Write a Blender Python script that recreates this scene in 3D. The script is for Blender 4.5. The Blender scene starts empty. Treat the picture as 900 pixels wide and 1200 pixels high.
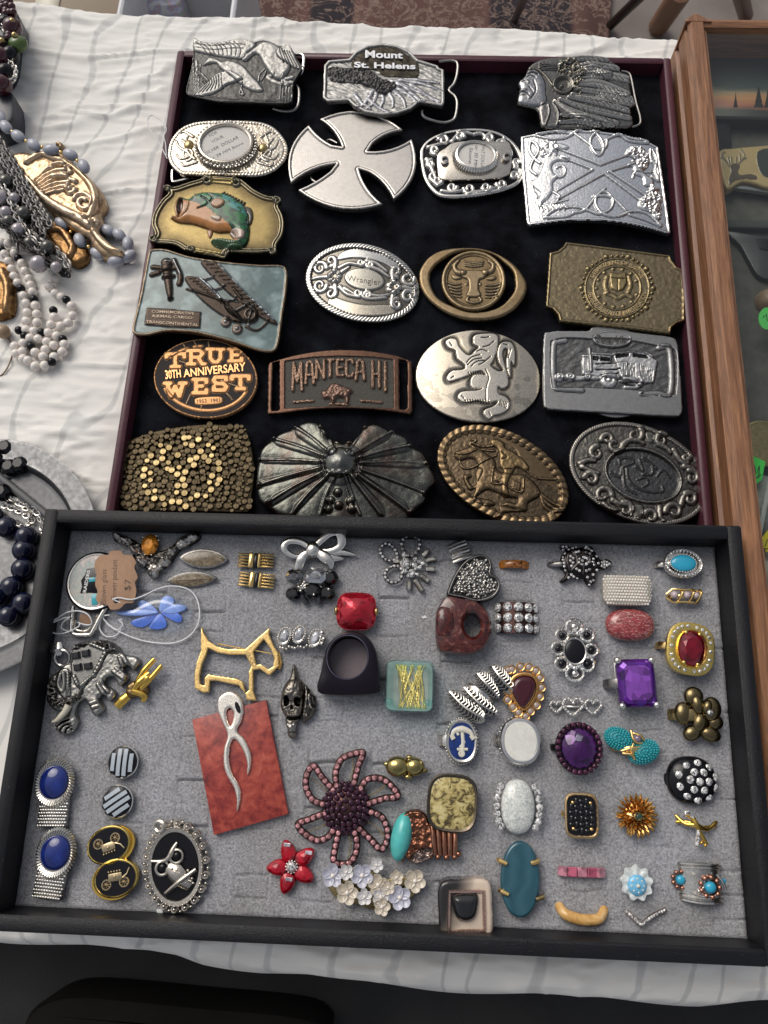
import bpy, math, random
import numpy as np
from mathutils import Matrix, Vector
random.seed(7); rng = np.random.RandomState(7)
R_ = math.radians
col = bpy.context.scene.collection
scn = bpy.context.scene

# ------------------------------------------------------------------ camera, light, exposure
CAM = np.array([0.17688347, -0.13195377, 0.44375332])
RWC = np.array([[0.9989741, 0.04096674, -0.01929937], [-0.03326208, 0.95298473, 0.30118722], [0.03073066, -0.3002363, 0.9533697]])
cd = bpy.data.cameras.new('camera'); cam = bpy.data.objects.new('camera', cd); col.objects.link(cam)
m = Matrix.Identity(4)
for i in range(3):
    for j in range(3): m[i][j] = RWC[j][i]
    m[i][3] = CAM[i]
cam.matrix_world = m
cd.sensor_fit = 'HORIZONTAL'; cd.sensor_width = 36; cd.lens = 36; cd.clip_start = .01; cd.clip_end = 50
scn.camera = cam
cd.dof.use_dof = True; cd.dof.focus_distance = .425; cd.dof.aperture_fstop = 45
SUN_EL, SUN_AZ = 48, 42      # azimuth measured from +Y towards -X
w = bpy.data.worlds.new('World'); scn.world = w; w.use_nodes = True
nt = w.node_tree; bg = nt.nodes['Background']
sky = nt.nodes.new('ShaderNodeTexSky'); sky.sky_type = 'NISHITA'; sky.sun_disc = False
sky.sun_elevation = R_(SUN_EL); sky.sun_rotation = R_(-SUN_AZ); sky.dust_density = 4; sky.air_density = 1.0
hs = nt.nodes.new('ShaderNodeHueSaturation'); hs.inputs['Saturation'].default_value = .34
nt.links.new(sky.outputs[0], hs.inputs['Color']); nt.links.new(hs.outputs[0], bg.inputs[0]); bg.inputs[1].default_value = .11
sd = bpy.data.lights.new('sun', 'SUN'); sd.energy = 1.2; sd.angle = R_(42); sd.color = (1, .93, .82)
so = bpy.data.objects.new('sun', sd); col.objects.link(so)
d = Vector((-math.sin(R_(SUN_AZ)) * math.cos(R_(SUN_EL)), math.cos(R_(SUN_AZ)) * math.cos(R_(SUN_EL)), math.sin(R_(SUN_EL))))
so.rotation_euler = d.to_track_quat('Z', 'Y').to_euler(); so.location = d * 3
vs = scn.view_settings; vs.view_transform = 'Standard'; vs.look = 'None'; vs.gamma = 1; vs.use_curve_mapping = False; vs.exposure = 0.12
scn.cycles.max_bounces = 8; scn.cycles.caustics_reflective = False; scn.cycles.caustics_refractive = False

# ------------------------------------------------------------------ frames: planes of the place
def ray(px, py):
    d = RWC.T @ np.array([(px - 450) / 900, (600 - py) / 900, -1.]); return d
class Frame:
    def __init__(s, O, X, Y, N): s.O, s.X, s.Y, s.N = [np.array(a, float) for a in (O, X, Y, N)]
    def hit(s, px, py, w=0):
        d = ray(px, py); o = s.O + s.N * w * .001
        P = CAM + d * ((o - CAM) @ s.N) / (d @ s.N) - s.O
        return np.array([P @ s.X, P @ s.Y, P @ s.N]) * 1000
    def world(s, u, v, w=0): return s.O + (s.X * u + s.Y * v + s.N * w) * .001
    def rot(s, rx=0, ry=0, rz=0):
        q = Matrix.Rotation(R_(rz), 3, 'Z') @ Matrix.Rotation(R_(ry), 3, 'Y') @ Matrix.Rotation(R_(rx), 3, 'X')
        B = np.stack([s.X, s.Y, s.N], 1) @ np.array(q)
        return B[:, 0], B[:, 1], B[:, 2]
VZ = .0085
GT = Frame((0, 0, 0), (1, 0, 0), (0, 1, 0), (0, 0, 1))                # table top
BT = Frame((0, 0, VZ), (1, 0, 0), (0, 1, 0), (0, 0, 1))               # velvet of the buckle tray
_X = np.array((0.99992285, 0.00605533, 0.01084602)); _Y = np.array((-0.0063935, 0.99948579, 0.03142089)); _N = np.array((-0.01065018, -0.03148781, 0.99944739))
RO = np.array((-0.02029473, -0.21978267, 0.04054902))
RIM = Frame(RO, _X, _Y, _N)
FW = 18.5
RT = Frame(RO - _N * FW * .001, _X, _Y, _N)                           # grey foam of the ring tray
def Z(x0, y0, s):
    return lambda pts: [(x0 + x / s, y0 + y / s) for x, y in pts]

# ------------------------------------------------------------------ numpy helpers
def vnoise(X, Y, sc, seed=0, oct=3, ax=1., ay=1.):
    out = np.zeros_like(X); amp = 1.; tot = 0
    for o in range(oct):
        rs = np.random.RandomState(seed * 13 + o); G = rs.rand(128, 128)
        x = X / (sc * ax) * 2 ** o + 17.3 * o + 40; y = Y / (sc * ay) * 2 ** o + 9.1 * o + 40
        xi = np.floor(x).astype(int); yi = np.floor(y).astype(int); fx = x - xi; fy = y - yi
        fx = fx * fx * (3 - 2 * fx); fy = fy * fy * (3 - 2 * fy)
        g = lambda a, b: G[a % 128, b % 128]
        v = (g(xi, yi) * (1 - fx) + g(xi + 1, yi) * fx) * (1 - fy) + (g(xi, yi + 1) * (1 - fx) + g(xi + 1, yi + 1) * fx) * fy
        out += (v - .5) * 2 * amp; tot += amp; amp *= .5
    return out / tot
def cm(P, closed=True, n=5):
    P = np.array(P, float)[:, :]; N = len(P)
    if N < 3: return P
    out = []
    for i in range(N if closed else N - 1):
        if closed: a, b, c, d = P[(i - 1) % N], P[i], P[(i + 1) % N], P[(i + 2) % N]
        else: a, b, c, d = P[max(i - 1, 0)], P[i], P[i + 1], P[min(i + 2, N - 1)]
        for k in range(n):
            t = k / n
            out.append(.5 * (2 * b + (c - a) * t + (2 * a - 5 * b + 4 * c - d) * t * t + (3 * b - a - 3 * c + d) * t ** 3))
    if not closed: out.append(P[-1])
    return np.array(out)
def sdf_poly(P, X, Y):
    P = np.asarray(P)[:, :2]; d2 = np.full(X.shape, 1e9); ins = np.zeros(X.shape, bool)
    for i in range(len(P)):
        ax, ay = P[i]; bx, by = P[(i + 1) % len(P)]
        ex, ey = bx - ax, by - ay; L = ex * ex + ey * ey + 1e-12
        t = np.clip(((X - ax) * ex + (Y - ay) * ey) / L, 0, 1)
        d2 = np.minimum(d2, (X - ax - ex * t) ** 2 + (Y - ay - ey * t) ** 2)
        if ay != by:
            c = ((Y < ay) != (Y < by)) & (X < ex * (Y - ay) / ey + ax); ins ^= c
    d = np.sqrt(d2); return np.where(ins, -d, d)
def sup(n=48, a=1, b=1, p=2, cx=0, cy=0, rot=0):
    t = np.arange(n) * 2 * math.pi / n; c, s = np.cos(t), np.sin(t)
    x = a * np.sign(c) * np.abs(c) ** (2 / p); y = b * np.sign(s) * np.abs(s) ** (2 / p); r = R_(rot)
    return np.stack([cx + x * math.cos(r) - y * math.sin(r), cy + x * math.sin(r) + y * math.cos(r)], 1)

def mesh_np(name, V, F, colr=None, smooth=True):
    """V (n,3) in mm, F (m,4) or (m,3) int array"""
    me = bpy.data.meshes.new(name); V = np.asarray(V, np.float32) * .001; F = np.asarray(F, np.int32); k = F.shape[1]
    me.vertices.add(len(V)); me.vertices.foreach_set('co', V.ravel())
    me.loops.add(F.size); me.loops.foreach_set('vertex_index', F.ravel())
    me.polygons.add(len(F)); me.polygons.foreach_set('loop_start', np.arange(len(F), dtype=np.int32) * k)
    if colr is not None:
        a = me.color_attributes.new('Col', 'FLOAT_COLOR', 'POINT'); c = np.ones((len(V), 4), np.float32); c[:, :3] = colr; a.data.foreach_set('color', c.ravel())
    me.update(calc_edges=True); me.validate()
    me.polygons.foreach_set('use_smooth', np.full(len(me.polygons), smooth)); return me
def link(name, me, mat=None, parent=None, kind=None, label=None, loc=None, rotm=None, scale=None):
    o = bpy.data.objects.new(name, me); col.objects.link(o)
    if parent is not None: o.parent = parent
    if mat is not None:
        if len(me.materials) == 0: me.materials.append(mat)
        elif me.materials[0] is not mat:
            o.material_slots[0].link = 'OBJECT'; o.material_slots[0].material = mat
    if kind: o['kind'] = kind
    if label: o['label'] = label
    if rotm is not None or loc is not None or scale is not None:
        M = Matrix.Identity(4)
        if rotm is not None: M = Matrix(np.array(rotm).tolist()).to_4x4()
        S = Matrix.Diagonal((*(scale or (1, 1, 1)), 1))
        T = Matrix.Translation(Vector([float(q) * .001 for q in (loc if loc is not None else (0, 0, 0))]))
        o.matrix_local = T @ M @ S
    return o
def tag(o, label, cat, group=None):
    o['label'] = label; o['category'] = cat
    if group: o['group'] = group
    return o

class Item:
    def __init__(s, name, label, cat, fr, px, py, w=0, h=3, group=None, rx=0, ry=0, rz=0, cut=None):
        p = fr.hit(px, py, w + h); s.O = fr.world(p[0], p[1], w)
        X, Y, N = fr.rot(rx, ry, rz); s.F = Frame(s.O, X, Y, N); s.h = h
        e = bpy.data.objects.new(name, None); e.empty_display_size = .005; col.objects.link(e)
        M = Matrix.Identity(4)
        for i in range(3): M[i][0], M[i][1], M[i][2], M[i][3] = X[i], Y[i], N[i], s.O[i]
        e.matrix_world = M; tag(e, label, cat, group); s.root = e; s.zf = lambda x, y: x * 0
    def L(s, pts, z=None):
        z = s.h if z is None else z
        return np.array([s.F.hit(x, y, z)[:2] for x, y in pts])

class MB:
    def __init__(s): s.v = []; s.f = []; s.n = 0
    def add(s, V, F):
        V = np.asarray(V, float); s.v.append(V); n = s.n; s.f.extend([tuple(i + n for i in f) for f in F]); s.n += len(V); return s
    def sph(s, c, r, n=10, m=6, sc=(1, 1, 1), R=None):
        V = [(0, 0, -1)]; F = []
        for i in range(1, m):
            a = -math.pi / 2 + math.pi * i / m
            for j in range(n): b = 2 * math.pi * j / n; V.append((math.cos(a) * math.cos(b), math.cos(a) * math.sin(b), math.sin(a)))
        V.append((0, 0, 1)); V = np.array(V) * r * np.array(sc)
        if R is not None: V = V @ np.array(R).T
        for j in range(n):
            F.append((0, 1 + (j + 1) % n, 1 + j)); F.append((len(V) - 1, len(V) - 1 - n + j, len(V) - 1 - n + (j + 1) % n))
        for i in range(m - 2):
            for j in range(n): a = 1 + i * n; F.append((a + j, a + (j + 1) % n, a + n + (j + 1) % n, a + n + j))
        return s.add(V + np.array(c, float), F)
    def tube(s, P, r, n=8, closed=False, fl=1.0, up=None):
        P = np.array(P, float); N = len(P); r = np.broadcast_to(r, (N,)).astype(float)
        T = np.roll(P, -1, 0) - np.roll(P, 1, 0)
        if not closed: T[0] = P[1] - P[0]; T[-1] = P[-1] - P[-2]
        T /= np.linalg.norm(T, axis=1)[:, None] + 1e-9
        u = np.array(up if up is not None else (0, 0, 1.), float); V = []
        for i in range(N):
            a = np.cross(T[i], u)
            if np.linalg.norm(a) < .1: a = np.cross(T[i], (1., .2, 0))
            a /= np.linalg.norm(a); b = np.cross(a, T[i])
            for j in range(n): t = 2 * math.pi * j / n; V.append(P[i] + r[i] * (a * math.cos(t) + b * math.sin(t) * fl))
        F = []
        for i in range(N if closed else N - 1):
            for j in range(n): k = ((i + 1) % N) * n; F.append((i * n + j, i * n + (j + 1) % n, k + (j + 1) % n, k + j))
        if not closed: F.append(tuple(range(n))[::-1]); F.append(tuple((N - 1) * n + j for j in range(n)))
        return s.add(V, F)
    def rings(s, RR, cap0=True, cap1=True, closed=False):
        """stack of equal-length closed rings (k,n,3)"""
        k = len(RR); n = len(RR[0]); V = np.concatenate([np.asarray(r, float) for r in RR]); F = []
        for i in range(k if closed else k - 1):
            q = ((i + 1) % k) * n
            for j in range(n): F.append((i * n + j, i * n + (j + 1) % n, q + (j + 1) % n, q + j))
        if cap0 and not closed: F.append(tuple(range(n))[::-1])
        if cap1 and not closed: F.append(tuple((k - 1) * n + j for j in range(n)))
        return s.add(V, F)
    def lathe(s, prof, c=(0, 0, 0), n=32, a=1, b=1, p=2, rot=0, cap0=True, cap1=True):
        RR = []
        for r, z in prof:
            q = sup(n, max(r * a, .001), max(r * b, .001), p, rot=rot); RR.append(np.column_stack([q[:, 0] + c[0], q[:, 1] + c[1], np.full(n, z + c[2])]))
        return s.rings(RR, cap0, cap1)
    def dome(s, a, b, h, c=(0, 0, 0), n=32, m=7, p=2, e=1.0, rot=0, base=.5):
        pr = [(1, 0), (1, base)] + [(math.cos(math.pi / 2 * i / m) ** e if i < m else .02, base + h * math.sin(math.pi / 2 * i / m)) for i in range(1, m + 1)]
        return s.lathe(pr, c, n, a, b, p, rot)
    def slab(s, P, z0, z1, bev=.3, c=(0, 0, 0), hole=None):
        P = np.asarray(P, float)[:, :2]; A = .5 * np.sum(P[:, 0] * np.roll(P[:, 1], -1) - np.roll(P[:, 0], -1) * P[:, 1])
        if A < 0: P = P[::-1]
        T = np.roll(P, -1, 0) - P; T /= np.linalg.norm(T, axis=1)[:, None] + 1e-9; Nn = np.column_stack([T[:, 1], -T[:, 0]])
        M = Nn + np.roll(Nn, 1, 0); M /= np.maximum(.35, np.sum(M * M, 1) / 2)[:, None]
        ring = lambda d, z: np.column_stack([P[:, 0] - M[:, 0] * d + c[0], P[:, 1] - M[:, 1] * d + c[1], np.full(len(P), z + c[2])])
        RR = [ring(0, z0), ring(0, z1 - bev), ring(bev * .3, z1 - bev * .3), ring(bev, z1)]
        return s.rings(RR)
    def box(s, c, sz, R=None, bev=0):
        x, y, z = [q / 2 for q in sz]; b = min(bev, min(x, y, z) * .9)
        if b <= 0:
            V = np.array([(i, j, k) for k in (-z, z) for i, j in ((-x, -y), (x, -y), (x, y), (-x, y))]); F = [(3, 2, 1, 0), (4, 5, 6, 7), (0, 1, 5, 4), (1, 2, 6, 5), (2, 3, 7, 6), (3, 0, 4, 7)]
        else:
            V = []; 
            for k, q in ((-z, b), (-z + b, 0), (z - b, 0), (z, b)):
                X, Y = x - q, y - q; V += [(-X + b, -Y, k), (X - b, -Y, k), (X, -Y + b, k), (X, Y - b, k), (X - b, Y, k), (-X + b, Y, k), (-X, Y - b, k), (-X, -Y + b, k)]
            V = np.array(V); F = [tuple(range(8))[::-1], tuple(range(24, 32))]
            for i in range(3):
                for j in range(8): F.append((i * 8 + j, i * 8 + (j + 1) % 8, i * 8 + 8 + (j + 1) % 8, i * 8 + 8 + j))
        if R is not None: V = V @ np.array(R).T
        return s.add(V + np.array(c, float), F)
    def gem(s, a, b, h, c=(0, 0, 0), n=8, p=2, rot=0, table=.55):
        """brilliant-like faceted dome, flat shade it"""
        A = sup(2 * n, a, b, p, rot=rot); A2 = A[::2]
        B = sup(2 * n, a * .8, b * .8, p, rot=rot)[1::2]; T = A2 * table
        z = [0, .35 * h, .75 * h, h]
        V = [(*q, z[0]) for q in A] + [(*q, z[1]) for q in A] + [(*q, z[2]) for q in B] + [(*q, z[3]) for q in T]
        F = []; m2 = 2 * n; o1, o2, o3 = m2, 2 * m2, 2 * m2 + n
        for j in range(m2): F.append((j, (j + 1) % m2, o1 + (j + 1) % m2, o1 + j))
        for j in range(n):
            F.append((o1 + 2 * j, o1 + 2 * j + 1, o2 + j)); F.append((o1 + 2 * j + 1, o1 + (2 * j + 2) % m2, o2 + j))
            F.append((o1 + 2 * j, o2 + j, o3 + j, o2 + (j - 1) % n)); F.append((o2 + j, o3 + (j + 1) % n, o3 + j))
        F.append(tuple(o3 + j for j in range(n)))
        V = np.array(V); V[:, 2] += 0
        return s.add(V + np.array(c, float), F)
    def mesh(s, name, smooth=True, zf=None):
        V = np.concatenate(s.v)
        if zf is not None: V = V.copy(); V[:, 2] += zf(V[:, 0], V[:, 1])
        me = bpy.data.meshes.new(name); me.from_pydata((V * .001).tolist(), [], s.f); me.update()
        me.polygons.foreach_set('use_smooth', np.full(len(me.polygons), smooth))
        if smooth: me.set_sharp_from_angle(angle=R_(40))
        return me
    def build(s, name, mat, it=None, smooth=True, kind=None, label=None, zf=True):
        par = it.root if isinstance(it, Item) else it
        me = s.mesh(name, smooth, it.zf if (isinstance(it, Item) and zf) else None)
        return link(name, me, mat, par, kind, label)

def text_geo(body, bold=0., ext=.2, res=3):
    cu = bpy.data.curves.new('txt', 'FONT'); cu.body = body; cu.size = 1; cu.extrude = .001; cu.offset = bold; cu.resolution_u = res; cu.align_x = 'LEFT'
    o = bpy.data.objects.new('txt', cu); col.objects.link(o); bpy.context.view_layer.update()
    me = o.to_mesh(); V = np.array([v.co[:] for v in me.vertices]) if len(me.vertices) else np.zeros((0, 3)); F = [tuple(p.vertices) for p in me.polygons]
    o.to_mesh_clear(); bpy.data.objects.remove(o); bpy.data.curves.remove(cu)
    V[:, 2] = np.where(V[:, 2] > 0, ext, 0); x0, x1 = V[:, 0].min(), V[:, 0].max(); y0, y1 = V[:, 1].min(), V[:, 1].max()
    V[:, 0] = (V[:, 0] - x0) / (x1 - x0); V[:, 1] = (V[:, 1] - y0) / (y1 - y0); return V, F
def text_on(it, body, quad, z, ext, mat, name='lettering', bold=.01, zpix=None, warp=None, label=None, par=None, stuff=True):
    """quad: photo pixels TL, TR, BR, BL"""
    V, F = text_geo(body, bold, ext); q = it.L(quad, z)
    if warp is not None:
        V = V.copy(); V[:, 0], V[:, 1] = warp(V[:, 0], V[:, 1])
    u, v = V[:, 0:1], V[:, 1:2]
    P = q[3] * (1 - u) * (1 - v) + q[2] * u * (1 - v) + q[1] * u * v + q[0] * (1 - u) * v
    mb = MB(); mb.add(np.column_stack([P, V[:, 2] + z]), F)
    me = mb.mesh(name, False, it.zf); return link(name, me, mat, par or it.root, 'stuff' if stuff else None, label)

class Rel:
    """sculpted relief plate: a height grid clipped to an outline, split into parts"""
    def __init__(s, it, out, T=3., p=.42, edge=1., c=(.5, .5, .5), zz=None, holes=(), smooth=True, base=0., px=True):
        s.it = it; s.zz = zz or (lambda q: q); s.T = T; s.p = p; s.base = base
        P = s.pts(out, smooth) if px else np.asarray(out); s.P = P
        x0, y0 = P.min(0) - 2 * p; x1, y1 = P.max(0) + 2 * p
        s.xs = np.arange(x0, x1 + p, p); s.ys = np.arange(y0, y1 + p, p); s.X, s.Y = np.meshgrid(s.xs, s.ys, indexing='ij')
        s.D = sdf_poly(P, s.X, s.Y)
        for h in holes: s.D = np.maximum(s.D, -sdf_poly(s.pts(h, smooth) if px else h, s.X, s.Y))
        s.H = T - edge * (1 - np.sqrt(1 - np.clip(1 + s.D / edge, 0, 1) ** 2)); s.Lb = np.zeros(s.X.shape, int); s.names = ['']
        s.C = np.empty(s.X.shape + (3,)); s.C[:] = c
    def pts(s, q, smooth=True, closed=True):
        P = s.it.L(s.zz(q), s.T); return cm(P, closed) if smooth else P
    def win(s, P, m):
        a = np.clip(((P.min(0) - m - (s.xs[0], s.ys[0])) / s.p).astype(int), 0, None); b = ((P.max(0) + m - (s.xs[0], s.ys[0])) / s.p).astype(int) + 2
        return (slice(a[0], max(b[0], 0)), slice(a[1], max(b[1], 0)))
    def _ap(s, w, k, add, part, c):
        s.H[w] += add * 1.
        if part is not None:
            if part not in s.names: s.names.append(part)
            s.Lb[w] = np.where(k, s.names.index(part), s.Lb[w])
        if c is not None: s.C[w] = np.where(k[..., None], np.array(c), s.C[w])
    def poly(s, q, h, bev=.5, part=None, c=None, smooth=True, raw=False, prof='r'):
        P = np.asarray(q) if raw else s.pts(q, smooth); w = s.win(P, 1)
        if s.X[w].size == 0: return s
        d = -sdf_poly(P, s.X[w], s.Y[w]); t = np.clip(d / bev, 0, 1); a = h * (np.sqrt(1 - (1 - t) ** 2) if prof == 'r' else t)
        s._ap(w, d > 0, a, part, c); return s
    def lines(s, LL, r, h, part=None, c=None, smooth=True, raw=False, prof='r'):
        T = np.full(s.X.shape, 9.)
        for q in LL:
            P = np.asarray(q, float) if raw else s.pts(q, False, False)
            if smooth and len(P) > 2: P = cm(P, False, 4)
            rr = np.broadcast_to(np.interp(np.linspace(0, 1, len(P)), np.linspace(0, 1, np.size(r)), np.atleast_1d(r)), (len(P),))
            for i in range(len(P) - 1):
                S = P[i:i + 2]; w = s.win(S, rr.max() + s.p); X, Y = s.X[w], s.Y[w]
                if X.size == 0: continue
                e = S[1] - S[0]; L = e @ e + 1e-12; t = np.clip(((X - S[0, 0]) * e[0] + (Y - S[0, 1]) * e[1]) / L, 0, 1)
                d = np.hypot(X - S[0, 0] - e[0] * t, Y - S[0, 1] - e[1] * t) / (rr[i] + (rr[i + 1] - rr[i]) * t); T[w] = np.minimum(T[w], d)
        k = T < 1; t = np.clip(T, 0, 1)
        a = h * (np.sqrt(1 - t * t) if prof == 'r' else np.clip((1 - t) * 3, 0, 1) if prof == 'f' else 1 - t)
        s._ap((slice(None), slice(None)), k, a, part, c); return s
    def dots(s, q, r, h, part=None, c=None, raw=False):
        P = np.asarray(q, float) if raw else s.pts(q, False); rr = np.broadcast_to(r, (len(P),))
        for i in range(len(P)):
            w = s.win(P[i:i + 1], rr[i] + s.p); X = s.X[w]
            if X.size == 0: continue
            t = np.hypot(X - P[i, 0], s.Y[w] - P[i, 1]) / rr[i]; s._ap(w, t < 1, h * np.sqrt(1 - np.clip(t, 0, 1) ** 2), part, c)
        return s
    def rope(s, P, r, h, pitch, part=None, c=None, slant=.9, flip=1):
        P = np.asarray(P); Q = np.vstack([P, P[:1]]); sl = np.r_[0, np.cumsum(np.hypot(*np.diff(Q, axis=0).T))]; n = int(sl[-1] / pitch); LL = []
        for i in range(n):
            t = i * sl[-1] / n; x = np.interp(t, sl, Q[:, 0]); y = np.interp(t, sl, Q[:, 1]); x2 = np.interp((t + .3) % sl[-1], sl, Q[:, 0]); y2 = np.interp((t + .3) % sl[-1], sl, Q[:, 1])
            T = np.array([x2 - x, y2 - y]); T /= np.linalg.norm(T) + 1e-9; Nn = np.array([-T[1], T[0]]) * flip
            LL.append([np.array([x, y]) - Nn * r * .75 - T * r * slant * .7, np.array([x, y]) + Nn * r * .75 + T * r * slant * .7])
        return s.lines(LL, pitch * .52, h, part, c, False, True)
    def inset(s, d): # contour polygon approx. by shrinking towards the centre along normals
        P = s.P; T = np.roll(P, -1, 0) - np.roll(P, 1, 0); T /= np.linalg.norm(T, axis=1)[:, None] + 1e-9
        A = .5 * np.sum(P[:, 0] * np.roll(P[:, 1], -1) - np.roll(P[:, 0], -1) * P[:, 1]); N = np.column_stack([T[:, 1], -T[:, 0]]) * (1 if A > 0 else -1); return P - N * d
    def rimband(s, d0, d1, h, part=None, c=None, bev=.4):
        d = -s.D; t = np.minimum(d - d0, d1 - d); k = t > 0; s._ap((slice(None),) * 2, k, h * np.sqrt(1 - (1 - np.clip(t / bev, 0, 1)) ** 2), part, c); return s
    def field(s, d0, h, bev=.4, part=None, c=None):
        t = -s.D - d0; s._ap((slice(None),) * 2, t > 0, h * np.clip(t / bev, 0, 1), part, c); return s
    def noise(s, amp, sc, seed=1, oct=2, part=None, inner=0., ax=1, ay=1, rot=0):
        k = (-s.D > inner)
        if part is not None: k &= s.Lb == (s.names.index(part) if part else 0)
        x = s.X * math.cos(rot) + s.Y * math.sin(rot); y = -s.X * math.sin(rot) + s.Y * math.cos(rot)
        s.H += k * amp * vnoise(x, y, sc, seed, oct, ax, ay); return s
    def tint(s, sc, amt, seed=3, c=None, part=None):
        n = np.clip(vnoise(s.X, s.Y, sc, seed, 3) * 1.6 + .2, 0, 1) * amt; k = np.ones_like(n) if part is None else (s.Lb == (s.names.index(part) if part else 0)) * 1.
        n = (n * k)[..., None]; s.C = s.C * (1 - n) + np.array(c) * n; return s
    def patina(s, c=(.02, .02, .02), sc=.25, amt=.85, rad=4):  # darkens hollows of the height grid: antique oxide plus painted crevice shade
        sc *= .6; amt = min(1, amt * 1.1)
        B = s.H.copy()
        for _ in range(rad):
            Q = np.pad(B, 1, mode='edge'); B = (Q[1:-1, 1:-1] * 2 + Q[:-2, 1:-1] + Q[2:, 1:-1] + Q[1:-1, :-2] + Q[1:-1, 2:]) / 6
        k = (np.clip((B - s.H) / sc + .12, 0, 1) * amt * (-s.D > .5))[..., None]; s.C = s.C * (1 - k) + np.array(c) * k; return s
    def build(s, mats, base='plate'):
        p = s.p; K = s.D < .5 * p; gx, gy = np.gradient(s.D, p); g = np.hypot(gx, gy) + 1e-6; mv = np.abs(s.D) < .5 * p
        X = np.where(mv, s.X - gx / g * s.D, s.X); Y = np.where(mv, s.Y - gy / g * s.D, s.Y)
        q = K[:-1, :-1] & K[1:, :-1] & K[1:, 1:] & K[:-1, 1:]
        ny = s.X.shape[1]; idx = np.arange(s.X.size).reshape(s.X.shape); ii, jj = np.nonzero(q)
        F = np.stack([idx[ii, jj], idx[ii + 1, jj], idx[ii + 1, jj + 1], idx[ii, jj + 1]], 1)
        LF = np.minimum.reduce([s.Lb[ii, jj], s.Lb[ii + 1, jj], s.Lb[ii + 1, jj + 1], s.Lb[ii, jj + 1]]) if len(s.names) > 1 else np.zeros(len(F), int)
        zb = s.it.zf(X, Y); V = np.stack([X, Y, np.maximum(s.H, s.base + .1) + zb], -1).reshape(-1, 3); C = np.clip(s.C, 0, 1.32).reshape(-1, 3); objs = {}
        E = np.concatenate([F[:, [0, 1]], F[:, [1, 2]], F[:, [2, 3]], F[:, [3, 0]]]); key = np.sort(E, 1); key = key[:, 0].astype(np.int64) * (idx.size + 1) + key[:, 1]
        _, inv, cnt = np.unique(key, return_inverse=True, return_counts=True); be = E[cnt[inv] == 1]
        jobs = [(0, F[LF == 0], None)]
        for li in range(1, len(s.names)):
            k = LF == li
            if not k.any(): continue
            G = np.full(q.shape, -1); G[ii[k], jj[k]] = np.arange(k.sum()); mk_ = G >= 0
            while True:
                P_ = np.pad(G, 1, constant_values=-1); N_ = np.where(mk_, np.maximum.reduce([G, P_[:-2, 1:-1], P_[2:, 1:-1], P_[1:-1, :-2], P_[1:-1, 2:], P_[:-2, :-2], P_[2:, 2:], P_[:-2, 2:], P_[2:, :-2]]), -1)
                N_ = np.where(mk_, np.maximum(N_, G[ii[k], jj[k]][N_.clip(0)]), -1)
                if (N_ == G).all(): break
                G = N_
            cid = G[ii[k], jj[k]]; u_, n_ = np.unique(cid, return_counts=True); big = u_[n_ >= 12]; ff = F[k]
            if len(u_) > 14 or len(big) == 0: jobs.append((li, ff, 'stuff' if len(u_) > 1 else None))
            else:
                for b_ in big: jobs.append((li, ff[cid == b_], None))
                if (~np.isin(cid, big)).any(): jobs.append((li, ff[~np.isin(cid, big)], 'stuff'))
        for li, f, kd in jobs:
            if li == 0:
                n0 = len(V); a = V[be[:, 0]].copy(); b = V[be[:, 1]].copy(); a2, b2 = a.copy(), b.copy(); a2[:, 2] = s.base + zb.reshape(-1)[be[:, 0]]; b2[:, 2] = s.base + zb.reshape(-1)[be[:, 1]]; nb = len(be); r = np.arange(nb)
                VV = np.concatenate([V, b, a, a2, b2]); CC = np.concatenate([C, C[be[:, 1]], C[be[:, 0]], C[be[:, 0]] * .8, C[be[:, 1]] * .8])
                f = np.concatenate([f, np.stack([n0 + r, n0 + nb + r, n0 + 2 * nb + r, n0 + 3 * nb + r], 1)])
            else: VV, CC = V, C
            u, iv = np.unique(f, return_inverse=True); nm = s.names[li] or base
            me = mesh_np(nm, VV[u], iv.reshape(f.shape), CC[u])
            mt = mats.get(nm, mats.get('')) if isinstance(mats, dict) else mats
            objs[nm] = link(nm, me, mt, s.it.root, kd)
        return objs

# ------------------------------------------------------------------ materials
MATS = {}
def mk(key, fn):
    if key not in MATS:
        m = bpy.data.materials.new(key); m.use_nodes = True; fn(m, m.node_tree, m.node_tree.nodes['Principled BSDF']); MATS[key] = m
    return MATS[key]
def tc(nt, sc=1000.):
    t = nt.nodes.new('ShaderNodeTexCoord'); mp = nt.nodes.new('ShaderNodeMapping'); mp.inputs['Scale'].default_value = (sc,) * 3; nt.links.new(t.outputs['Object'], mp.inputs[0]); return mp
def noi(nt, mp, scale, det=3, rough=.5, dist=0):
    n = nt.nodes.new('ShaderNodeTexNoise'); n.inputs['Scale'].default_value = scale; n.inputs['Detail'].default_value = det; n.inputs['Roughness'].default_value = rough; n.inputs['Distortion'].default_value = dist
    nt.links.new(mp.outputs[0], n.inputs['Vector']); return n
def ramp(nt, src, stops):
    r = nt.nodes.new('ShaderNodeValToRGB'); e = r.color_ramp.elements
    while len(e) > 1: e.remove(e[0])
    e[0].position = stops[0][0]; e[0].color = (*stops[0][1], 1)
    for p, c in stops[1:]: q = e.new(p); q.color = (*c, 1)
    nt.links.new(src, r.inputs[0]); return r
def g(v): return (v, v, v)
def bump(nt, b, h, dist, st=1.):
    n = nt.nodes.new('ShaderNodeBump'); n.inputs['Distance'].default_value = dist * .001; n.inputs['Strength'].default_value = st; nt.links.new(h, n.inputs['Height']); nt.links.new(n.outputs[0], b.inputs['Normal']); return n
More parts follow.
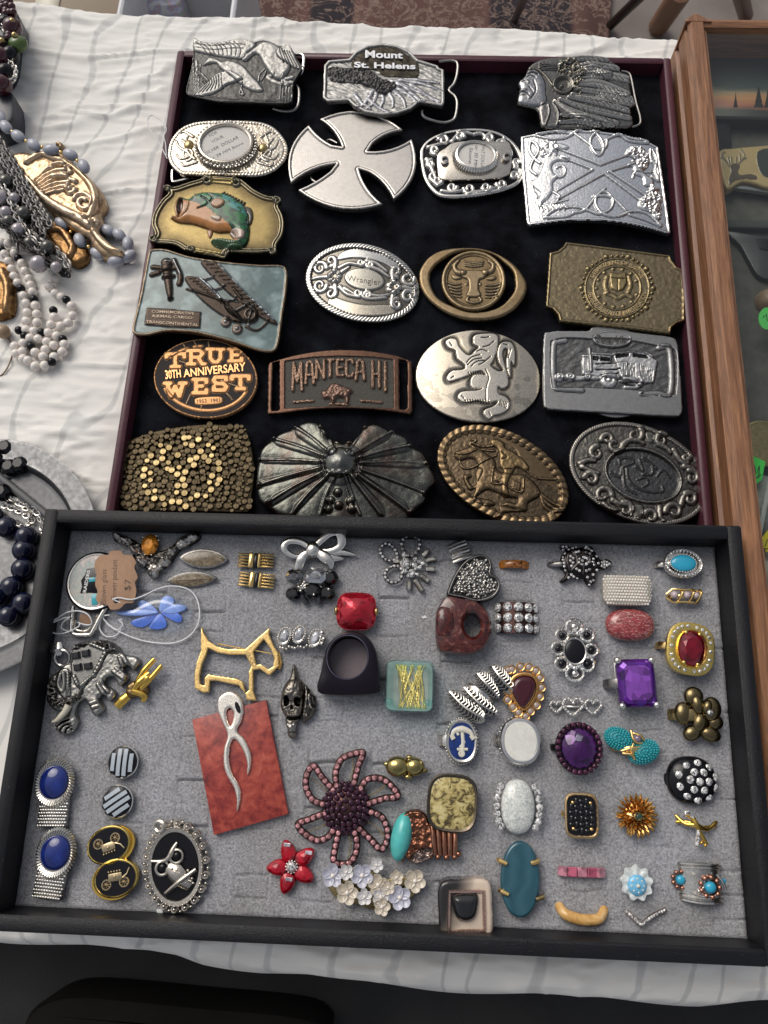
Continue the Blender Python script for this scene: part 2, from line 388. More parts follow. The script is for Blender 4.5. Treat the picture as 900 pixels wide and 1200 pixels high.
def mixc(nt, f, a, b, mode='MIX'):
    m = nt.nodes.new('ShaderNodeMix'); m.data_type = 'RGBA'; m.blend_type = mode
    for s_, q in ((0, f), (6, a), (7, b)):
        if hasattr(q, 'default_value') or hasattr(q, 'links'): nt.links.new(q, m.inputs[s_])
        elif s_ == 0: m.inputs[0].default_value = q
        else: m.inputs[s_].default_value = (*q, 1)
    return m.outputs[2]
def metal(key, c=None, rough=.3, spot=.35, bmp=.03, dark=(.25, .23, .2), bs=1.2):
    """c None: colour from the object's own Col attribute"""
    def f(m, nt, b):
        b.inputs['Metallic'].default_value = 1; mp = tc(nt); n = noi(nt, mp, .35, 5, .65); n2 = noi(nt, mp, bs, 3)
        if c is None: a = nt.nodes.new('ShaderNodeAttribute'); a.attribute_name = 'Col'; base = a.outputs['Color']
        else: r_ = nt.nodes.new('ShaderNodeRGB'); r_.outputs[0].default_value = (*c, 1); base = r_.outputs[0]
        if c is None: base = mixc(nt, 1., base, (.72, .72, .72), 'MULTIPLY')
        r = ramp(nt, n.outputs[0], [(.35, g(0)), (.75, g(spot))])
        nt.links.new(mixc(nt, r.outputs[0], base, mixc(nt, 1., base, dark, 'MULTIPLY')), b.inputs['Base Color'])
        rr = ramp(nt, n2.outputs[0], [(.3, g(max(rough - .08, .03))), (.7, g(min(rough + .12, 1)))]); nt.links.new(rr.outputs[0], b.inputs['Roughness'])
        if bmp: bump(nt, b, n2.outputs[0], bmp)
    return mk(key, f)
def plain(key, c, rough=.4, metal_=0, coat=0, var=.15, bs=1., bmp=.0, sub=0, spec=.5, trans=0, ior=1.5):
    def f(m, nt, b):
        mp = tc(nt); n = noi(nt, mp, bs, 4, .6)
        if c is None: a = nt.nodes.new('ShaderNodeAttribute'); a.attribute_name = 'Col'; base = a.outputs['Color']
        else: r_ = nt.nodes.new('ShaderNodeRGB'); r_.outputs[0].default_value = (*c, 1); base = r_.outputs[0]
        r = ramp(nt, n.outputs[0], [(.3, g(1 - var)), (.7, g(1))]); nt.links.new(mixc(nt, 1., base, r.outputs[0], 'MULTIPLY'), b.inputs['Base Color'])
        b.inputs['Roughness'].default_value = rough; b.inputs['Metallic'].default_value = metal_; b.inputs['Coat Weight'].default_value = coat * .25; b.inputs['Coat Roughness'].default_value = .06
        b.inputs['Specular IOR Level'].default_value = spec; b.inputs['Transmission Weight'].default_value = trans; b.inputs['IOR'].default_value = ior
        if sub: b.inputs['Subsurface Weight'].default_value = sub; b.inputs['Subsurface Scale'].default_value = .002
        if bmp: bump(nt, b, n.outputs[0], bmp)
    return mk(key, f)
def stone(key, stops, sc=.4, rough=.15, dist=1.5, coat=.6, stretch=(1, 1, 1), tex='noise', metal_=0, det=6):
    def f(m, nt, b):
        mp = tc(nt); mp.inputs['Scale'].default_value = [1000. * q for q in stretch]
        if tex == 'noise': n = noi(nt, mp, sc, det, .65, dist)
        elif tex == 'vor': n = nt.nodes.new('ShaderNodeTexVoronoi'); n.inputs['Scale'].default_value = sc; nt.links.new(mp.outputs[0], n.inputs[0])
        else:
            n = nt.nodes.new('ShaderNodeTexWave'); n.inputs['Scale'].default_value = sc; n.inputs['Distortion'].default_value = dist; n.inputs['Detail'].default_value = 2; nt.links.new(mp.outputs[0], n.inputs[0])
        r = ramp(nt, n.outputs[0], stops); nt.links.new(r.outputs[0], b.inputs['Base Color']); b.inputs['Roughness'].default_value = rough; b.inputs['Coat Weight'].default_value = coat * .25; b.inputs['Coat Roughness'].default_value = .05; b.inputs['Metallic'].default_value = metal_
    return mk(key, f)
def gemm(key, c, rough=.04, mt=.55, vs_=.3, lo=.4):
    def f(m, nt, b):
        b.inputs['Base Color'].default_value = (*c, 1); b.inputs['Metallic'].default_value = mt; b.inputs['Roughness'].default_value = rough; b.inputs['Coat Weight'].default_value = .4; b.inputs['Coat Roughness'].default_value = .02
        # light scattered between the pavilion facets: cells of stronger and weaker colour
        mp = tc(nt); v = nt.nodes.new('ShaderNodeTexVoronoi'); v.inputs['Scale'].default_value = vs_; nt.links.new(mp.outputs[0], v.inputs[0])
        nt.links.new(mixc(nt, 1., c, ramp(nt, v.outputs['Color'], [(.2, g(lo)), (.75, g(1))]).outputs[0], 'MULTIPLY'), b.inputs['Base Color'])
    return mk(key, f)
def glass(key, c, rough=.02, ior=1.45):
    def f(m, nt, b):
        # thin clear glass: tinted see-through plus a mirror layer that grows towards grazing angles
        tr = nt.nodes.new('ShaderNodeBsdfTransparent'); tr.inputs[0].default_value = (*c, 1); gs = nt.nodes.new('ShaderNodeBsdfGlossy'); gs.inputs['Roughness'].default_value = rough; fr = nt.nodes.new('ShaderNodeFresnel'); fr.inputs[0].default_value = ior
        mx = nt.nodes.new('ShaderNodeMixShader'); ge = nt.nodes.new('ShaderNodeNewGeometry'); ml = nt.nodes.new('ShaderNodeMath'); ml.operation = 'MULTIPLY'; iv = nt.nodes.new('ShaderNodeMath'); iv.operation = 'SUBTRACT'; iv.inputs[0].default_value = 1; nt.links.new(ge.outputs['Backfacing'], iv.inputs[1]); nt.links.new(iv.outputs[0], ml.inputs[1]); nt.links.new(fr.outputs[0], ml.inputs[0]); nt.links.new(ml.outputs[0], mx.inputs[0]); nt.links.new(tr.outputs[0], mx.inputs[1]); nt.links.new(gs.outputs[0], mx.inputs[2]); nt.links.new(mx.outputs[0], nt.nodes['Material Output'].inputs[0])
    return mk(key, f)
PEW = metal('antique_metal', None, .32, .35, .03)
PEWM = metal('matte_pewter', None, .45, .3, .05)
SHINY = metal('bright_worn_metal', None, .2, .25, .015)
BRONZE = metal('antique_bronze', None, .36, .45, .04)
SIL = metal('silver', (.82, .785, .73), .2, .3, .01); DSIL = metal('dark_silver', (.3, .29, .28), .32, .5, .03)
GOLD = metal('gold', (.95, .66, .27), .2, .25, .01); DGOLD = metal('old_gold', (.5, .38, .18), .25, .5, .03); COPPER = metal('copper', (.42, .2, .13), .3, .5, .04)
GUN = metal('gunmetal', (.07, .065, .065), .3, .3, .02)
STEEL = metal('brushed_steel', (.45, .45, .45), .33, .2, .01)
RHINE = gemm('rhinestone', (1, .98, .96), .06, .45, 1.5, .12); MARC = gemm('smoky_crystal', (.6, .56, .53), .08, .6, 1.1, .3)
BLACKG = plain('black_glass', (.006, .006, .008), .06, 0, .4, .1, spec=.25); ENAMELK = plain('black_enamel', (.008, .008, .011), .18, 0, .3, .1, spec=.25)
PEARL = plain('pearl', (.78, .72, .66), .22, 0, .8, .08, sub=.1)
ATT = plain('painted_surface', None, .4, 0, .25, .12); ATTG = plain('glossy_painted_surface', None, .15, 0, .9, .1)
THREAD = plain('white_thread', (.75, .75, .75), .7, 0, 0, .1)
INK = plain('ink', (.02, .02, .025), .7)
# ================================================================== THE SETTING
def ground_mat(m, nt, b):
    mp = tc(nt, 1.); n = noi(nt, mp, 9, 5); nt.links.new(ramp(nt, n.outputs[0], [(.3, (.13, .11, .1)), (.7, (.22, .19, .17))]).outputs[0], b.inputs['Base Color']); b.inputs['Roughness'].default_value = .9
me = mesh_np('ground', [(-6000, -5000, -750), (6000, -5000, -750), (6000, 9000, -750), (-6000, 9000, -750)], [(0, 1, 2, 3)]); link('ground', me, mk('ground', ground_mat), None, 'structure')

# ---- the cloth-covered table
def edge_y(pxs, x):
    P = np.array([GT.hit(a, b, 0)[:2] for a, b in pxs]); o = np.argsort(P[:, 0]); return np.interp(x, P[o, 0], P[o, 1])
xs = np.linspace(-420, 900, 560); back = edge_y([(-400, -20), (0, -2), (90, 5), (200, 13), (400, 21), (600, 29), (785, 41), (1300, 60)], xs) + 3 * np.sin(xs / 31.) * .5
front = edge_y([(-500, 1050), (0, 1102), (100, 1110), (200, 1119), (230, 1128), (300, 1139), (450, 1155), (600, 1166), (700, 1172), (830, 1178), (900, 1175), (1400, 1165)], xs)
NT = 360; t = np.linspace(0, 1, NT); Xg = np.repeat(xs[:, None], NT, 1); Yg = front[:, None] * (1 - t) + back[:, None] * t
wx = Xg + 14 * vnoise(Xg, Yg, 90, 5, 2); wy = Yg + 20 * vnoise(Xg, Yg, 120, 6, 2)
n1 = vnoise(wx, wy, 24, 11, 3, 3.2, .8); ridge = (1 - np.abs(n1) * 2.8).clip(0, 1) ** 3
n2 = vnoise(wx + .9 * wy, wy, 9, 12, 3, 3.2, .8); ridge2 = (1 - np.abs(n2) * 2.6).clip(0, 1) ** 3 + .7 * (1 - np.abs(vnoise(wx - 1.2 * wy, wy, 16, 41, 2, 3.5, .8)) * 3).clip(0, 1) ** 4
Zc = -1.0 + 2.6 * ridge + 1.2 * ridge2 + .9 * vnoise(Xg, Yg, 60, 14, 2) + .15 * vnoise(Xg, Yg, 3, 15, 2, 2, 1)
def flat_under(x0, x1, y0, y1, low, m=14):
    global Zc
    dx = np.maximum(np.maximum(x0 - Xg, Xg - x1), 0); dy = np.maximum(np.maximum(y0 - Yg, Yg - y1), 0); k = np.clip(1 - np.hypot(dx, dy) / m, 0, 1); k = k * k * (3 - 2 * k)
    Zc = Zc * (1 - k) + np.minimum(Zc, low) * k
flat_under(-3, 700, -12, 348, -.6); flat_under(-22, 358, -224, -2, -.6, 8); flat_under(-330, -30, -170, 20, -1.2, 10)
ed = np.minimum(t * (back - front)[:, None], (1 - t) * (back - front)[:, None]); Zc -= 5 * np.clip(1 - ed / 9, 0, 1) ** 2
rows = []
for k, (dy, dz) in enumerate([(-3, -14), (-4, -60), (-2, -160), (0, -300)]):
    rows.append(np.column_stack([xs, front + dy + (k + 1) * 1.5 * np.sin(xs / 19), np.full(len(xs), dz * 1.)]))
rows = rows[::-1]; body = [np.column_stack([Xg[:, j], Yg[:, j], Zc[:, j]]) for j in range(NT)]
rb = [np.column_stack([xs, back + dy + (k + 1) * 1.5 * np.sin(xs / 23), np.full(len(xs), dz * 1.)]) for k, (dy, dz) in enumerate([(3, -14), (4, -60), (2, -160), (0, -300)])]
A = np.stack(rows + body + rb); nr, nx = A.shape[:2]; idx = np.arange(nr * nx).reshape(nr, nx)
F = np.stack([idx[:-1, :-1], idx[:-1, 1:], idx[1:, 1:], idx[1:, :-1]], -1).reshape(-1, 4)
def cloth_mat(m, nt, b):
    mp = tc(nt, 1000.); wv = nt.nodes.new('ShaderNodeTexNoise'); wv.inputs['Scale'].default_value = .011; wv.inputs['Detail'].default_value = 2
    q = nt.nodes.new('ShaderNodeMapping'); q.inputs['Scale'].default_value = (1, .45, 1); nt.links.new(mp.outputs[0], q.inputs[0]); nt.links.new(q.outputs[0], wv.inputs[0])
    # woven satin lines: contour lines of a slow field running across the cloth
    sx = nt.nodes.new('ShaderNodeSeparateXYZ'); nt.links.new(mp.outputs[0], sx.inputs[0])
    M = lambda op, a, b_: (lambda n: [nt.links.new(v, n.inputs[i]) if hasattr(v, 'links') else setattr(n.inputs[i], 'default_value', v) for i, v in enumerate((a, b_))] and n.outputs[0])(nt.nodes.new('ShaderNodeMath'))
    def math_(op, a, b_=0.):
        n = nt.nodes.new('ShaderNodeMath'); n.operation = op
        for i, v in enumerate((a, b_)):
            if hasattr(v, 'links'): nt.links.new(v, n.inputs[i])
            else: n.inputs[i].default_value = v
        return n.outputs[0]
    ph = math_('ADD', math_('MULTIPLY', sx.outputs[0], 1 / 27.), math_('ADD', math_('MULTIPLY', wv.outputs[0], 4.2), math_('MULTIPLY', sx.outputs[1], -1 / 130.)))
    fr = math_('ABSOLUTE', math_('SUBTRACT', math_('FRACT', ph), .5)); ln = ramp(nt, fr, [(.0, g(.9)), (.05, g(.8)), (.085, g(0))])
    fine = noi(nt, mp, 1.1, 3)
    base = mixc(nt, ramp(nt, noi(nt, mp, .02, 3).outputs[0], [(.3, g(0)), (.7, g(1))]).outputs[0], (.73, .705, .66), (.77, .75, .715))
    nt.links.new(mixc(nt, ln.outputs[0], base, (.53, .52, .505)), b.inputs['Base Color']); b.inputs['Roughness'].default_value = .75; b.inputs['Sheen Weight'].default_value = .25
    bump(nt, b, fine.outputs[0], .12)
me = mesh_np('tablecloth', A.reshape(-1, 3), F); o = link('tablecloth', me, mk('woven_cloth', cloth_mat), None)
tag(o, 'cream tablecloth with woven curved lines and creases, under the trays', 'tablecloth')
wood_top = MB().box((240, 75, -26), (1300, 560, 30)).build('folding_table', plain('table_board', (.5, .5, .5), .6), None)
tag(wood_top, 'folding table top hidden under the cream tablecloth', 'table')

# ---- buckle tray
it = Item('buckle_tray', 'maroon edged shallow tray lined with black velvet holding belt buckles', 'tray', GT, 450, 340, 0, 0)
it0 = it
def W2L(item, P):
    P = np.atleast_2d(np.asarray(P, float)); D = P * .001 - item.O; return np.column_stack([D @ item.F.X, D @ item.F.Y, D @ item.F.N]) * 1000
W_, L0, L1, rw, hh = 352., -11., 345.7, 5., 19.
mar = plain('maroon_leatherette', (.085, .022, .035), .42, 0, .15, .35, .5, .12)
def wall(item, name, c, sz, mat, bev=.8):
    mb = MB(); q = W2L(item, [c])[0]; mb.box(q, sz, bev=bev); return mb.build(name, mat, item)
wall(it, 'tray_side', (rw / 2, (L0 + L1) / 2, hh / 2), (rw, L1 - L0, hh), mar); wall(it, 'tray_side', (W_ - rw / 2, (L0 + L1) / 2, hh / 2), (rw, L1 - L0, hh), mar)
wall(it, 'tray_side', (W_ / 2, L1 - rw / 2, hh / 2), (W_ - 2 * rw, rw, hh - .15), mar); wall(it, 'tray_side', (W_ / 2, L0 + rw / 2, hh / 2), (W_ - 2 * rw, rw, hh - .15), mar)
wall(it, 'tray_bottom', (W_ / 2, (L0 + L1) / 2, 2.), (W_ - 2 * rw, L1 - L0 - 2 * rw, 3), mar)
gx = np.arange(rw, W_ - rw + .1, 2.); gy = np.arange(L0 + rw, L1 - rw + .1, 2.); GX, GY = np.meshgrid(gx, gy, indexing='ij')
GZ = VZ * 1000 + .35 * vnoise(GX, GY, 40, 21, 3) + .12 * vnoise(GX, GY, 6, 22, 2); idx = np.arange(GX.size).reshape(GX.shape)
F = np.stack([idx[:-1, :-1], idx[1:, :-1], idx[1:, 1:], idx[:-1, 1:]], -1).reshape(-1, 4)
def velvet(m, nt, b):
    mp = tc(nt); n = noi(nt, mp, 1.6, 4); n2 = noi(nt, mp, .06, 4); v = nt.nodes.new('ShaderNodeTexVoronoi'); v.inputs['Scale'].default_value = .22; nt.links.new(mp.outputs[0], v.inputs[0])
    sp = ramp(nt, v.outputs['Distance'], [(0, g(1)), (.04, g(.8)), (.06, g(0))])
    a = mixc(nt, ramp(nt, n2.outputs[0], [(.35, g(0)), (.7, g(1))]).outputs[0], (.002, .002, .003), (.011, .012, .016))
    nt.links.new(mixc(nt, sp.outputs[0], a, (.09, .09, .1)), b.inputs['Base Color']); b.inputs['Roughness'].default_value = 1; b.inputs['Specular IOR Level'].default_value = .05
    b.inputs['Sheen Weight'].default_value = .05; b.inputs['Sheen Roughness'].default_value = .4; bump(nt, b, n.outputs[0], .5)
me = mesh_np('velvet_lining', W2L(it, np.stack([GX, GY, GZ], -1).reshape(-1, 3)), F); link('velvet_lining', me, mk('black_velvet', velvet), it.root)

# ---- ring tray
it = Item('ring_tray', 'black leatherette display tray with grey foam insert full of rings and brooches', 'tray', RIM, 450, 860, 0, 0)
def leath(m, nt, b):
    mp = tc(nt); n = noi(nt, mp, 1.3, 4, .6, .8)
    b.inputs['Base Color'].default_value = (.012, .012, .014, 1); nt.links.new(ramp(nt, n.outputs[0], [(.3, (.003, .003, .004)), (.7, (.009, .009, .012))]).outputs[0], b.inputs['Base Color'])
    v = nt.nodes.new('ShaderNodeTexVoronoi'); v.inputs['Scale'].default_value = .3; nt.links.new(mp.outputs[0], v.inputs[0]); nt.links.new(mixc(nt, ramp(nt, v.outputs['Distance'], [(0, g(1)), (.05, g(.8)), (.08, g(0))]).outputs[0], ramp(nt, n.outputs[0], [(.3, (.003, .003, .004)), (.7, (.009, .009, .012))]).outputs[0], (.1, .1, .1)), b.inputs['Base Color']); b.inputs['Roughness'].default_value = .42; b.inputs['Specular IOR Level'].default_value = .35; bump(nt, b, n.outputs[0], .35)
LE = mk('black_leatherette', leath); TW, TL, tr_, th = 375., 208.4, 7.3, 28.
def twall(name, cx, cy, cz, sx, sy, sz):
    q = W2L(it, [RIM.world(cx, cy, cz) * 1000])[0]; MB().box(q, (sx, sy, sz), bev=.9).build(name, LE, it)
twall('tray_side', tr_ / 2, TL / 2, -th / 2, tr_, TL, th); twall('tray_side', TW - tr_ / 2, TL / 2, -th / 2, tr_, TL, th)
twall('tray_side', TW / 2, tr_ / 2, -th / 2 - .1, TW - 2 * tr_ + 1, tr_, th - .2); twall('tray_side', TW / 2, TL - tr_ / 2, -th / 2 - .1, TW - 2 * tr_ + 1, tr_, th - .2)
twall('tray_bottom', TW / 2, TL / 2, -th + 1.2, TW - 2 * tr_, TL - 2 * tr_, 2)
for u_ in (12, TW - 12): q = RIM.world(u_, 12, -th); MB().tube(W2L(it, np.array([q * 1000, (q[0] * 1000, q[1] * 1000, 0.2)])), 5, 12).build('foot', LE, it)  # unseen feet added to hold up the tray's raised front
SLOTS = []     # regular rows of cuts, some of them pulled open by rings that were taken out
for ci in range(11):
    for ri in range(17):
        k_ = rng.rand(); SLOTS.append((8 + 33.5 * ci + 16.7 + rng.randn() * .5, 15 + 10.9 * ri + rng.randn() * .5, 16.5 + rng.rand() * 1.5, .85 if k_ > .9 else .35 if k_ > .62 else .03))
gx = np.arange(tr_ - .4, TW - tr_ + .5, .72); gy = np.arange(tr_ - .4, TL - tr_ + .5, .72); GX, GY = np.meshgrid(gx, gy, indexing='ij')
GZ = .45 * vnoise(GX, GY, 22, 31, 3) - .15 * np.clip(np.abs((GX - 8) % 33.5 - 16.7) - 15.6, 0, 1) + .16 * vnoise(GX, GY, 2.2, 32, 2)
for (u, v, wd, op) in SLOTS:
    k = (np.abs(GX - u) < wd / 2 + 3) & (np.abs(GY - v) < 14)
    dx = GX[k] - u; dy = GY[k] - v - .9 * vnoise(GX[k], GY[k], 9, 3, 2); z = GZ[k]
    a = np.clip(1 - np.abs(dy) / (.7 + .35 * op), 0, 1) * np.clip((wd / 2 - np.abs(dx)) * 1.2, 0, 1); z = z - (.15 + 2.8 * op) * a
    for sg in (-1, 1):
        a = np.clip(1 - np.abs(dx - sg * wd / 2) / .8, 0, 1) * np.clip((8 - np.abs(dy)) * .8, 0, 1) * (dy > (-8 if sg > 0 else -3)); z = z - (.1 + .8 * op) * a
    z = z - .5 * np.exp(-((dy + 3) / 3.) ** 2) * (np.abs(dx) < wd / 2) * op; GZ[k] = z
e = np.minimum.reduce([GX - gx[0], gx[-1] - GX, GY - gy[0], gy[-1] - GY]); GZ -= 1.2 * np.clip(1 - e / 2, 0, 1) ** 2
idx = np.arange(GX.size).reshape(GX.shape); F = np.stack([idx[:-1, :-1], idx[1:, :-1], idx[1:, 1:], idx[:-1, 1:]], -1).reshape(-1, 4)
P = RO * 1000 + GX[..., None] * _X + GY[..., None] * _Y + (GZ - FW)[..., None] * _N
def foam(m, nt, b):
    mp = tc(nt); n = noi(nt, mp, .9, 4, .75); n2 = noi(nt, mp, .03, 4, .5, .5); n3 = noi(nt, mp, 2.4, 3, .7)
    a = mixc(nt, ramp(nt, n2.outputs[0], [(.35, g(0)), (.65, g(1))]).outputs[0], (.38, .375, .38), (.45, .45, .47))
    a = mixc(nt, ramp(nt, n.outputs[0], [(.32, g(0)), (.5, g(.5)), (.68, g(1))]).outputs[0], mixc(nt, 1., a, (.5, .5, .51), 'MULTIPLY'), mixc(nt, 1., a, (1.4, 1.4, 1.42), 'MULTIPLY'))
    a = mixc(nt, ramp(nt, n3.outputs[0], [(.3, g(0)), (.7, g(1))]).outputs[0], mixc(nt, 1., a, (.75, .75, .75), 'MULTIPLY'), a)
    nt.links.new(a, b.inputs['Base Color']); b.inputs['Roughness'].default_value = 1; b.inputs['Specular IOR Level'].default_value = .1; b.inputs['Sheen Weight'].default_value = .2; bump(nt, b, n.outputs[0], .9)
me = mesh_np('foam_insert', W2L(it, P.reshape(-1, 3)), F); link('foam_insert', me, mk('grey_flocked_foam', foam), it.root)

# ---- wooden display case on the right
def woodm(key, c1, c2, axis=1):
    def f(m, nt, b):
        mp = tc(nt); mp.inputs['Scale'].default_value = (1000, 60, 1000) if axis == 1 else (60, 1000, 1000); n = noi(nt, mp, .22, 6, .65, 1.2); n2 = noi(nt, mp, 1.3, 3)
        a = ramp(nt, n.outputs[0], [(.3, c1), (.5, [(p + q) / 2 for p, q in zip(c1, c2)]), (.68, c2)]); r = ramp(nt, n2.outputs[0], [(.35, g(.7)), (.6, g(1))])
        nt.links.new(mixc(nt, 1., a.outputs[0], r.outputs[0], 'MULTIPLY'), b.inputs['Base Color']); b.inputs['Roughness'].default_value = .5; bump(nt, b, n2.outputs[0], .15)
    return mk(key, f)
WD = woodm('walnut_long', (.12, .045, .02), (.36, .17, .08)); WX = woodm('walnut_cross', (.12, .045, .02), (.36, .17, .08), 0)
it = Item('display_case', 'walnut framed glass topped display case standing right of the trays', 'display case', GT, 870, 300, 40, 0); it.O = it.O
def cl(P): return W2L(it, P)
xl = 357.6; yb = float(GT.hit(850, 18, 40)[1]); yf = -180.; xr = 640.; xg = float(GT.hit(866, 400, 40)[0]) + .3; fw_ = xg - xl
print('case', yb, xg, fw_)
prof = [(-1.5, 0), (-1.5, 17), (.8, 18.5), (.8, 20.5), (-.6, 22), (-.6, 33), (1.2, 35), (1.2, 36.2), (0, 37.6), (2.2, 40), (fw_ - 1, 40), (fw_, 39.2), (fw_, 36), (fw_ + 2.5, 36), (fw_ + 2.5, 0)]
mb = MB(); mb.rings([cl([(xl + a, y, z + .02) for a, z in prof]) for y in (yf, yb - 6)]); mb.build('frame_rail', WD, it, False)
# corner block with chamfer and far rail
mb = MB(); mb.slab(cl([(xl - 1.5, yb - 6, 0), (xl - 1.5, yb - 4, 0), (xl + 4, yb + 1, 0), (xl + 7, yb + 1, 0), (xl + 16, yb - 6, 0)]), -40 - 0, .3, .6); mb.build('corner_block', WD, it, False)
mb = MB(); mb.rings([cl([(x, yb - a, z) for a, z in [(0, 0), (0, 34), (1.5, 38), (5, 39.2), (8.5, 38), (9.5, 34), (9.5, 0)]]) for x in (xl + 9, xr)]); mb.build('far_rail', WX, it, False)
wallq = lambda name, c, sz, mat, bev=.3: MB().box(cl([c])[0], sz, bev=bev).build(name, mat, it)
wallq('case_floor', ((xg + xr) / 2 + 2, (yb + yf) / 2, 3), (xr - xg - 2, yb - yf - 10, 3), plain('case_lining', (.12, .115, .105), .85, 0, 0, .4, .15, .1))
def gl(m, nt, b): 
    pass
wallq('glass_pane', ((xg + xr) / 2 + 1, (yb + yf) / 2 - 3, 34.5), (xr - xg - 1, yb - yf - 12, 2), glass('pane_glass', (.88, .9, .88), 0, 1.55), 0)
# contents of the case
CF = Frame((0, 0, .005), (1, 0, 0), (0, 1, 0), (0, 0, 1))
def prints(m, nt, b):
    t = nt.nodes.new('ShaderNodeTexCoord'); s_ = nt.nodes.new('ShaderNodeSeparateXYZ'); nt.links.new(t.outputs['Object'], s_.inputs[0]); mp = tc(nt); mp.inputs['Scale'].default_value = (120, 1000, 1000); n = noi(nt, mp, .12, 4, .6, 1)
    mr = nt.nodes.new('ShaderNodeMapRange'); mr.inputs[1].default_value = -.022; mr.inputs[2].default_value = .024; nt.links.new(s_.outputs[1], mr.inputs[0])
    ad = nt.nodes.new('ShaderNodeMath'); ad.operation = 'MULTIPLY_ADD'; ad.inputs[1].default_value = .3; nt.links.new(n.outputs[0], ad.inputs[0]); nt.links.new(mr.outputs[0], ad.inputs[2])
    r = ramp(nt, ad.outputs[0], [(.0, (.02, .025, .025)), (.28, (.03, .035, .03)), (.36, (.4, .13, .08)), (.5, (.55, .25, .1)), (.58, (.35, .26, .16)), (.7, (.06, .08, .08)), (1, (.05, .06, .065))]); nt.links.new(r.outputs[0], b.inputs['Base Color']); b.inputs['Roughness'].default_value = .4
q = Item('gift_tin', 'dark tin printed with a sunset sky and fir trees, inside the glass case', 'tin', CF, 893, 108, 0, 10, rx=0)
MB().box((8, 4, 5), (88, 54, 10), bev=1).build('tin_lid', mk('sunset_print', prints), q)
for dx, s_ in ((4, 1.), (11, .7), (-14, .45)):
    mb = MB()
    for k in range(3): mb.slab(q.L([(883 + dx * 1.5 - (6 - 1.6 * k) * s_, 126 - k * 6 * s_), (883 + dx * 1.5 + (6 - 1.6 * k) * s_, 126 - k * 6 * s_), (883 + dx * 1.5, 112 - k * 6 * s_)], 10), 10.02 + k * .05, 10.1 + k * .05, .02)
    mb.build('printed_tree', plain('fir_print', (.02, .025, .022), .5), q, False)
zz = Z(820, 140, 4.2875)
q = Item('hunting_knife', 'folding knife with a tan handle showing a deer head, under the case glass', 'knife', CF, 885, 195, 2, 8, rz=0)
r = Rel(q, [(100, 155), (180, 140), (343, 125), (430, 115), (480, 170), (470, 260), (430, 330), (343, 340), (280, 320), (215, 312), (150, 345), (125, 320), (105, 240)], 7, .5, 1.6, (.55, .4, .2), zz)
r.poly([(285, 200), (290, 165), (315, 150), (360, 145), (410, 150), (430, 200), (420, 260), (380, 290), (330, 290), (300, 260)], .4, .5, 'dark_inlay', (.045, .05, .045)); r.tint(9, .4, 5, (.4, .28, .14), '')
r.poly([(150, 330), (145, 300), (158, 262), (150, 240), (160, 225), (175, 222), (192, 225), (200, 240), (192, 262), (205, 280), (250, 275), (285, 285), (280, 303), (230, 300), (190, 305), (165, 318)], .5, .8, 'deer_relief', (.12, .085, .06))
r.lines([[(150, 238), (125, 210), (112, 180), (125, 165)], [(140, 225), (120, 195), (108, 195)], [(150, 225), (142, 190)], [(160, 222), (158, 190)], [(182, 222), (185, 190)], [(192, 228), (212, 205), (225, 180), (205, 150)], [(212, 205), (232, 195)], [(205, 210), (200, 175)]], .55, .5, 'deer_relief', (.2, .16, .12))
r.build(ATTG, 'handle'); 
P = q.L(zz([(150, 345), (215, 318), (260, 322), (343, 345), (430, 350), (430, 375), (343, 372), (240, 358)]), 3); MB().slab(P, 1, 4, .4).build('blade', STEEL, q)
q = Item('folding_knife', 'grey steel knife with a curved blade below the deer handled knife', 'knife', CF, 880, 300, 0, 4)
P = q.L(zz([(140, 560), (200, 565), (343, 590), (460, 600), (460, 800), (343, 800), (290, 775), (250, 710), (205, 630), (160, 590)]), 4); MB().slab(cm(P), 0, 4, .8).build('blade', metal('slate_steel', (.12, .12, .125), .4, .3, .02), q)
P = q.L(zz([(285, 600), (350, 600), (350, 660), (300, 650)]), 4.3); MB().slab(P, 4, 4.5, .1).build('stamp', GUN, q)
q = Item('knife_roll', 'long black sheath lying along the far end of the case', 'sheath', CF, 842, 90, 0, 6)
MB().box((-1, -12, 3), (11, 130, 6), bev=1.5).build('sheath_body', plain('black_nylon', (.014, .016, .02), .8, 0, 0, .3, 1, .2), q)
q = Item('cable_strip', 'grey plastic strip crossing the case under the sunset tin', 'strip', CF, 885, 131, 0, 6); MB().box((10, -1, 3), (90, 2.2, 5), bev=.5).build('strip_bar', plain('grey_plastic', (.09, .095, .09), .5), q)
q2 = MB().box((-9.5, -.5, 5.7), (8, 5, .8), bev=.2).build('clip', plain('pale_grey', (.22, .22, .22), .5), q)
q = Item('case_divider', 'dark grey bar across the case beneath the deer handled knife', 'bar', CF, 885, 262, 0, 5); MB().box((14, 0, 2.5), (100, 6, 5), bev=.6).build('divider_bar', plain('dark_felt_bar', (.06, .065, .06), .8), q)
def tagd(name, label, px, c, ink=True, z=14, pts=None, scr=None, cat='price sticker'):
    q = Item(name, label, cat, CF, *px, z, .5); MB().slab(q.L(pts, .5), 0, .5, .1).build('paper', plain('paper_' + name + str(c[0]), c, .7, 0, 0, .06), q, False)
    if scr:
        mb = MB()
        for s_ in scr: mb.tube(np.column_stack([q.L(s_, .6), np.full(len(s_), .62)]), .28, 5)
        mb.build('handwriting', INK, q, kind='stuff')
tagd('round_sticker', 'round green price sticker on the dark case floor right of the wooden rail', (899, 373), (.1, .6, .12), pts=[(899 + 10 * math.cos(t), 373 + 13 * math.sin(t)) for t in np.linspace(0, 6.1, 20)], scr=[[(894, 372), (898, 368), (899, 376), (903, 370)]])
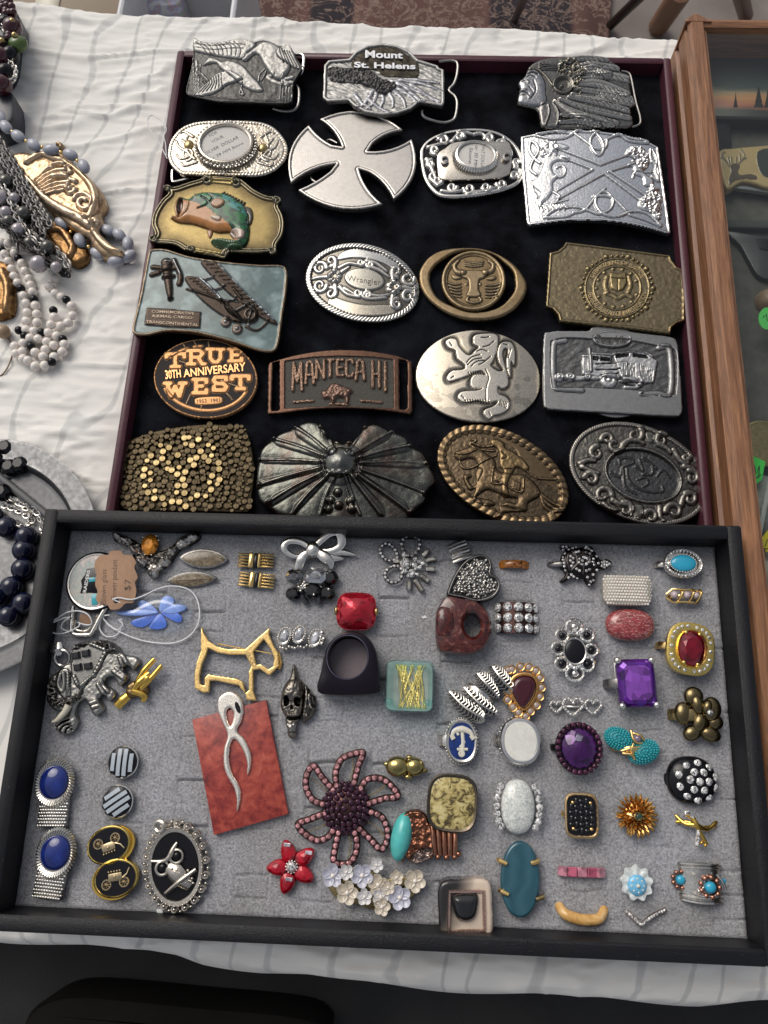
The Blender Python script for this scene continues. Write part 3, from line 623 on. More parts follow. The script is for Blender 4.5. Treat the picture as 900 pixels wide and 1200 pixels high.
tagd('green_tag', 'folded bright green price tag with handwriting above the yellow tag', (888, 550), (.06, .7, .09), pts=[(880, 533), (897, 541), (893, 562), (885, 568), (879, 560), (881, 548)], scr=[[(884, 545), (886, 556), (889, 548)], [(890, 546), (889, 560)], [(885, 561), (892, 556)]])
tagd('yellow_tag', 'bright yellow price tag near the lower end of the case', (897, 636), (.75, .6, .02), pts=[(891, 632), (901, 620), (915, 622), (915, 645), (898, 647)], scr=[[(897, 640), (899, 632), (903, 637)], [(896, 643), (902, 643)]])
tagd('green_slip', 'small green paper slip at the very edge under the yellow tag', (900, 712), (.05, .65, .2), pts=[(896, 704), (910, 700), (910, 722), (898, 720)])
for nm, lb, px, c, a, b_ in [('brass_coin', 'dull brass coin lying above the green tag in the case', (895, 520), (.32, .24, .13), 15, 15), ('pale_stone', 'pale grey tumbled stone behind the green tag in the case', (901, 590), (.35, .36, .33), 16, 19), ('cream_stone', 'cream coloured tumbled stone below the yellow tag', (903, 668), (.5, .47, .4), 12, 12), ('blue_stone', 'grey blue stone near the end of the glass case', (902, 690), (.12, .22, .35), 11, 9), ('tan_stone', 'tan coloured pebble level with the green round sticker', (903, 350), (.3, .2, .13), 8, 8)]:
    q = Item(nm, lb, 'coin' if 'coin' in nm else 'stone', CF, *px, 0, 5); mt = plain(nm, c, .45, 0, .2, .35, .12, .2)
    mb = MB()
    if 'coin' in nm: mb.lathe([(1, 0), (1, 2), (.96, 2.4), (.9, 2.4), (.88, 2)], (0, 0, 4), 40, a, b_); mb.build('coin_disc', DGOLD, q)
    else: mb.dome(a, b_, 9, n=20, p=2.3); mb.build('stone_body', mt, q)
q = Item('plastic_bag', 'clear plastic sleeve edge beside the stones in the case', 'plastic sleeve', CF, 893, 600, 12, 1); P = q.L([(901, 558), (905, 560), (886, 660), (880, 655)], 0); MB().slab(P, 0, .6, .1).build('sleeve', plain('frosted_sleeve', (.5, .5, .48), .3), q)

# ---- beyond the far edge of the table
def rugm(m, nt, b):
    mp = tc(nt, 1.); v = nt.nodes.new('ShaderNodeTexVoronoi'); v.inputs['Scale'].default_value = 9; v.feature = 'SMOOTH_F1'; nt.links.new(mp.outputs[0], v.inputs[0]); n = noi(nt, mp, 22, 4, .6, 2.5)
    ch = nt.nodes.new('ShaderNodeTexVoronoi'); ch.inputs['Scale'].default_value = 3.2; ch.distance = 'CHEBYCHEV'; nt.links.new(mp.outputs[0], ch.inputs[0])
    a = ramp(nt, ch.outputs['Distance'], [(.0, (.1, .012, .018)), (.26, (.085, .012, .02)), (.28, (.2, .13, .1)), (.31, (.07, .035, .03)), (.42, (.12, .06, .05)), (.46, (.02, .015, .02))])
    nt.links.new(mixc(nt, ramp(nt, n.outputs[0], [(.5, g(0)), (.54, g(1)), (.6, g(0))]).outputs[0], a.outputs[0], (.22, .15, .12)), b.inputs['Base Color']); b.inputs['Roughness'].default_value = 1
P = [GT.hit(x, y, -745) for x, y in ((280, 60), (712, 60), (720, -60), (276, -60))]; mb = MB(); mb.slab(np.array(P), -745 + 0, -738, 2); o = mb.build('patterned_rug', mk('rug', rugm), None); tag(o, 'dark red and brown patterned rug on the ground behind the table', 'rug')
P = [GT.hit(x, y, -300) for x, y in ((-90, 14), (90, 14), (88, -40), (-90, -40))]
def boxat(name, label, cat, px, z, sz, mat, rz=0):
    q = Item(name, label, cat, Frame((0, 0, z * .001), (1, 0, 0), (0, 1, 0), (0, 0, 1)), *px, 0, sz[2], rz=rz); return q
q = boxat('white_crate', 'white plastic crate standing behind the table at the left', 'crate', (205, -8), -745, (300, 260, 320), None); wm = plain('white_plastic', (.6, .6, .62), .4, 0, .2, .1, .02)
for c, sz in (((-80, 0, 160), (8, 260, 320)), ((92, 0, 160), (8, 260, 320)), ((0, -126, 160), (180, 8, 320)), ((0, 126, 160), (180, 8, 320)), ((0, 0, 5), (180, 250, 8))): MB().box(c, sz, bev=2).build('crate_side', wm, q)
q = Item('printed_bag', 'pale paper bag with a coloured print behind the table edge', 'bag', Frame((0, 0, -.5), (1, 0, 0), (0, 1, 0), (0, 0, 1)), 160, -6, 0, 0)
def bagm(m, nt, b):
    mp = tc(nt, 1.); n = noi(nt, mp, 30, 3, .6, 2); nt.links.new(ramp(nt, n.outputs[0], [(.4, (.6, .6, .62)), (.5, (.35, .4, .6)), (.56, (.55, .35, .4)), (.62, (.3, .4, .35))]).outputs[0], b.inputs['Base Color'])
MB().slab(sup(20, 75, 22, 6), -245, 0, 2).build('bag_body', mk('bag_print', bagm), q)
q = Item('cardboard_box', 'brown cardboard box on the ground behind the table left of the crate', 'box', Frame((0, 0, -.745), (1, 0, 0), (0, 1, 0), (0, 0, 1)), 60, -14, 0, 250)
MB().box((0, 0, 125), (260, 160, 250), bev=1).build('box_body', plain('cardboard', (.34, .27, .2), .8), q); MB().box((0, 10, 251.5), (40, 150, 1), bev=.2).build('packing_tape', plain('tape', (.5, .45, .35), .3), q)
def leg(name, label, p0, p1, z0, z1, r, mat, part):
    a, b_ = GT.hit(*p0, z0), GT.hit(*p1, z1); q = Item(name, label, name.split('_')[-1], Frame((0, 0, z0 * .001), (1, 0, 0), (0, 1, 0), (0, 0, 1)), *p0, 0, 0)
    MB().tube(W2L(q, [a, b_]), r, 12).build(part, mat, q)
leg('chair_leg_tube', 'dark metal chair leg crossing in front of the patterned rug', (715, 30), (755, -8), -740, -600, 9, GUN, 'tube')
leg('furniture_leg', 'round wooden furniture leg just left of the walnut case corner', (772, 30), (800, -12), -740, -560, 20, plain('brown_wood', (.2, .1, .055), .5), 'turned_leg')
leg('stool_leg', 'dark reddish wooden stool leg behind the far rail of the case', (874, 18), (866, -12), -740, -560, 14, plain('red_wood', (.09, .03, .02), .4), 'turned_leg')
leg('umbrella_pole', 'slim black pole standing on the rug behind the table', (603, 24), (618, -10), -740, -500, 7, GUN, 'pole')
# ---- below the near edge
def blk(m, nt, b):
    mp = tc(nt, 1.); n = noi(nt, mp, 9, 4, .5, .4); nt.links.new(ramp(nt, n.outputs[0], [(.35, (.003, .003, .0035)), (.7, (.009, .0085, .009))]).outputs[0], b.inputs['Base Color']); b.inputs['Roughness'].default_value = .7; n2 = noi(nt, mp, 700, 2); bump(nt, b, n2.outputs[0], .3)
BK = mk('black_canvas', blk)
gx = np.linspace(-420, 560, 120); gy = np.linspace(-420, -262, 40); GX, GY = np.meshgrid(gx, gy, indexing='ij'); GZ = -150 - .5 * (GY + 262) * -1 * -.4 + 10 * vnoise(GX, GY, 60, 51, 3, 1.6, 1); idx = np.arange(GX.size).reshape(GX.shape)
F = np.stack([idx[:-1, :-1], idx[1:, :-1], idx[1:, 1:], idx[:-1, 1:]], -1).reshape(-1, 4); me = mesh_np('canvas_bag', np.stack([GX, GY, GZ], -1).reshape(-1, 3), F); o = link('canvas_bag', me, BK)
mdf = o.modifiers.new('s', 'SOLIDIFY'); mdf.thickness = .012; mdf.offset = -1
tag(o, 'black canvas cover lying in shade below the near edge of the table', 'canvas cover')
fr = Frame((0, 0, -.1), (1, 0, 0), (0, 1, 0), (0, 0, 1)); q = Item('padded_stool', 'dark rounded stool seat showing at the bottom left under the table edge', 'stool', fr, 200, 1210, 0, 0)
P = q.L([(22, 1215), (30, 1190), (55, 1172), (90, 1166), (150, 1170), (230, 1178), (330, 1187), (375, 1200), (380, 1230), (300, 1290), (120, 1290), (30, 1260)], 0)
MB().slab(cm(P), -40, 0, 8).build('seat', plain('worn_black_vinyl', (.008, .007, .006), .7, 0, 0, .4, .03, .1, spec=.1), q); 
MB().tube([(0, -10, -40), (0, -10, -640)], 22, 16).build('pedestal', GUN, q)
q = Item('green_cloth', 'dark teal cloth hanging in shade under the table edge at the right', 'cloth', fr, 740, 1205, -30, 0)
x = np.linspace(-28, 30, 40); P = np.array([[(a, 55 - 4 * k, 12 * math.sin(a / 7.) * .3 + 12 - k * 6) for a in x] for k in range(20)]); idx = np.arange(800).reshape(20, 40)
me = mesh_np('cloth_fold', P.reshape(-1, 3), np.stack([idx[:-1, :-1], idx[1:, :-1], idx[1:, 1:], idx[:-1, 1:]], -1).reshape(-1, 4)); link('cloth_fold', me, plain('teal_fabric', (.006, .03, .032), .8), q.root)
# ================================================================== BELT BUCKLES
GB = 'belt buckles on black velvet'
def buckle(name, label, px, T=3.5, w=2.5, rx=0, ry=0, rz=0, bend=0):
    q = Item(name, label, 'belt buckle', BT, *px, w, T, GB, rx, ry, rz)
    if bend: q.zf = lambda x, y: -bend * x * x
    return q
def wire(q, pts, zz, z=-1., r=.8, mat=None, name='belt_loop', closed=False, n=7):
    P = q.L(zz(pts), z); C = cm(P, closed, 5); MB().tube(np.column_stack([C, np.full(len(C), z)]), r, n, closed).build(name, mat or DSIL, q, zf=False)
def ell(cx, cy, a, b, rot=0, n=40, p=2):   # ellipse in crop pixels
    t = np.linspace(0, 2 * math.pi, n, endpoint=False); r = R_(rot); c, s = np.cos(t), np.sin(t); x = a * np.sign(c) * abs(c) ** (2 / p); y = b * np.sign(s) * abs(s) ** (2 / p)
    return [(cx + u * math.cos(r) - v * math.sin(r), cy + u * math.sin(r) + v * math.cos(r)) for u, v in zip(x, y)]
def spiral(cx, cy, r0, a0, turns, k=.35, n=14, flip=1, asp=1.):  # scroll in crop px
    return [(cx + r0 * (k + (1 - k) * (1 - i / n)) * math.cos(R_(a0) + flip * turns * 2 * math.pi * i / n), cy + asp * r0 * (k + (1 - k) * (1 - i / n)) * math.sin(R_(a0) + flip * turns * 2 * math.pi * i / n)) for i in range(n + 1)]

# 1 ducks
zz = Z(200, 30, 5.); q = buckle('belt_buckle', 'pewter buckle showing two flying ducks in relief at the top left of the tray', (284, 83), 3.2, 10.2, rx=6, bend=.0003)
PC = (.12, .118, .115); PL = (.48, .47, .45)
r = Rel(q, [(130, 95), (143, 68), (165, 90), (230, 102), (320, 96), (400, 74), (450, 90), (480, 100), (540, 84), (600, 100), (640, 118), (690, 112), (715, 140), (740, 190), (768, 236), (762, 262), (740, 300), (718, 345), (714, 425), (690, 452), (600, 456), (450, 450), (290, 446), (180, 425), (105, 408), (88, 380), (98, 330), (118, 250), (130, 170)], 3.2, .4, 1, PC, zz)
r.rimband(0, .9, .5); r.noise(.15, 2, 2, inner=1); r.noise(.3, 5, 3, inner=1)
r.poly([(132, 92), (145, 75), (200, 100), (300, 98), (400, 78), (470, 95), (500, 120), (450, 165), (420, 198), (330, 190), (230, 172), (150, 152), (136, 130)], 1.3, 2, 'duck_wing', PL)
r.lines([[(150 + 28 * k, 100 + (k % 2) * 4), (190 + 28 * k, 128 + 6 * (k % 3)), (215 + 24 * k, 170 + 3 * k * .8)] for k in range(9)], .3, -.5); r.lines([[(140, 110), (250, 125), (350, 115), (440, 118)], [(150, 130), (250, 148), (350, 140), (430, 140)]], .3, -.4)
r.poly([(418, 200), (430, 180), (470, 150), (500, 125), (530, 105), (580, 100), (640, 130), (690, 200), (700, 250), (670, 300), (640, 318), (600, 300), (555, 240), (520, 180), (490, 170), (450, 205), (425, 210)], 1.6, 2.5, 'upper_duck', PL)
r.poly([(620, 165), (650, 125), (695, 115), (720, 160), (740, 210), (760, 250), (720, 245), (680, 225), (640, 200)], 1.3, 1.5, 'duck_wing', PL); r.lines([[(640 + 14 * k, 140 + 4 * k), (650 + 18 * k, 180 + 6 * k), (665 + 20 * k, 225 + 5 * k)] for k in range(5)], .35, -.7)
r.poly([(190, 235), (205, 215), (225, 192), (260, 192), (300, 215), (350, 210), (420, 235), (470, 290), (540, 370), (530, 388), (470, 382), (400, 340), (340, 290), (290, 250), (270, 225), (235, 225)], 1.4, 2, 'lower_duck', PL)
r.poly([(132, 400), (160, 380), (210, 340), (250, 300), (300, 275), (350, 275), (400, 300), (425, 325), (360, 340), (320, 355), (290, 380), (250, 400), (200, 412), (150, 412)], 1.3, 1.5, 'duck_wing', PL); r.lines([[(300 - 16 * k, 285 + 6 * k), (300 - 14 * k, 330 + 3 * k), (310 - 24 * k, 370 + 5 * k)] for k in range(8)], .35, -.6)
r.lines([[(660, 290), (675, 310), (712, 300)], [(660, 290), (672, 330), (705, 330)], [(660, 290), (655, 335), (680, 345)]], [.8, 1.6], .9, 'duck_tail', PL); r.lines([[(600, 290), (570, 300), (600, 325), (650, 340)]], 1.4, .7, 'duck_tail', PL)
r.lines([[(420, 340), (412, 370), (402, 395)], [(412, 370), (425, 405), (405, 400)], [(550, 255), (520, 290), (515, 325)], [(560, 265), (545, 300), (530, 322)]], .5, .8, 'duck_leg', PL)
r.lines([[(140 + 9 * k, 390 - 5 * k), (135 + 10 * k, 300), (130 + 12 * k + (k % 2) * 8, 190 + 12 * k)] for k in range(4)] + [[(165, 270), (190, 290), (218, 320)]] + [[(640 + 17 * k, 440), (642 + 17 * k, 400), (646 + 16 * k, 350 + (k % 2) * 12)] for k in range(5)], .4, .6, 'reeds', PL)
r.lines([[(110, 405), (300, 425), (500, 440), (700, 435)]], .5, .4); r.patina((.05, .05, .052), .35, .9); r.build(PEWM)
wire(q, [(730, 165), (770, 170), (780, 200), (770, 270), (745, 300)], zz, -1, 1., SIL); wire(q, [(735, 350), (752, 380), (748, 460), (720, 498), (660, 503), (600, 488)], zz, -2, 1., DSIL)
wire(q, [(768, 238), (785, 241)], zz, 0, .5, SIL, 'prong')

# 2 volcano
zz = Z(370, 40, 5.); q = buckle('belt_buckle', 'pewter buckle with raised white volcano lettering over an ash plume, top centre', (450, 95), 3.5, 9.8, rx=5)
O = [(75, 150), (195, 140), (230, 100), (300, 62), (390, 50), (480, 62), (550, 95), (600, 145), (715, 180), (725, 195), (752, 205), (754, 400), (740, 418), (610, 395), (560, 435), (480, 462), (390, 470), (290, 455), (220, 415), (190, 385), (70, 392), (42, 372), (48, 180)]
r = Rel(q, O, 3.5, .42, .8, (.55, .54, .52), zz, smooth=False)
r.field(1.7, -1.1, .5); r.noise(.5, 2.2, 4, 3, inner=2.0, ax=2.5, ay=.7, rot=-.35); r.lines([[(460 - 25 * k, 300 + 5 * k), (560 - 55 * k, 360 + 8 * k), (600 - 75 * k, 420 + 2 * k)] for k in range(6)] + [[(480, 280), (600, 330), (730, 390)], [(500, 260), (640, 290), (735, 330)], [(450, 270), (560, 260), (720, 280)], [(520, 300), (600, 370), (640, 390)], [(560, 290), (650, 350), (720, 395)], [(300, 370), (380, 430), (440, 455)], [(230, 350), (270, 400), (320, 430)]], [1.6, .7], .55, 'mountain_slope', (.55, .55, .58))
def clump(q, r, pts, n, rr, h, part, c, seed=1):
    rs = np.random.RandomState(seed); P = r.pts(pts); lo, hi = P.min(0), P.max(0); S = rs.rand(n * 4, 2) * (hi - lo) + lo; S = S[sdf_poly(P, S[:, 0], S[:, 1]) < 0][:n]; r.dots(S, rr * (.7 + .6 * rs.rand(len(S))), h, part, c, True)
pl = [(78, 195), (130, 190), (200, 195), (260, 205), (330, 215), (370, 250), (430, 270), (472, 295), (440, 330), (390, 345), (330, 315), (260, 285), (180, 280), (100, 270), (75, 240)]
r.poly(pl, .8, 2, 'ash_plume', (.13, .125, .12)); clump(q, r, pl, 260, .75, .55, 'ash_plume', (.14, .135, .13))
r.poly([(215, 150), (300, 85), (390, 66), (480, 85), (560, 135), (597, 165), (602, 235), (560, 250), (480, 245), (400, 240), (350, 205), (225, 195)], .35, .5, 'title_panel', (.07, .06, .045))
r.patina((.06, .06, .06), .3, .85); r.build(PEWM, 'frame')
WP = plain('raised_white_letter', (.72, .72, .74), .35, .3)
text_on(q, 'Mount', [(428, 59.5), (472, 62), (472, 69.5), (428, 68.5)], 3.0, .7, WP, bold=.03); text_on(q, 'St. Helens', [(415, 73), (487, 75), (487, 82), (415, 80)], 3.0, .7, WP, bold=.03)
wire(q, [(722, 162), (790, 155), (828, 170), (828, 230), (810, 290), (780, 330), (815, 365), (828, 410), (815, 490), (780, 515), (730, 518), (650, 495), (625, 470), (624, 450)], zz, -1.5, 1., DSIL)

# 3 head with war bonnet
zz = Z(590, 50, 5.); q = buckle('belt_buckle', 'dark pewter buckle cast as a head in profile wearing a feathered war bonnet', (680, 108), 4, 9.3, rx=5, bend=.0003)
r = Rel(q, [(140, 155), (170, 118), (230, 92), (320, 80), (450, 76), (560, 78), (620, 95), (680, 140), (690, 165), (740, 185), (742, 235), (760, 320), (778, 360), (745, 380), (750, 420), (765, 465), (745, 490), (690, 495), (500, 500), (300, 505), (225, 490), (210, 430), (190, 385), (120, 365), (82, 350), (85, 310), (90, 290), (95, 262), (85, 235), (110, 205), (132, 185)], 4, .42, 1.6, (.26, .25, .235), zz)
r.poly([(140, 160), (200, 165), (240, 230), (245, 290), (250, 350), (210, 372), (120, 362), (86, 345), (90, 300), (98, 262), (90, 235), (125, 195)], 1.4, 4, 'face', (.5, .5, .52)); r.poly([(210, 380), (260, 340), (330, 400), (330, 490), (225, 490)], .9, 3, 'neck', (.3, .29, .28))
r.lines([[(135, 205), (160, 195), (185, 210)], [(90, 290), (120, 292), (145, 305)], [(140, 190), (170, 180), (200, 190)], [(175, 225), (190, 280), (160, 330)], [(150, 265), (170, 290), (175, 310)]], .45, -.8); r.lines([[(95, 232), (125, 222), (145, 240)], [(95, 280), (130, 280)], [(92, 308), (130, 308), (150, 330)], [(140, 178), (175, 170), (205, 185)]], .7, .5, 'face', (.4, .4, .4))
r.lines([[(150, 150), (200, 158), (250, 200), (290, 260)]], .8, 1., 'headband', (.3, .28, .24))
for k, (a, b_, c_, w_) in enumerate([((350, 170), (500, 130), (670, 150), 3), ((330, 130), (450, 90), (600, 100), 3), ((420, 190), (520, 160), (610, 190), 4.), ((440, 200), (600, 190), (740, 215), 3.6), ((430, 240), (560, 240), (720, 300), 4), ((420, 270), (600, 300), (760, 330), 3), ((400, 300), (560, 330), (775, 362), 2.6), ((380, 320), (560, 350), (740, 400), 2.8), ((330, 330), (500, 390), (740, 440), 2.8), ((300, 340), (420, 410), (660, 470), 3), ((340, 430), (480, 440), (640, 490), 2.4), ((330, 470), (450, 460), (560, 492), 2.4)]):
    r.lines([[a, b_, c_]], [w_ * .5, w_, w_ * .8], 1.1 + .2 * (k % 3), 'feather', (.62, .6, .56)); r.lines([[a, b_, c_]], .28, .5); r.lines([[(a[0] + (c_[0] - a[0]) * t, a[1] + (c_[1] - a[1]) * t - 12), (a[0] + (c_[0] - a[0]) * t + 25, a[1] + (c_[1] - a[1]) * t + 12)] for t in np.linspace(.35, .9, 7)], .22, -.4)
r.poly(ell(349, 248, 62, 52), 1., .8, 'rosette', (.2, .19, .17)); r.lines([ell(349, 248, 60, 50) + ell(349, 248, 60, 50)[:1]], .7, .8, 'rosette', (.4, .38, .33)); r.poly(ell(349, 248, 45, 38), -1.2, 3); r.dots([(340, 255)], 1.2, 1.2, 'rosette')
clump(q, r, [(330, 110), (420, 100), (460, 150), (480, 210), (440, 250), (470, 290), (420, 300), (400, 200), (330, 180)], 130, .8, .8, 'beadwork', (.4, .37, .3)); r.lines([[(210, 120 + 12 * k), (260, 128 + 10 * k), (310, 130 + 10 * k)] for k in range(4)], .5, .7, 'beadwork')
r.lines([[(260, 370), (265, 420), (240, 490)], [(290, 350), (320, 420), (310, 490)], [(330, 430), (420, 440), (520, 470)]], .8, .9, 'hair_braid'); r.noise(.07, 1.5, 9, inner=.8); r.patina((.02, .02, .018), .4, .95); r.build(metal('dark_cast', None, .26, .35, .03), 'bonnet')
wire(q, [(690, 168), (725, 175), (745, 200), (765, 300), (778, 360), (800, 440), (795, 480), (750, 497)], zz, -1.5, .9, DSIL); wire(q, [(700, 240), (742, 236)], zz, -1, .8, DSIL)

# 4 large coin holder buckle
def beadring(q, c, a, b_, z, n, rb, mat, name='beaded_edge', rot=0, a0=0, a1=360):
    t = np.radians(np.linspace(a0, a1, n, endpoint=(a1 - a0 < 360))); rr = R_(rot); x, y = a * np.cos(t), b_ * np.sin(t); mb = MB()
    for u, v in zip(x, y): mb.sph((c[0] + u * math.cos(rr) - v * math.sin(rr), c[1] + u * math.sin(rr) + v * math.cos(rr), z), rb, 7, 5)
    mb.build(name, mat, q, kind='stuff', zf=False)
zz = Z(180, 120, 5.); q = buckle('belt_buckle', 'oval silver buckle with a beaded coin holder reading FOR YOUR SILVER DOLLAR', (266, 174), 2.5, 8.2, ry=3, bend=.0005)
WS = (.8, .74, .64)
r = Rel(q, [(80, 280), (95, 220), (140, 160), (200, 125), (280, 108), (400, 104), (540, 105), (640, 115), (710, 145), (770, 210), (788, 270), (770, 330), (720, 385), (650, 420), (560, 430), (400, 425), (250, 425), (160, 415), (105, 370), (82, 320)], 2.5, .42, .8, WS, zz)
r.rimband(.3, 2.4, .5, 'engraved_border', (.6, .56, .5)); P = r.inset(1.3); r.rope(P, 1.1, -.35, 2.2, None, slant=.5)
for sx, cx in ((1, 660), (-1, 200)):
    r.lines([[(cx - sx * 40, 330), (cx, 290), (cx + sx * 10, 230), (cx - sx * 10, 180)], [(cx, 290), (cx + sx * 50, 260), (cx + sx * 70, 220)], [(cx + sx * 5, 250), (cx + sx * 40, 210)], [(cx - sx * 20, 310), (cx + sx * 40, 330), (cx + sx * 70, 300)], [(cx - sx * 50, 350), (cx + sx * 20, 370), (cx + sx * 40, 350)], spiral(cx + sx * 5, 300, 40, 90, 1, flip=sx), [(cx - sx * 30, 200), (cx + sx * 20, 170), (cx + sx * 45, 180)]], [1.1, .3], .7, 'engraved_leaves', (.68, .63, .56))
r.noise(.1, .8, 3, inner=2.5); r.tint(8, .5, 4, (.5, .36, .2)); r.patina((.16, .12, .08), .3, .8); r.build(SHINY)
c = q.L(zz([(420, 235)]), 7)[0]; a_, b_ = 18.5, 16.5; rz_ = 12
mb = MB(); mb.lathe([(1.1, 2.2), (1.12, 4), (1.03, 5.5), (1.0, 7.4), (.95, 7.6), (.9, 7.1), (.89, 5.6)], (*c, 0), 56, a_, b_, 2, rz_, True, True); mb.build('coin_bezel', metal('warm_silver', (.6, .55, .48), .25, .3, .01), q, zf=False)
beadring(q, c, a_ * 1.11, b_ * 1.13, 5.9, 44, .95, SIL, rot=rz_); 
mb = MB()
for t in np.radians(np.linspace(185, 375, 34)): mb.tube([(c[0] + a_ * 1.13 * math.cos(t), c[1] + b_ * 1.13 * math.sin(t), 2), (c[0] + a_ * 1.13 * math.cos(t), c[1] + b_ * 1.15 * math.sin(t), 5.6)], .7, 5)
mb.build('ribbed_side', metal('warm_silver', None), q, kind='stuff', zf=False)
MB().lathe([(.89, 5.4), (.89, 5.7)], (*c, 0), 48, a_, b_, 2, rz_).build('card_disc', plain('cream_card', (.62, .59, .55), .6), q, zf=False)
PI_ = plain('grey_print', (.12, .12, .14), .7)
def tline(q, s, p0, p1, hgt, z, mat=PI_, bold=.0):
    dx, dy = p1[0] - p0[0], p1[1] - p0[1]; L = math.hypot(dx, dy); nx, ny = dy / L * hgt, -dx / L * hgt
    text_on(q, s, [(p0[0] + nx, p0[1] + ny), (p1[0] + nx, p1[1] + ny), p1, p0], z, .05, mat, 'print', bold)
for s_, a, b2, hg in (('FOR', (330, 205), (375, 180), 16), ('YOUR', (343, 240), (412, 205), 17), ('SILVER  DOLLAR', (310, 305), (500, 210), 18), ('or 39 MM Stone', (335, 340), (528, 243), 16)):
    p = zz([a, b2]); tline(q, s_, p[0], p[1], hg / 5, 5.75)
for x, y in ((205, 245), (640, 265)): p = q.L(zz([(x, y)]), 3)[0]; MB().dome(3.4, 4, 2.4, (p[0], p[1], 2)).build('lug', DGOLD, q)
wire(q, [(110, 400), (110, 455), (125, 465), (210, 445), (260, 432)], zz, -2, 1., SIL)

# 5 cross
zz = Z(325, 125, 5.); q = buckle('belt_buckle', 'polished grey iron cross shaped buckle with raised edges', (412, 187), 3.2, 4, rx=-2)
def arcp(a, b_, k, n=5): # slightly bulged side from a to b
    (x0, y0), (x1, y1) = a, b_; return [(x0 + (x1 - x0) * t - (y1 - y0) * k * 4 * t * (1 - t), y0 + (y1 - y0) * t + (x1 - x0) * k * 4 * t * (1 - t)) for t in np.linspace(0, 1, n, endpoint=False)]
ctr = [(388, 245), (495, 262), (468, 345), (365, 330)]
O = arcp((248, 75), (738, 138), -.16, 9) + arcp((738, 138), (530, 245), .10, 6) + arcp((530, 262), (788, 190), .09, 6) + arcp((788, 190), (682, 545), -.19, 9) + arcp((682, 545), (500, 365), .10, 6) + arcp((478, 365), (618, 572), .09, 6) + arcp((618, 572), (120, 490), -.13, 9) + arcp((120, 490), (350, 345), .05, 5) + arcp((345, 335), (80, 450), .08, 6) + arcp((80, 450), (185, 108), -.17, 9) + arcp((185, 108), (355, 240), .08, 6) + arcp((378, 235), (248, 75), .10, 6)
r = Rel(q, O, 3.2, .36, .7, (.6, .565, .53), zz, smooth=False); d = -r.D
r.rimband(0, 1.9, .7, 'raised_edge', (.76, .71, .66), .7); r.rimband(2.0, 2.5, -.5, None, (.05, .05, .05), .25); r.tint(14, .25, 6, (.48, .46, .44), ''); r.build(metal('satin_metal', None, .34, .2, .01)); 
wire(q, [(290, 200), (310, 195), (350, 215)], zz, -1.5, .8, DSIL); wire(q, [(190, 400), (205, 430), (230, 445)], zz, -1.5, .8, DSIL, 'hook')

# 6 small coin holder buckle
zz = Z(470, 130, 5.); q = buckle('belt_buckle', 'silver buckle with black scrollwork round a smaller ribbed coin holder', (553, 191), 3, 2.5, bend=.001)
r = Rel(q, [(108, 250), (125, 190), (180, 145), (270, 112), (400, 98), (520, 105), (610, 135), (680, 190), (720, 270), (725, 350), (700, 410), (620, 455), (480, 490), (340, 505), (240, 498), (180, 460), (130, 380)], 3, .4, 1.2, (.8, .77, .72), zz)
r.field(2.4, -1., .4, None, (.02, .02, .022))
S = [spiral(250, 165, 30, 200, 1.1), spiral(345, 145, 26, 0, 1.1, flip=-1), spiral(520, 155, 26, 180, 1.1), spiral(580, 185, 24, 0, 1.1, flip=-1), spiral(300, 440, 28, 0, 1.1), spiral(400, 450, 32, 180, 1.1, flip=-1), spiral(500, 440, 28, 0, 1.1), spiral(590, 420, 28, 180, 1.1, flip=-1), spiral(200, 220, 24, 90, 1.), spiral(175, 300, 24, 270, 1., flip=-1), spiral(215, 400, 26, 0, 1), spiral(680, 290, 22, 90, 1), spiral(665, 370, 24, 0, 1, flip=-1), [(150, 270), (180, 330), (200, 380)], [(160, 200), (200, 190), (250, 180)], [(300, 170), (350, 120), (420, 130)], [(430, 130), (480, 130), (520, 180)], [(600, 160), (640, 210), (650, 250)], [(240, 460), (300, 470), (360, 460)], [(420, 470), (500, 460), (560, 440)], [(190, 350), (170, 380), (215, 430)], [(670, 320), (700, 340), (690, 390)]]
r.lines(S, [1.6, 1.], 1.1, 'scrollwork', (.8, .77, .72)); r.build({'': SHINY, 'scrollwork': SHINY})
P = q.L(zz([(215, 250), (260, 215), (330, 180), (560, 175), (640, 190), (640, 350), (560, 390), (400, 400), (240, 395), (215, 330)]), 4.2); MB().slab(cm(P), 2, 4.2, .4).build('inner_plate', metal('warm_silver', None), q)
c = q.L(zz([(440, 255)]), 8)[0]; a_, b_ = 13.6, 11.6
mb = MB(); mb.lathe([(1.08, 4), (1.14, 6.5), (1.02, 8.4), (.96, 8.6), (.9, 8), (.9, 6.6)], (*c, 0), 48, a_, b_, 2, -10); mb.build('coin_bezel', SIL, q, zf=False); MB().lathe([(.9, 6.4), (.9, 6.7)], (*c, 0), 40, a_, b_, 2, -10).build('card_disc', plain('cream_card', None), q, zf=False)
mb = MB()
for t in np.radians(np.linspace(170, 370, 30)): mb.tube([(c[0] + a_ * 1.12 * math.cos(t), c[1] + b_ * 1.12 * math.sin(t), 4.2), (c[0] + a_ * 1.16 * math.cos(t), c[1] + b_ * 1.16 * math.sin(t), 6.8), (c[0] + a_ * 1.05 * math.cos(t), c[1] + b_ * 1.05 * math.sin(t), 8.3)], .6, 5)
mb.build('ribbed_side', SIL, q, kind='stuff', zf=False)
for s_, a, b2 in (('For Your', (510, 225), (505, 330)), ('HALF DOLLAR', (475, 195), (465, 345)), ('or 30 MM', (435, 200), (425, 335)), ('Stone', (400, 215), (395, 310))): p = zz([a, b2]); tline(q, s_, p[0], p[1], 4, 6.75)
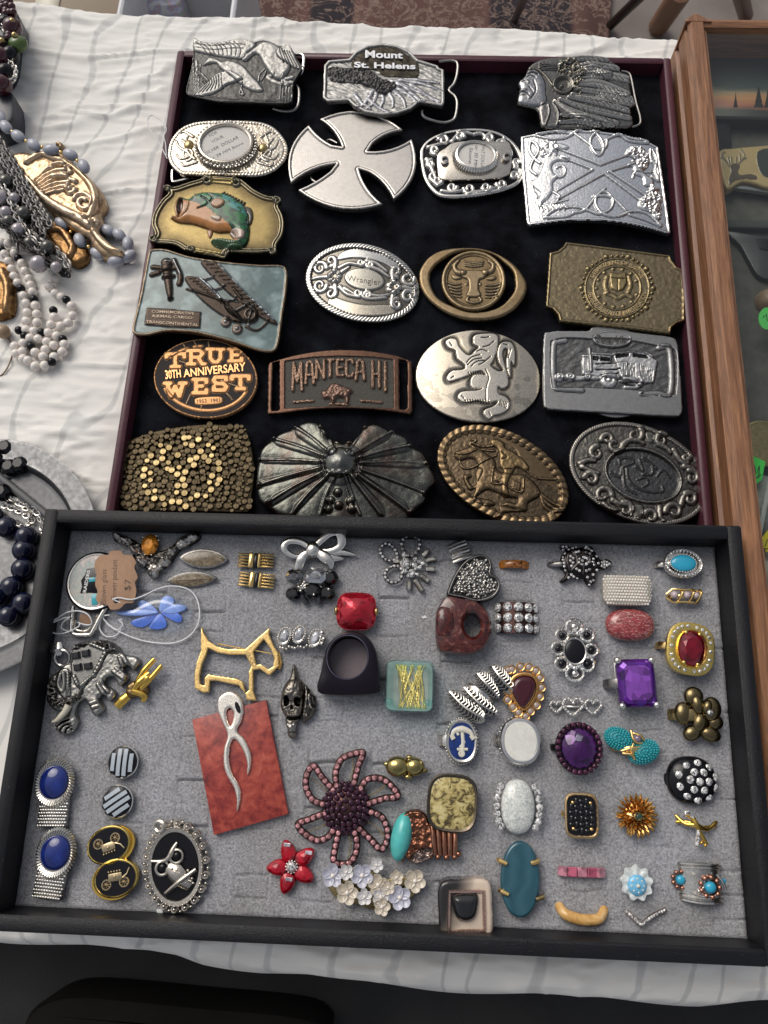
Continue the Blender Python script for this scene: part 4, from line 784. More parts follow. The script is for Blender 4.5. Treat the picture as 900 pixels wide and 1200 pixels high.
for x, y in ((255, 285), (620, 265)): p = q.L(zz([(x, y)]), 6)[0]; mb = MB(); mb.lathe([(1, 0), (1, 2), (.6, 2.2), (.55, .8)], (p[0], p[1], 4.2), 20, 2.8, 3.4); mb.build('lug', DSIL, q)

# 7 large silver rectangle
zz = Z(600, 140, 4.5); q = buckle('belt_buckle', 'large bright silver rectangular buckle with two lions and a diagonal cross', (699, 208), 3, 8, rx=1, bend=.0016)
SB = (1.3, 1.28, 1.25)
r = Rel(q, arcp((50, 70), (775, 118), -.045, 12) + [(780, 130)] + arcp((780, 135), (848, 570), 0, 3) + [(846, 582), (835, 586)] + arcp((820, 585), (105, 545), .045, 12) + [(92, 542), (85, 530)] + arcp((82, 520), (45, 95), 0, 3), 3, .42, .7, (1.1, 1.1, 1.12), zz, smooth=False)
r.rimband(.0, 1.6, .7, 'raised_border', SB, .6); r.noise(.07, .8, 5, 2, inner=1.8)
r.lines([[(240, 150), (465, 242)], [(465, 242), (640, 172)], [(245, 190), (425, 266)], [(425, 266), (240, 370)], [(490, 290), (690, 430)], [(245, 415), (490, 285)], [(510, 275), (650, 228)], [(515, 275), (710, 395)]], .7, 1.2, 'saltire', SB)
kn = [[(130, 75), (200, 95), (280, 95), (350, 60), (420, 60), (470, 110), (480, 160), (460, 190), (430, 170), (410, 120), (430, 80), (480, 60), (560, 75), (620, 110), (720, 115)], [(330, 75), (390, 120), (440, 155), (490, 150), (500, 110)], [(490, 110), (560, 80), (640, 85), (720, 110)], [(130, 70), (230, 60), (320, 75)],
      [(170, 510), (230, 470), (330, 460), (400, 480), (460, 500), (520, 470), (530, 420), (490, 380), (450, 400), (440, 450), (480, 500), (560, 510), (640, 480), (720, 490), (790, 545)], [(320, 490), (380, 480), (440, 410), (490, 365)], [(430, 405), (520, 410), (600, 480)], [(180, 510), (280, 510), (340, 485)], [(620, 500), (700, 520), (790, 550)],
      [(100, 100), (95, 150), (125, 200), (150, 220)], [(100, 100), (130, 120), (140, 160), (110, 210), (100, 250), (130, 280)], [(735, 145), (735, 200), (770, 240), (780, 300)], [(745, 150), (770, 200), (760, 260), (780, 310), (740, 290)]]
r.lines(kn, .85, 1.2, 'knotwork', SB)
r.poly([(165, 115), (200, 105), (230, 120), (260, 125), (300, 145), (270, 160), (235, 155), (240, 190), (300, 200), (295, 220), (240, 215), (210, 240), (220, 280), (240, 300), (215, 330), (215, 370), (190, 410), (165, 430), (145, 460), (140, 420), (155, 380), (125, 350), (105, 320), (140, 290), (160, 250), (175, 200), (150, 180), (150, 140)], 1.2, 1.8, 'lion', SB); r.lines([[(230, 300), (270, 295), (280, 260), (260, 240), (235, 250)], [(215, 375), (250, 400), (235, 430)]], .8, .9, 'lion', SB)
r.lines([[(150 + 14 * k, 445), (165 + 14 * k, 475 - (k % 2) * 12)] for k in range(10)] + [[(150, 450), (200, 440), (295, 420)], [(105, 310), (115, 360), (135, 400)]], .6, .7, 'lion', SB); clump(q, r, [(155, 110), (230, 110), (235, 180), (160, 185)], 40, .9, .6, 'lion', SB)
r.poly([(610, 150), (660, 135), (700, 150), (725, 190), (720, 240), (690, 265), (720, 290), (750, 310), (745, 340), (700, 340), (690, 300), (650, 285), (640, 250), (610, 240), (660, 215), (630, 195), (595, 185)], 1.2, 1.8, 'lion', SB); clump(q, r, [(620, 150), (700, 150), (725, 200), (700, 250), (650, 230)], 70, .9, .7, 'lion', SB)
r.poly([(735, 335), (780, 360), (790, 420), (775, 480), (790, 510), (760, 515), (735, 480), (690, 470), (665, 440), (690, 400), (720, 395)], 1.1, 1.8, 'lion', SB); clump(q, r, [(735, 340), (785, 370), (790, 500), (740, 490), (690, 450), (700, 410)], 90, .9, .7, 'lion', SB); r.lines([[(640, 300), (650, 270), (690, 270), (740, 265)]], .8, .8, 'lion', SB)
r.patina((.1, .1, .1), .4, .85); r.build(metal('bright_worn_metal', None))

# 8 fish
zz = Z(165, 195, 5.); q = buckle('belt_buckle', 'brass oval buckle with scrolled frame and a painted green and orange bass', (253, 254), 3, 8.6, ry=4, bend=.0005)
O = [(60, 330), (75, 260), (120, 190), (160, 150), (130, 125), (150, 110), (200, 115), (280, 90), (350, 70), (380, 45), (420, 55), (560, 65), (610, 90), (660, 130), (730, 165), (800, 175), (825, 200), (805, 225), (830, 280), (838, 340), (825, 400), (795, 450), (795, 500), (765, 515), (740, 495), (690, 500), (600, 500), (530, 500), (490, 535), (440, 525), (320, 505), (260, 490), (200, 455), (130, 445), (60, 440), (48, 415), (80, 390)]
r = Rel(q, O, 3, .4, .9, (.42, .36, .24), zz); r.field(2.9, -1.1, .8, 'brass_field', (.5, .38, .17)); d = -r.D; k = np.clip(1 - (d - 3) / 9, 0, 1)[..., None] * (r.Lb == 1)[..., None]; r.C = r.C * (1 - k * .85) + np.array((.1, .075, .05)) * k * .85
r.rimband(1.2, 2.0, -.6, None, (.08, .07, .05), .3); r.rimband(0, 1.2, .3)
r.lines([spiral(385, 75, 24, 300, 1.1), spiral(560, 90, 24, 230, 1.1, flip=-1), spiral(150, 130, 22, 330, 1.2, flip=-1), spiral(800, 200, 22, 200, 1.2), spiral(495, 505, 24, 60, 1.1, flip=-1), spiral(295, 485, 22, 120, 1.1), spiral(70, 420, 22, 30, 1.2), spiral(765, 490, 24, 120, 1.2, flip=-1)], [1.4, .7], 1.4, 'corner_scroll', (.3, .27, .2)); r.poly([(410, 62), (545, 78), (540, 105), (405, 90)], .9, .8, 'brass_tab', (.6, .47, .22), False); r.poly([(320, 478), (475, 490), (475, 520), (320, 505)], .9, .8, 'brass_tab', (.6, .47, .22), False)
FISH = [(180, 300), (190, 285), (225, 300), (215, 270), (205, 230), (215, 190), (240, 180), (280, 190), (310, 165), (370, 152), (440, 155), (500, 165), (560, 195), (600, 230), (625, 280), (632, 330), (635, 380), (625, 440), (600, 470), (550, 490), (500, 480), (440, 460), (415, 435), (470, 425), (520, 430), (555, 420), (530, 385), (450, 385), (380, 360), (300, 335), (220, 325)]
r.poly(FISH, 4.2, 5.5, 'bass', (.5, .21, .06))
x0 = r.pts([(430, 260)], False)[0]; Pb = r.pts([(215, 200), (290, 215), (390, 262), (470, 315), (530, 365), (575, 430), (560, 500), (700, 520), (700, 200), (500, 100), (250, 140)], False); k = (r.Lb == r.names.index('bass')) & (sdf_poly(Pb, r.X, r.Y) < vnoise(r.X, r.Y, 2.5, 4, 2) * 1.2); r.C[k] = (.02, .15, .045)
k2 = k & (vnoise(r.X, r.Y, 1.8, 8, 2) > .05); r.C[k2] = (.012, .05, .03); Pt = r.pts([(420, 160), (600, 215), (625, 300), (540, 260), (450, 200)], False); k3 = (r.Lb == r.names.index('bass')) & (sdf_poly(Pt, r.X, r.Y) < 0) & (vnoise(r.X, r.Y, 2, 9, 2) > -.1); r.C[k3] = (.06, .26, .24)
r.poly([(208, 225), (218, 195), (240, 185), (252, 220), (242, 272), (215, 282)], -3.4, 1.2, 'mouth', (.07, .03, .02)); r.lines([[(212, 280), (202, 235), (215, 190), (240, 180)], [(180, 298), (230, 300), (270, 270), (280, 230)]], .7, .8, 'bass', (.55, .3, .15)); r.dots([(322, 182)], 1.6, .7, 'bass_eye', (.35, .35, .2)); r.dots([(322, 182)], .8, .3, 'bass_eye', (.01, .01, .01))
r.lines([[(360, 190), (395, 215), (390, 240), (340, 260)], [(395, 170), (425, 200), (400, 230)]], .7, -.7, None, (.02, .05, .03))
r.poly([(415, 240), (440, 210), (485, 215), (490, 240), (450, 262)], 1.2, 1, 'fin', (.4, .22, .12)); r.poly([(412, 310), (440, 305), (470, 315), (465, 335), (430, 328)], 1, 1, 'fin', (.55, .45, .35)); r.poly([(520, 390), (560, 378), (610, 395), (600, 435), (560, 432)], 1.2, 1, 'fin', (.45, .33, .27)); r.poly([(390, 370), (420, 378), (402, 418)], .9, 1, 'fin', (.4, .2, .1))
r.poly([(600, 235), (640, 240), (655, 280), (645, 330), (625, 340), (630, 290)], 1.2, 1, 'fin', (.07, .06, .035)); r.lines([[(480 + 17 * k, 165 + 8 * k), (487 + 17 * k, 148 + 8.5 * k)] for k in range(8)], .6, 1.2, 'spines', (.06, .06, .04)); r.poly([(410, 435), (450, 425), (520, 435), (600, 470), (550, 492), (480, 482), (430, 465)], .8, 1.2, 'tail', (.03, .09, .03)); r.lines([[(425 + 15 * k, 440 + 2 * k), (445 + 15 * k, 465 + 2 * k)] for k in range(9)], .3, -.5)
r.tint(2.5, .25, 8, (.02, .02, .01), 'bass'); r.patina((.04, .035, .025), .5, .6)
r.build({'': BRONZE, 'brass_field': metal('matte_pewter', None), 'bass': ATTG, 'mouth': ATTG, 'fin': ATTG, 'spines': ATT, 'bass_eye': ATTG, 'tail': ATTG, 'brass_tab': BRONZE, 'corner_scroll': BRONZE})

# 9 biplane
zz = Z(150, 280, 4.5); q = buckle('belt_buckle', 'rectangular buckle with two biplanes on green marbled enamel', (245, 351), 3.2, 8.8, ry=4, bend=.0003)
O = [(130, 48), (200, 50), (330, 90), (520, 118), (700, 132), (800, 132), (838, 160), (836, 260), (815, 400), (795, 540), (765, 590), (690, 588), (560, 545), (430, 510), (330, 490), (200, 485), (100, 505), (35, 498), (22, 460), (60, 300), (95, 120), (108, 60)]
r = Rel(q, O, 3.2, .42, .9, (.3, .22, .15), zz); r.field(1.3, -.6, .5, 'enamel', (.1, .16, .155)); r.tint(16, .6, 12, (.24, .32, .32), 'enamel'); r.tint(7, .8, 13, (.3, .4, .4), 'enamel'); r.tint(9, .55, 15, (.05, .08, .08), 'enamel')
PB = (.075, .058, .048)
def strip(a, b_, w_, h, part): r.lines([[a, b_]], w_, h, part, PB, False, prof='f')
r.poly([(385, 128), (430, 122), (480, 135), (625, 285), (778, 428), (755, 444), (630, 368), (500, 258)], 1.6, .8, 'biplane_wing', PB); r.poly([(298, 205), (368, 202), (425, 238), (525, 348), (605, 432), (560, 436), (465, 385), (365, 300)], 1.6, .8, 'biplane_wing', PB)
r.lines([[(480, 135), (620, 285), (770, 428)], [(375, 208), (450, 275), (585, 425)]], .6, .9, 'wing_edge', (.4, .42, .45)); r.lines([[(330 + 18 * k, 215 + 14 * k), (360 + 18 * k, 215 + 16 * k)] for k in range(13)] + [[(420 + 22 * k, 140 + 20 * k), (460 + 22 * k, 140 + 20 * k)] for k in range(14)], .3, -.5)
r.poly([(500, 320), (560, 330), (620, 340), (680, 380), (680, 430), (630, 445), (570, 420), (520, 380)], 2.4, 2.5, 'fuselage', PB); r.lines([ell(645, 405, 26, 26) + ell(645, 405, 26, 26)[:1]], .8, 1, 'fuselage', (.2, .16, .13)); r.lines([[(400, 215), (450, 200)], [(450, 270), (510, 250)], [(520, 345), (570, 310)], [(560, 395), (640, 350)]], .7, 1.6, 'wing_strut', (.3, .28, .26)); r.lines([[(660, 352), (632, 458)]], [.5, 1.3, .5], 1.4, 'propeller', (.35, .32, .3)); r.lines([[(310, 262), (400, 295), (500, 330)], [(620, 460), (680, 480), (740, 430)], [(560, 270), (600, 320)]], .8, 1, 'strut', PB)
for c_ in ((515, 438), (575, 475)): r.poly(ell(*c_, 27, 27), 1.5, .8, 'wheel', (.2, .16, .14)); r.dots([c_], 1.2, .9, 'wheel', (.45, .45, .42))
r.lines([[(515, 430), (575, 440), (600, 470)]], .5, 1, 'strut', PB)
r.lines([[(200, 120), (215, 250), (222, 310)]], [3.4, 1.4], 1.6, 'distant_biplane', PB); r.lines([[(130, 145), (200, 150), (240, 120)], [(125, 185), (160, 175)], [(240, 110), (275, 190), (270, 235)], [(185, 160), (255, 150)], [(190, 200), (235, 195)]], 1.9, 1.3, 'distant_biplane', PB); r.lines([[(240, 110), (275, 185)], [(195, 120), (225, 115)]], .35, .6, 'distant_biplane', (.45, .48, .5)); r.dots([(222, 312)], 2, 1.2, 'distant_biplane', PB)
r.poly([(95, 360), (230, 368), (385, 385), (380, 470), (230, 465), (85, 450)], .9, .6, 'name_plate', PB, False); r.patina((.04, .035, .03), .5, .5); r.build({'': metal('antique_bronze', None), 'enamel': plain('glossy_enamel', None, .2, 0, .4, .1), 'wing_edge': SHINY}, 'rim')
NP = metal('plate_letters', (.25, .2, .16), .4)
for s_, a, b2 in (('COMMEMORATIVE', (125, 388), (350, 402)), ('AIRMAIL CARGO', (125, 412), (340, 424)), ('TRANSCONTINENTAL', (95, 442), (372, 462))): p = zz([a, b2]); dy = 3.2; text_on(q, s_, [(p[0][0], p[0][1] - dy), (p[1][0], p[1][1] - dy), p[1], p[0]], 3.5, .35, NP)

# 10 oval western
zz = Z(345, 270, 5.625); q = buckle('belt_buckle', 'oval antiqued silver buckle with rope border, flowers and a script name panel', (425, 331), 3, 3, rx=2, bend=.0018)
O = ell(447, 345, 383, 255, 12, 60); r = Rel(q, O, 3, .36, 1., (.6, .59, .55), zz)
r.rope(r.inset(1.7), 1.9, 1.0, 2.3, 'rope_border', (.66, .64, .6)); r.field(3.5, -.5, .3, None, (.24, .22, .19)); 
r.poly([(290, 190), (380, 180), (500, 190), (600, 220), (680, 270), (700, 230), (620, 170), (480, 130), (380, 120), (300, 150)], .6, .8, 'smooth_panel', (.66, .66, .64)); r.poly([(250, 435), (350, 465), (470, 490), (640, 490), (660, 540), (560, 560), (420, 560), (300, 530), (220, 480)], .6, .8, 'smooth_panel', (.66, .6, .5)); r.poly(ell(462, 322, 132, 72, 8), 1, 1, 'name_panel', (.6, .57, .5))
def flower(cx, cy, rr): 
    for k in range(7): a = k * 2 * math.pi / 7; r.dots([(cx + rr * math.cos(a), cy + rr * math.sin(a))], 2.2, 1.1, 'flower', (.64, .62, .58))
    r.dots([(cx, cy)], 1.5, .8, 'flower', (.55, .5, .4))
flower(262, 300, 30); flower(655, 370, 30)
S = []
for cx, cy, sx in ((262, 300, -1), (655, 370, 1)):
    S += [spiral(cx + sx * 95, cy - 60, 45, 0, 1.1, flip=sx), spiral(cx + sx * 95, cy + 55, 45, 0, 1.1, flip=-sx), spiral(cx + sx * 20, cy - 105, 35, 90, 1, flip=sx), spiral(cx + sx * 20, cy + 110, 38, 270, 1, flip=-sx), [(cx, cy - 40), (cx - sx * 10, cy - 90), (cx + sx * 10, cy - 130)], [(cx, cy + 40), (cx - sx * 10, cy + 90), (cx + sx * 20, cy + 140)], [(cx + sx * 40, cy), (cx + sx * 100, cy), (cx + sx * 150, cy + 10)]]
S += [[(300, 240), (360, 215), (430, 225), (470, 215)], [(480, 200), (540, 215), (610, 265)], [(490, 235), (560, 260), (620, 300)], [(310, 270), (360, 240)], [(300, 370), (350, 420), (430, 440)], [(440, 410), (460, 440), (520, 450), (600, 440)], [(480, 420), (560, 430), (620, 420)], [(330, 380), (400, 420)], spiral(420, 410, 25, 0, 1), spiral(485, 425, 25, 180, 1), spiral(440, 210, 22, 0, 1), spiral(500, 225, 22, 180, 1, flip=-1)]
r.lines(S, [1.7, 1.0], 1.1, 'scrollwork', (.7, .67, .62)); r.patina((.035, .03, .025), .4, .95); r.build(SHINY)
text_on(q, 'Wrangler', [(407, 322.5), (446, 328), (446, 336.5), (407, 331)], 3.45, .25, metal('engraved_dark', (.1, .09, .08), .5), bold=-.01)

# 11 bull
zz = Z(480, 275, 5.625); q = buckle('belt_buckle', 'bronze oval ring buckle with a round bull head medallion', (554, 331), 3.5, 3, ry=-2)
BR = (.3, .215, .12)
r = Rel(q, [(60, 270), (75, 210), (130, 140), (220, 95), (350, 80), (480, 88), (600, 130), (700, 200), (765, 290), (775, 350), (750, 420), (690, 490), (600, 540), (480, 560), (350, 550), (230, 505), (130, 430), (75, 350)], 3.2, .4, 1.8, BR, zz, holes=[[(135, 270), (160, 215), (210, 170), (300, 118), (420, 100), (540, 125), (620, 180), (680, 240), (693, 300), (690, 360), (650, 420), (590, 470), (500, 498), (400, 500), (300, 470), (200, 420), (150, 350)]]); r.tint(12, .4, 3, (.38, .3, .2)); r.build(BRONZE, 'oval_ring')
r = Rel(q, ell(422, 303, 213, 198, 0, 50), 4.6, .36, 1, BR, zz); r.rimband(0, 2.6, .7, 'medallion_rim', (.36, .27, .16), 1.2); r.field(3.6, -.5, .4)
B = (.38, .29, .18)
r.poly([(350, 240), (420, 235), (500, 240), (520, 255), (490, 285), (460, 300), (455, 360), (470, 395), (450, 410), (395, 410), (375, 395), (390, 360), (385, 300), (350, 280), (335, 255)], 1., 1, 'bull_head', B); r.lines([[(350, 250), (310, 240), (295, 205), (325, 170)], [(500, 250), (540, 235), (550, 200), (520, 175)]], [2.3, .6], 1.1, 'horn', B); r.poly([(345, 285), (300, 265), (275, 272), (300, 295)], .8, .8, 'ear', B); r.poly([(505, 290), (550, 272), (572, 285), (540, 300)], .8, .8, 'ear', B)
r.lines([[(385, 415), (380, 435), (425, 448), (470, 435), (460, 415)]], .9, .9, 'nose_ring', B); r.lines([[(360 + 3 * k, 175 + 13 * k), (425, 185 + 12 * k), (485 - 3 * k, 175 + 13 * k)] for k in range(3)] + [[(250 + 8 * k, 310 + 22 * k), (290 + 5 * k, 325 + 20 * k), (335 + k, 322 + 22 * k)] for k in range(5)] + [[(600 - 6 * k, 320 + 22 * k), (550 - 4 * k, 332 + 20 * k), (500, 330 + 20 * k)] for k in range(5)], .6, .7, 'mane', B); r.dots([(375, 325), (465, 325)], 1, .5, 'eye', B); r.patina((.03, .025, .018), .3, .95); r.build(BRONZE, 'medallion')

# 12 plaque with seal
zz = Z(630, 275, 5.); q = buckle('belt_buckle', 'bronze plaque buckle with notched corners and a round government seal', (720, 337), 3.2, 5, rx=-1)
O = [(165, 44), (470, 82), (775, 122), (785, 150), (815, 190), (858, 208), (862, 350), (862, 505), (815, 520), (785, 545), (778, 580), (450, 540), (130, 508), (120, 470), (90, 435), (48, 420), (60, 260), (70, 108), (120, 95), (150, 70)]
GC = (.36, .29, .18)
r = Rel(q, O, 3.2, .4, .8, GC, zz, smooth=False); r.rimband(0, 1.5, .7, 'raised_border', (.4, .31, .17), .7); r.noise(.14, 2, 6, 3, inner=1.8, part='')
cc = (465, 315); rad = lambda a, s_=1.: (cc[0] + s_ * math.cos(a), cc[1] + s_ * math.sin(a) * .92)
r.poly(ell(*cc, 190, 176), .35, .8, 'seal', GC); r.lines([ell(*cc, k, k * .92, 0, 50) + ell(*cc, k, k * .92, 0, 50)[:1] for k in (188, 138)], .5, .6, 'seal', (.4, .32, .18))
r.dots([rad(t, 205 + (k % 4 == 0) * 6) for k, t in enumerate(np.linspace(0, 2 * math.pi, 40, endpoint=False))], [1.6 if k % 4 == 0 else 1.0 for k in range(40)], 1.3, 'seal_beads', (.45, .36, .2)); r.dots([rad(t, 122) for t in np.linspace(.35, 5.9, 13)], 1.1, .8, 'star', (.4, .32, .18))
r.poly([(420, 225), (470, 235), (515, 225), (520, 290), (500, 325), (465, 335), (430, 320), (422, 280)], .9, .8, 'shield', (.42, .33, .17), False); r.lines([[(468, 262), (468, 330)], [(430, 258), (508, 262)]], .4, -.5); r.lines([[(400, 345), (440, 360), (470, 375), (510, 355), (550, 370)]], 1.4, .7, 'ribbon', (.4, .32, .18)); r.lines([[(405, 250), (395, 300), (410, 340)], [(535, 250), (545, 300), (530, 340)]], 1.3, .6, 'wreath', (.36, .28, .15))
r.tint(10, .4, 7, (.4, .32, .2)); r.patina((.06, .045, .025), .35, .85); r.build(BRONZE)
def arctext(q, s, c, R0, R1, a0, a1, z, ext, mat, bold=0., asp=.92):
    """text on an arc, photo px centre c, radii R0 (baseline) R1 (cap), angles deg clockwise from right"""
    V, F = text_geo(s, bold, ext); a = np.radians(a0 + (a1 - a0) * V[:, 0]); rr = R0 + (R1 - R0) * V[:, 1]
    P = q.L([(c[0] + k * math.cos(t), c[1] + asp * k * math.sin(t)) for k, t in zip(rr, a)], z); mb = MB(); mb.add(np.column_stack([P, V[:, 2] + z]), F); link('lettering', mb.mesh('lettering', False, q.zf), mat, q.root, 'stuff')
GM = metal('bronze_letter', (.7, .55, .32), .35); C0 = zz([cc])[0]
arctext(q, 'DEPARTMENT OF JUSTICE', C0, 29.5, 35.5, 205, 335, 3.6, .5, GM); arctext(q, 'FEDERAL BUREAU OF INVESTIGATION', C0, 35.5, 29.5, 170, 10, 3.6, .5, GM)

# 13 round gold lettered
zz = Z(165, 385, 5.625); q = buckle('belt_buckle', 'round dark and gold buckle lettered TRUE WEST, partly under the biplane buckle', (240, 442), 3, 2)
O = ell(427, 330, 342, 262, 3, 60); DK = (.02, .014, .013); GO = (.62, .33, .15)
r = Rel(q, O, 2.6, .34, .8, DK, zz); r.rimband(0, .9, .5, 'gold_rim', GO, .4); P = r.inset(5.2); r.lines([list(P[17:133:4]), list(P[180:206:4]), list(P[212:224:4])], 1.1, .5, 'gold_ring', GO, False, True)
r.lines([[(260, 60), (300, 140)], [(350, 80), (375, 130)], [(445, 85), (450, 120)], [(330, 430), (300, 495)], [(400, 510), (400, 530)], [(565, 425), (605, 470)], [(240, 210), (295, 228)], [(530, 345), (645, 385)]], .35, .5, 'gold_ray', (.45, .3, .18), False)
def GL(ch, x0, y0, x1, y1, sh=0): # slab serif glyph strokes in crop px
    D_ = {'T': [[(0, 0), (1, 0)], [(0, 0), (0, .25)], [(1, 0), (1, .25)], [(.5, 0), (.5, 1)], [(.28, 1), (.72, 1)]], 'R': [[(.2, 0), (.2, 1)], [(0, 0), (.7, 0), (.88, .2), (.7, .5), (.2, .5)], [(0, 1), (.4, 1)], [(.6, .5), (.85, 1), (1, 1)]], 'U': [[(.2, 0), (.2, .7), (.4, 1), (.62, 1), (.8, .7), (.8, 0)], [(0, 0), (.4, 0)], [(.6, 0), (1, 0)]],
          'E': [[(.2, 0), (.2, 1)], [(0, 0), (.95, 0), (.95, .22)], [(0, 1), (.95, 1), (.95, .78)], [(.2, .5), (.65, .5)]], 'W': [[(.12, 0), (.3, 1), (.5, .25), (.7, 1), (.88, 0)], [(0, 0), (.28, 0)], [(.72, 0), (1, 0)]], 'S': [[(.9, .25), (.9, 0), (.2, 0), (.08, .25), (.25, .48), (.75, .52), (.92, .75), (.8, 1), (.1, 1), (.1, .75)]],
          'M': [[(.05, 1), (.15, 0), (.5, .7), (.85, 0), (.95, 1)]], 'A': [[(0, 1), (.2, .1), (.5, 0), (.8, .1), (1, 1)], [(.1, .62), (.9, .62)]], 'N': [[(.05, 1), (.05, 0), (.95, 1), (.95, 0)]], 'C': [[(.95, .2), (.8, 0), (.2, 0), (.05, .2), (.05, .8), (.2, 1), (.8, 1), (.95, .8)]], 'H': [[(.1, 0), (.1, 1)], [(.9, 0), (.9, 1)], [(.1, .5), (.9, .5)]], 'I': [[(.5, 0), (.5, 1)]], 't': [[(0, 0), (1, 0)], [(.5, 0), (.5, 1)]], 'e': [[(.95, 0), (.1, 0), (.1, 1), (.95, 1)], [(.1, .5), (.8, .5)]]}
    return [[(x0 + (x1 - x0) * u + sh * v, y0 + (y1 - y0) * v) for u, v in s_] for s_ in D_[ch]]
for ch, x0, y0, x1, y1 in (('T', 172, 172, 290, 255), ('R', 312, 150, 425, 238), ('U', 440, 140, 550, 225), ('E', 585, 138, 672, 218)): r.lines(GL(ch, x0, y0, x1, y1), 1.9, .9, 'title_letters', GO, False, prof='f')
for ch, x0, y0, x1, y1 in (('W', 160, 365, 300, 450), ('E', 350, 340, 440, 428), ('S', 475, 325, 575, 410), ('T', 605, 318, 715, 400)): r.lines(GL(ch, x0, y0, x1, y1), 2., .9, 'title_letters', GO, False, prof='f')
r.poly(ell(448, 478, 92, 26, -3, 30, 4), .6, .5, 'date_tab', GO); r.build({'': plain('dark_painted_ground', None, .6, spec=.2), 'title_letters': metal('gold_worn', None, .42, .3, .02), 'gold_rim': metal('gold_worn', None), 'gold_ring': metal('gold_worn', None), 'gold_ray': metal('gold_worn', None), 'date_tab': metal('gold_worn', None)})
GW = metal('gold_letter', (.6, .31, .14), .3); p = zz([(160, 278), (262, 272), (268, 325), (165, 338), (280, 272), (690, 225), (692, 282), (285, 325)]); text_on(q, '30TH', p[:4], 2.6, .6, GW, bold=.02); text_on(q, 'ANNIVERSARY', p[4:], 2.6, .6, GW, bold=.015)
p = zz([(372, 468), (525, 460), (525, 486), (372, 494)]); text_on(q, '1953  1983', p, 3.15, .12, INK, 'print', .01)

# 14 lettered rectangle
zz = Z(300, 400, 4.5); q = buckle('belt_buckle', 'copper toned buckle reading MANTECA HI above a small buffalo, with side slots', (398, 449), 3, 3, bend=.0006)
CP = (.15, .085, .06); O = arcp((70, 105), (815, 88), .12 * -.6, 12) + [(822, 100), (826, 360), (815, 378)] + arcp((812, 380), (70, 388), .045, 10) + [(60, 380), (62, 120)]
r = Rel(q, O, 2.6, .38, .8, CP, zz, smooth=False, holes=[[(88, 105), (122, 100), (122, 355), (110, 362), (85, 362), (80, 345)], [(755, 92), (790, 95), (800, 110), (798, 345), (785, 356), (758, 352)]])
r.poly([(150, 100), (300, 82), (450, 76), (600, 80), (725, 92), (728, 350), (600, 346), (450, 342), (300, 345), (150, 352)], -.7, .6, 'recess', (.065, .06, .05), False); r.noise(.2, .6, 4, 2, part='recess')
LT = (.22, .145, .105)
for ch, x0, x1, y0, y1 in (('M', 190, 245, 112, 255), ('A', 262, 305, 105, 222), ('N', 318, 362, 100, 195), ('t', 372, 410, 98, 185), ('e', 425, 462, 98, 180), ('C', 475, 515, 98, 185), ('A', 528, 572, 98, 202), ('H', 612, 655, 105, 240), ('I', 665, 700, 108, 260)): r.lines(GL(ch, x0, y0, x1, y1), 1.25, 1.3, 'title_letters', LT, False, prof='f')
r.poly([(345, 265), (372, 255), (390, 228), (420, 220), (460, 235), (500, 250), (512, 265), (495, 280), (490, 325), (470, 325), (465, 300), (425, 300), (415, 325), (400, 325), (390, 305), (360, 305), (345, 290)], 2., 2.4, 'buffalo', (.22, .14, .11)); r.lines([[(390, 330), (490, 330)], [(200, 318), (300, 312)], [(555, 312), (662, 318)]], 1., .9, 'bar', LT, False, prof='f'); r.noise(.25, 1, 5, 2, part='buffalo')
r.patina((.03, .025, .02), .35, .7); r.build({'': COPPER and BRONZE, 'recess': plain('dark_enamel_ground', None, .8)}, 'frame')

# 15 lion oval
zz = Z(475, 375, 5.); q = buckle('belt_buckle', 'satin silver oval buckle with a rampant lion', (560, 440), 3, 3, ry=1.5, bend=.0022)
LN = (.76, .68, .55); r = Rel(q, ell(432, 328, 372, 270, 5, 60), 2.8, .34, .9, LN, zz)
Pd = r.pts([(732, 0), (732, 650), (900, 650), (900, 0)], False); 
LI = [(400, 100), (430, 85), (520, 82), (545, 110), (535, 180), (515, 240), (500, 270), (545, 300), (575, 290), (550, 250), (540, 200), (550, 150), (575, 128), (620, 130), (640, 165), (645, 215), (640, 260), (620, 240), (618, 330), (600, 300), (595, 230), (605, 190), (598, 165), (578, 170), (570, 210), (590, 290), (605, 350), (600, 385), (570, 402), (545, 390), (545, 430), (590, 450), (612, 480), (605, 520), (560, 550), (520, 560), (490, 582), (460, 550), (470, 525), (520, 505), (540, 475), (480, 485), (420, 475), (350, 485), (312, 460), (318, 430), (350, 418), (420, 415), (450, 400), (395, 400), (382, 360), (400, 325), (440, 318), (470, 325), (450, 300), (400, 310), (360, 330), (300, 350), (255, 358), (246, 330), (275, 298), (340, 290), (350, 265), (305, 225), (295, 180), (255, 160), (238, 125), (265, 107), (300, 115), (315, 155), (355, 200), (385, 205), (410, 180), (430, 160), (400, 140)]
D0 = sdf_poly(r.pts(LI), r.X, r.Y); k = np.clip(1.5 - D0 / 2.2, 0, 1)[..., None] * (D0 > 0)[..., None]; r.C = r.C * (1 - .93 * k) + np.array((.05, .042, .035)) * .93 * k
k = (vnoise(r.X, r.Y, 5, 3, 3) + .03 * (-r.Y - 8) > .15)[..., None] * .5; r.C = r.C * (1 - k) + np.array((.3, .27, .24)) * k
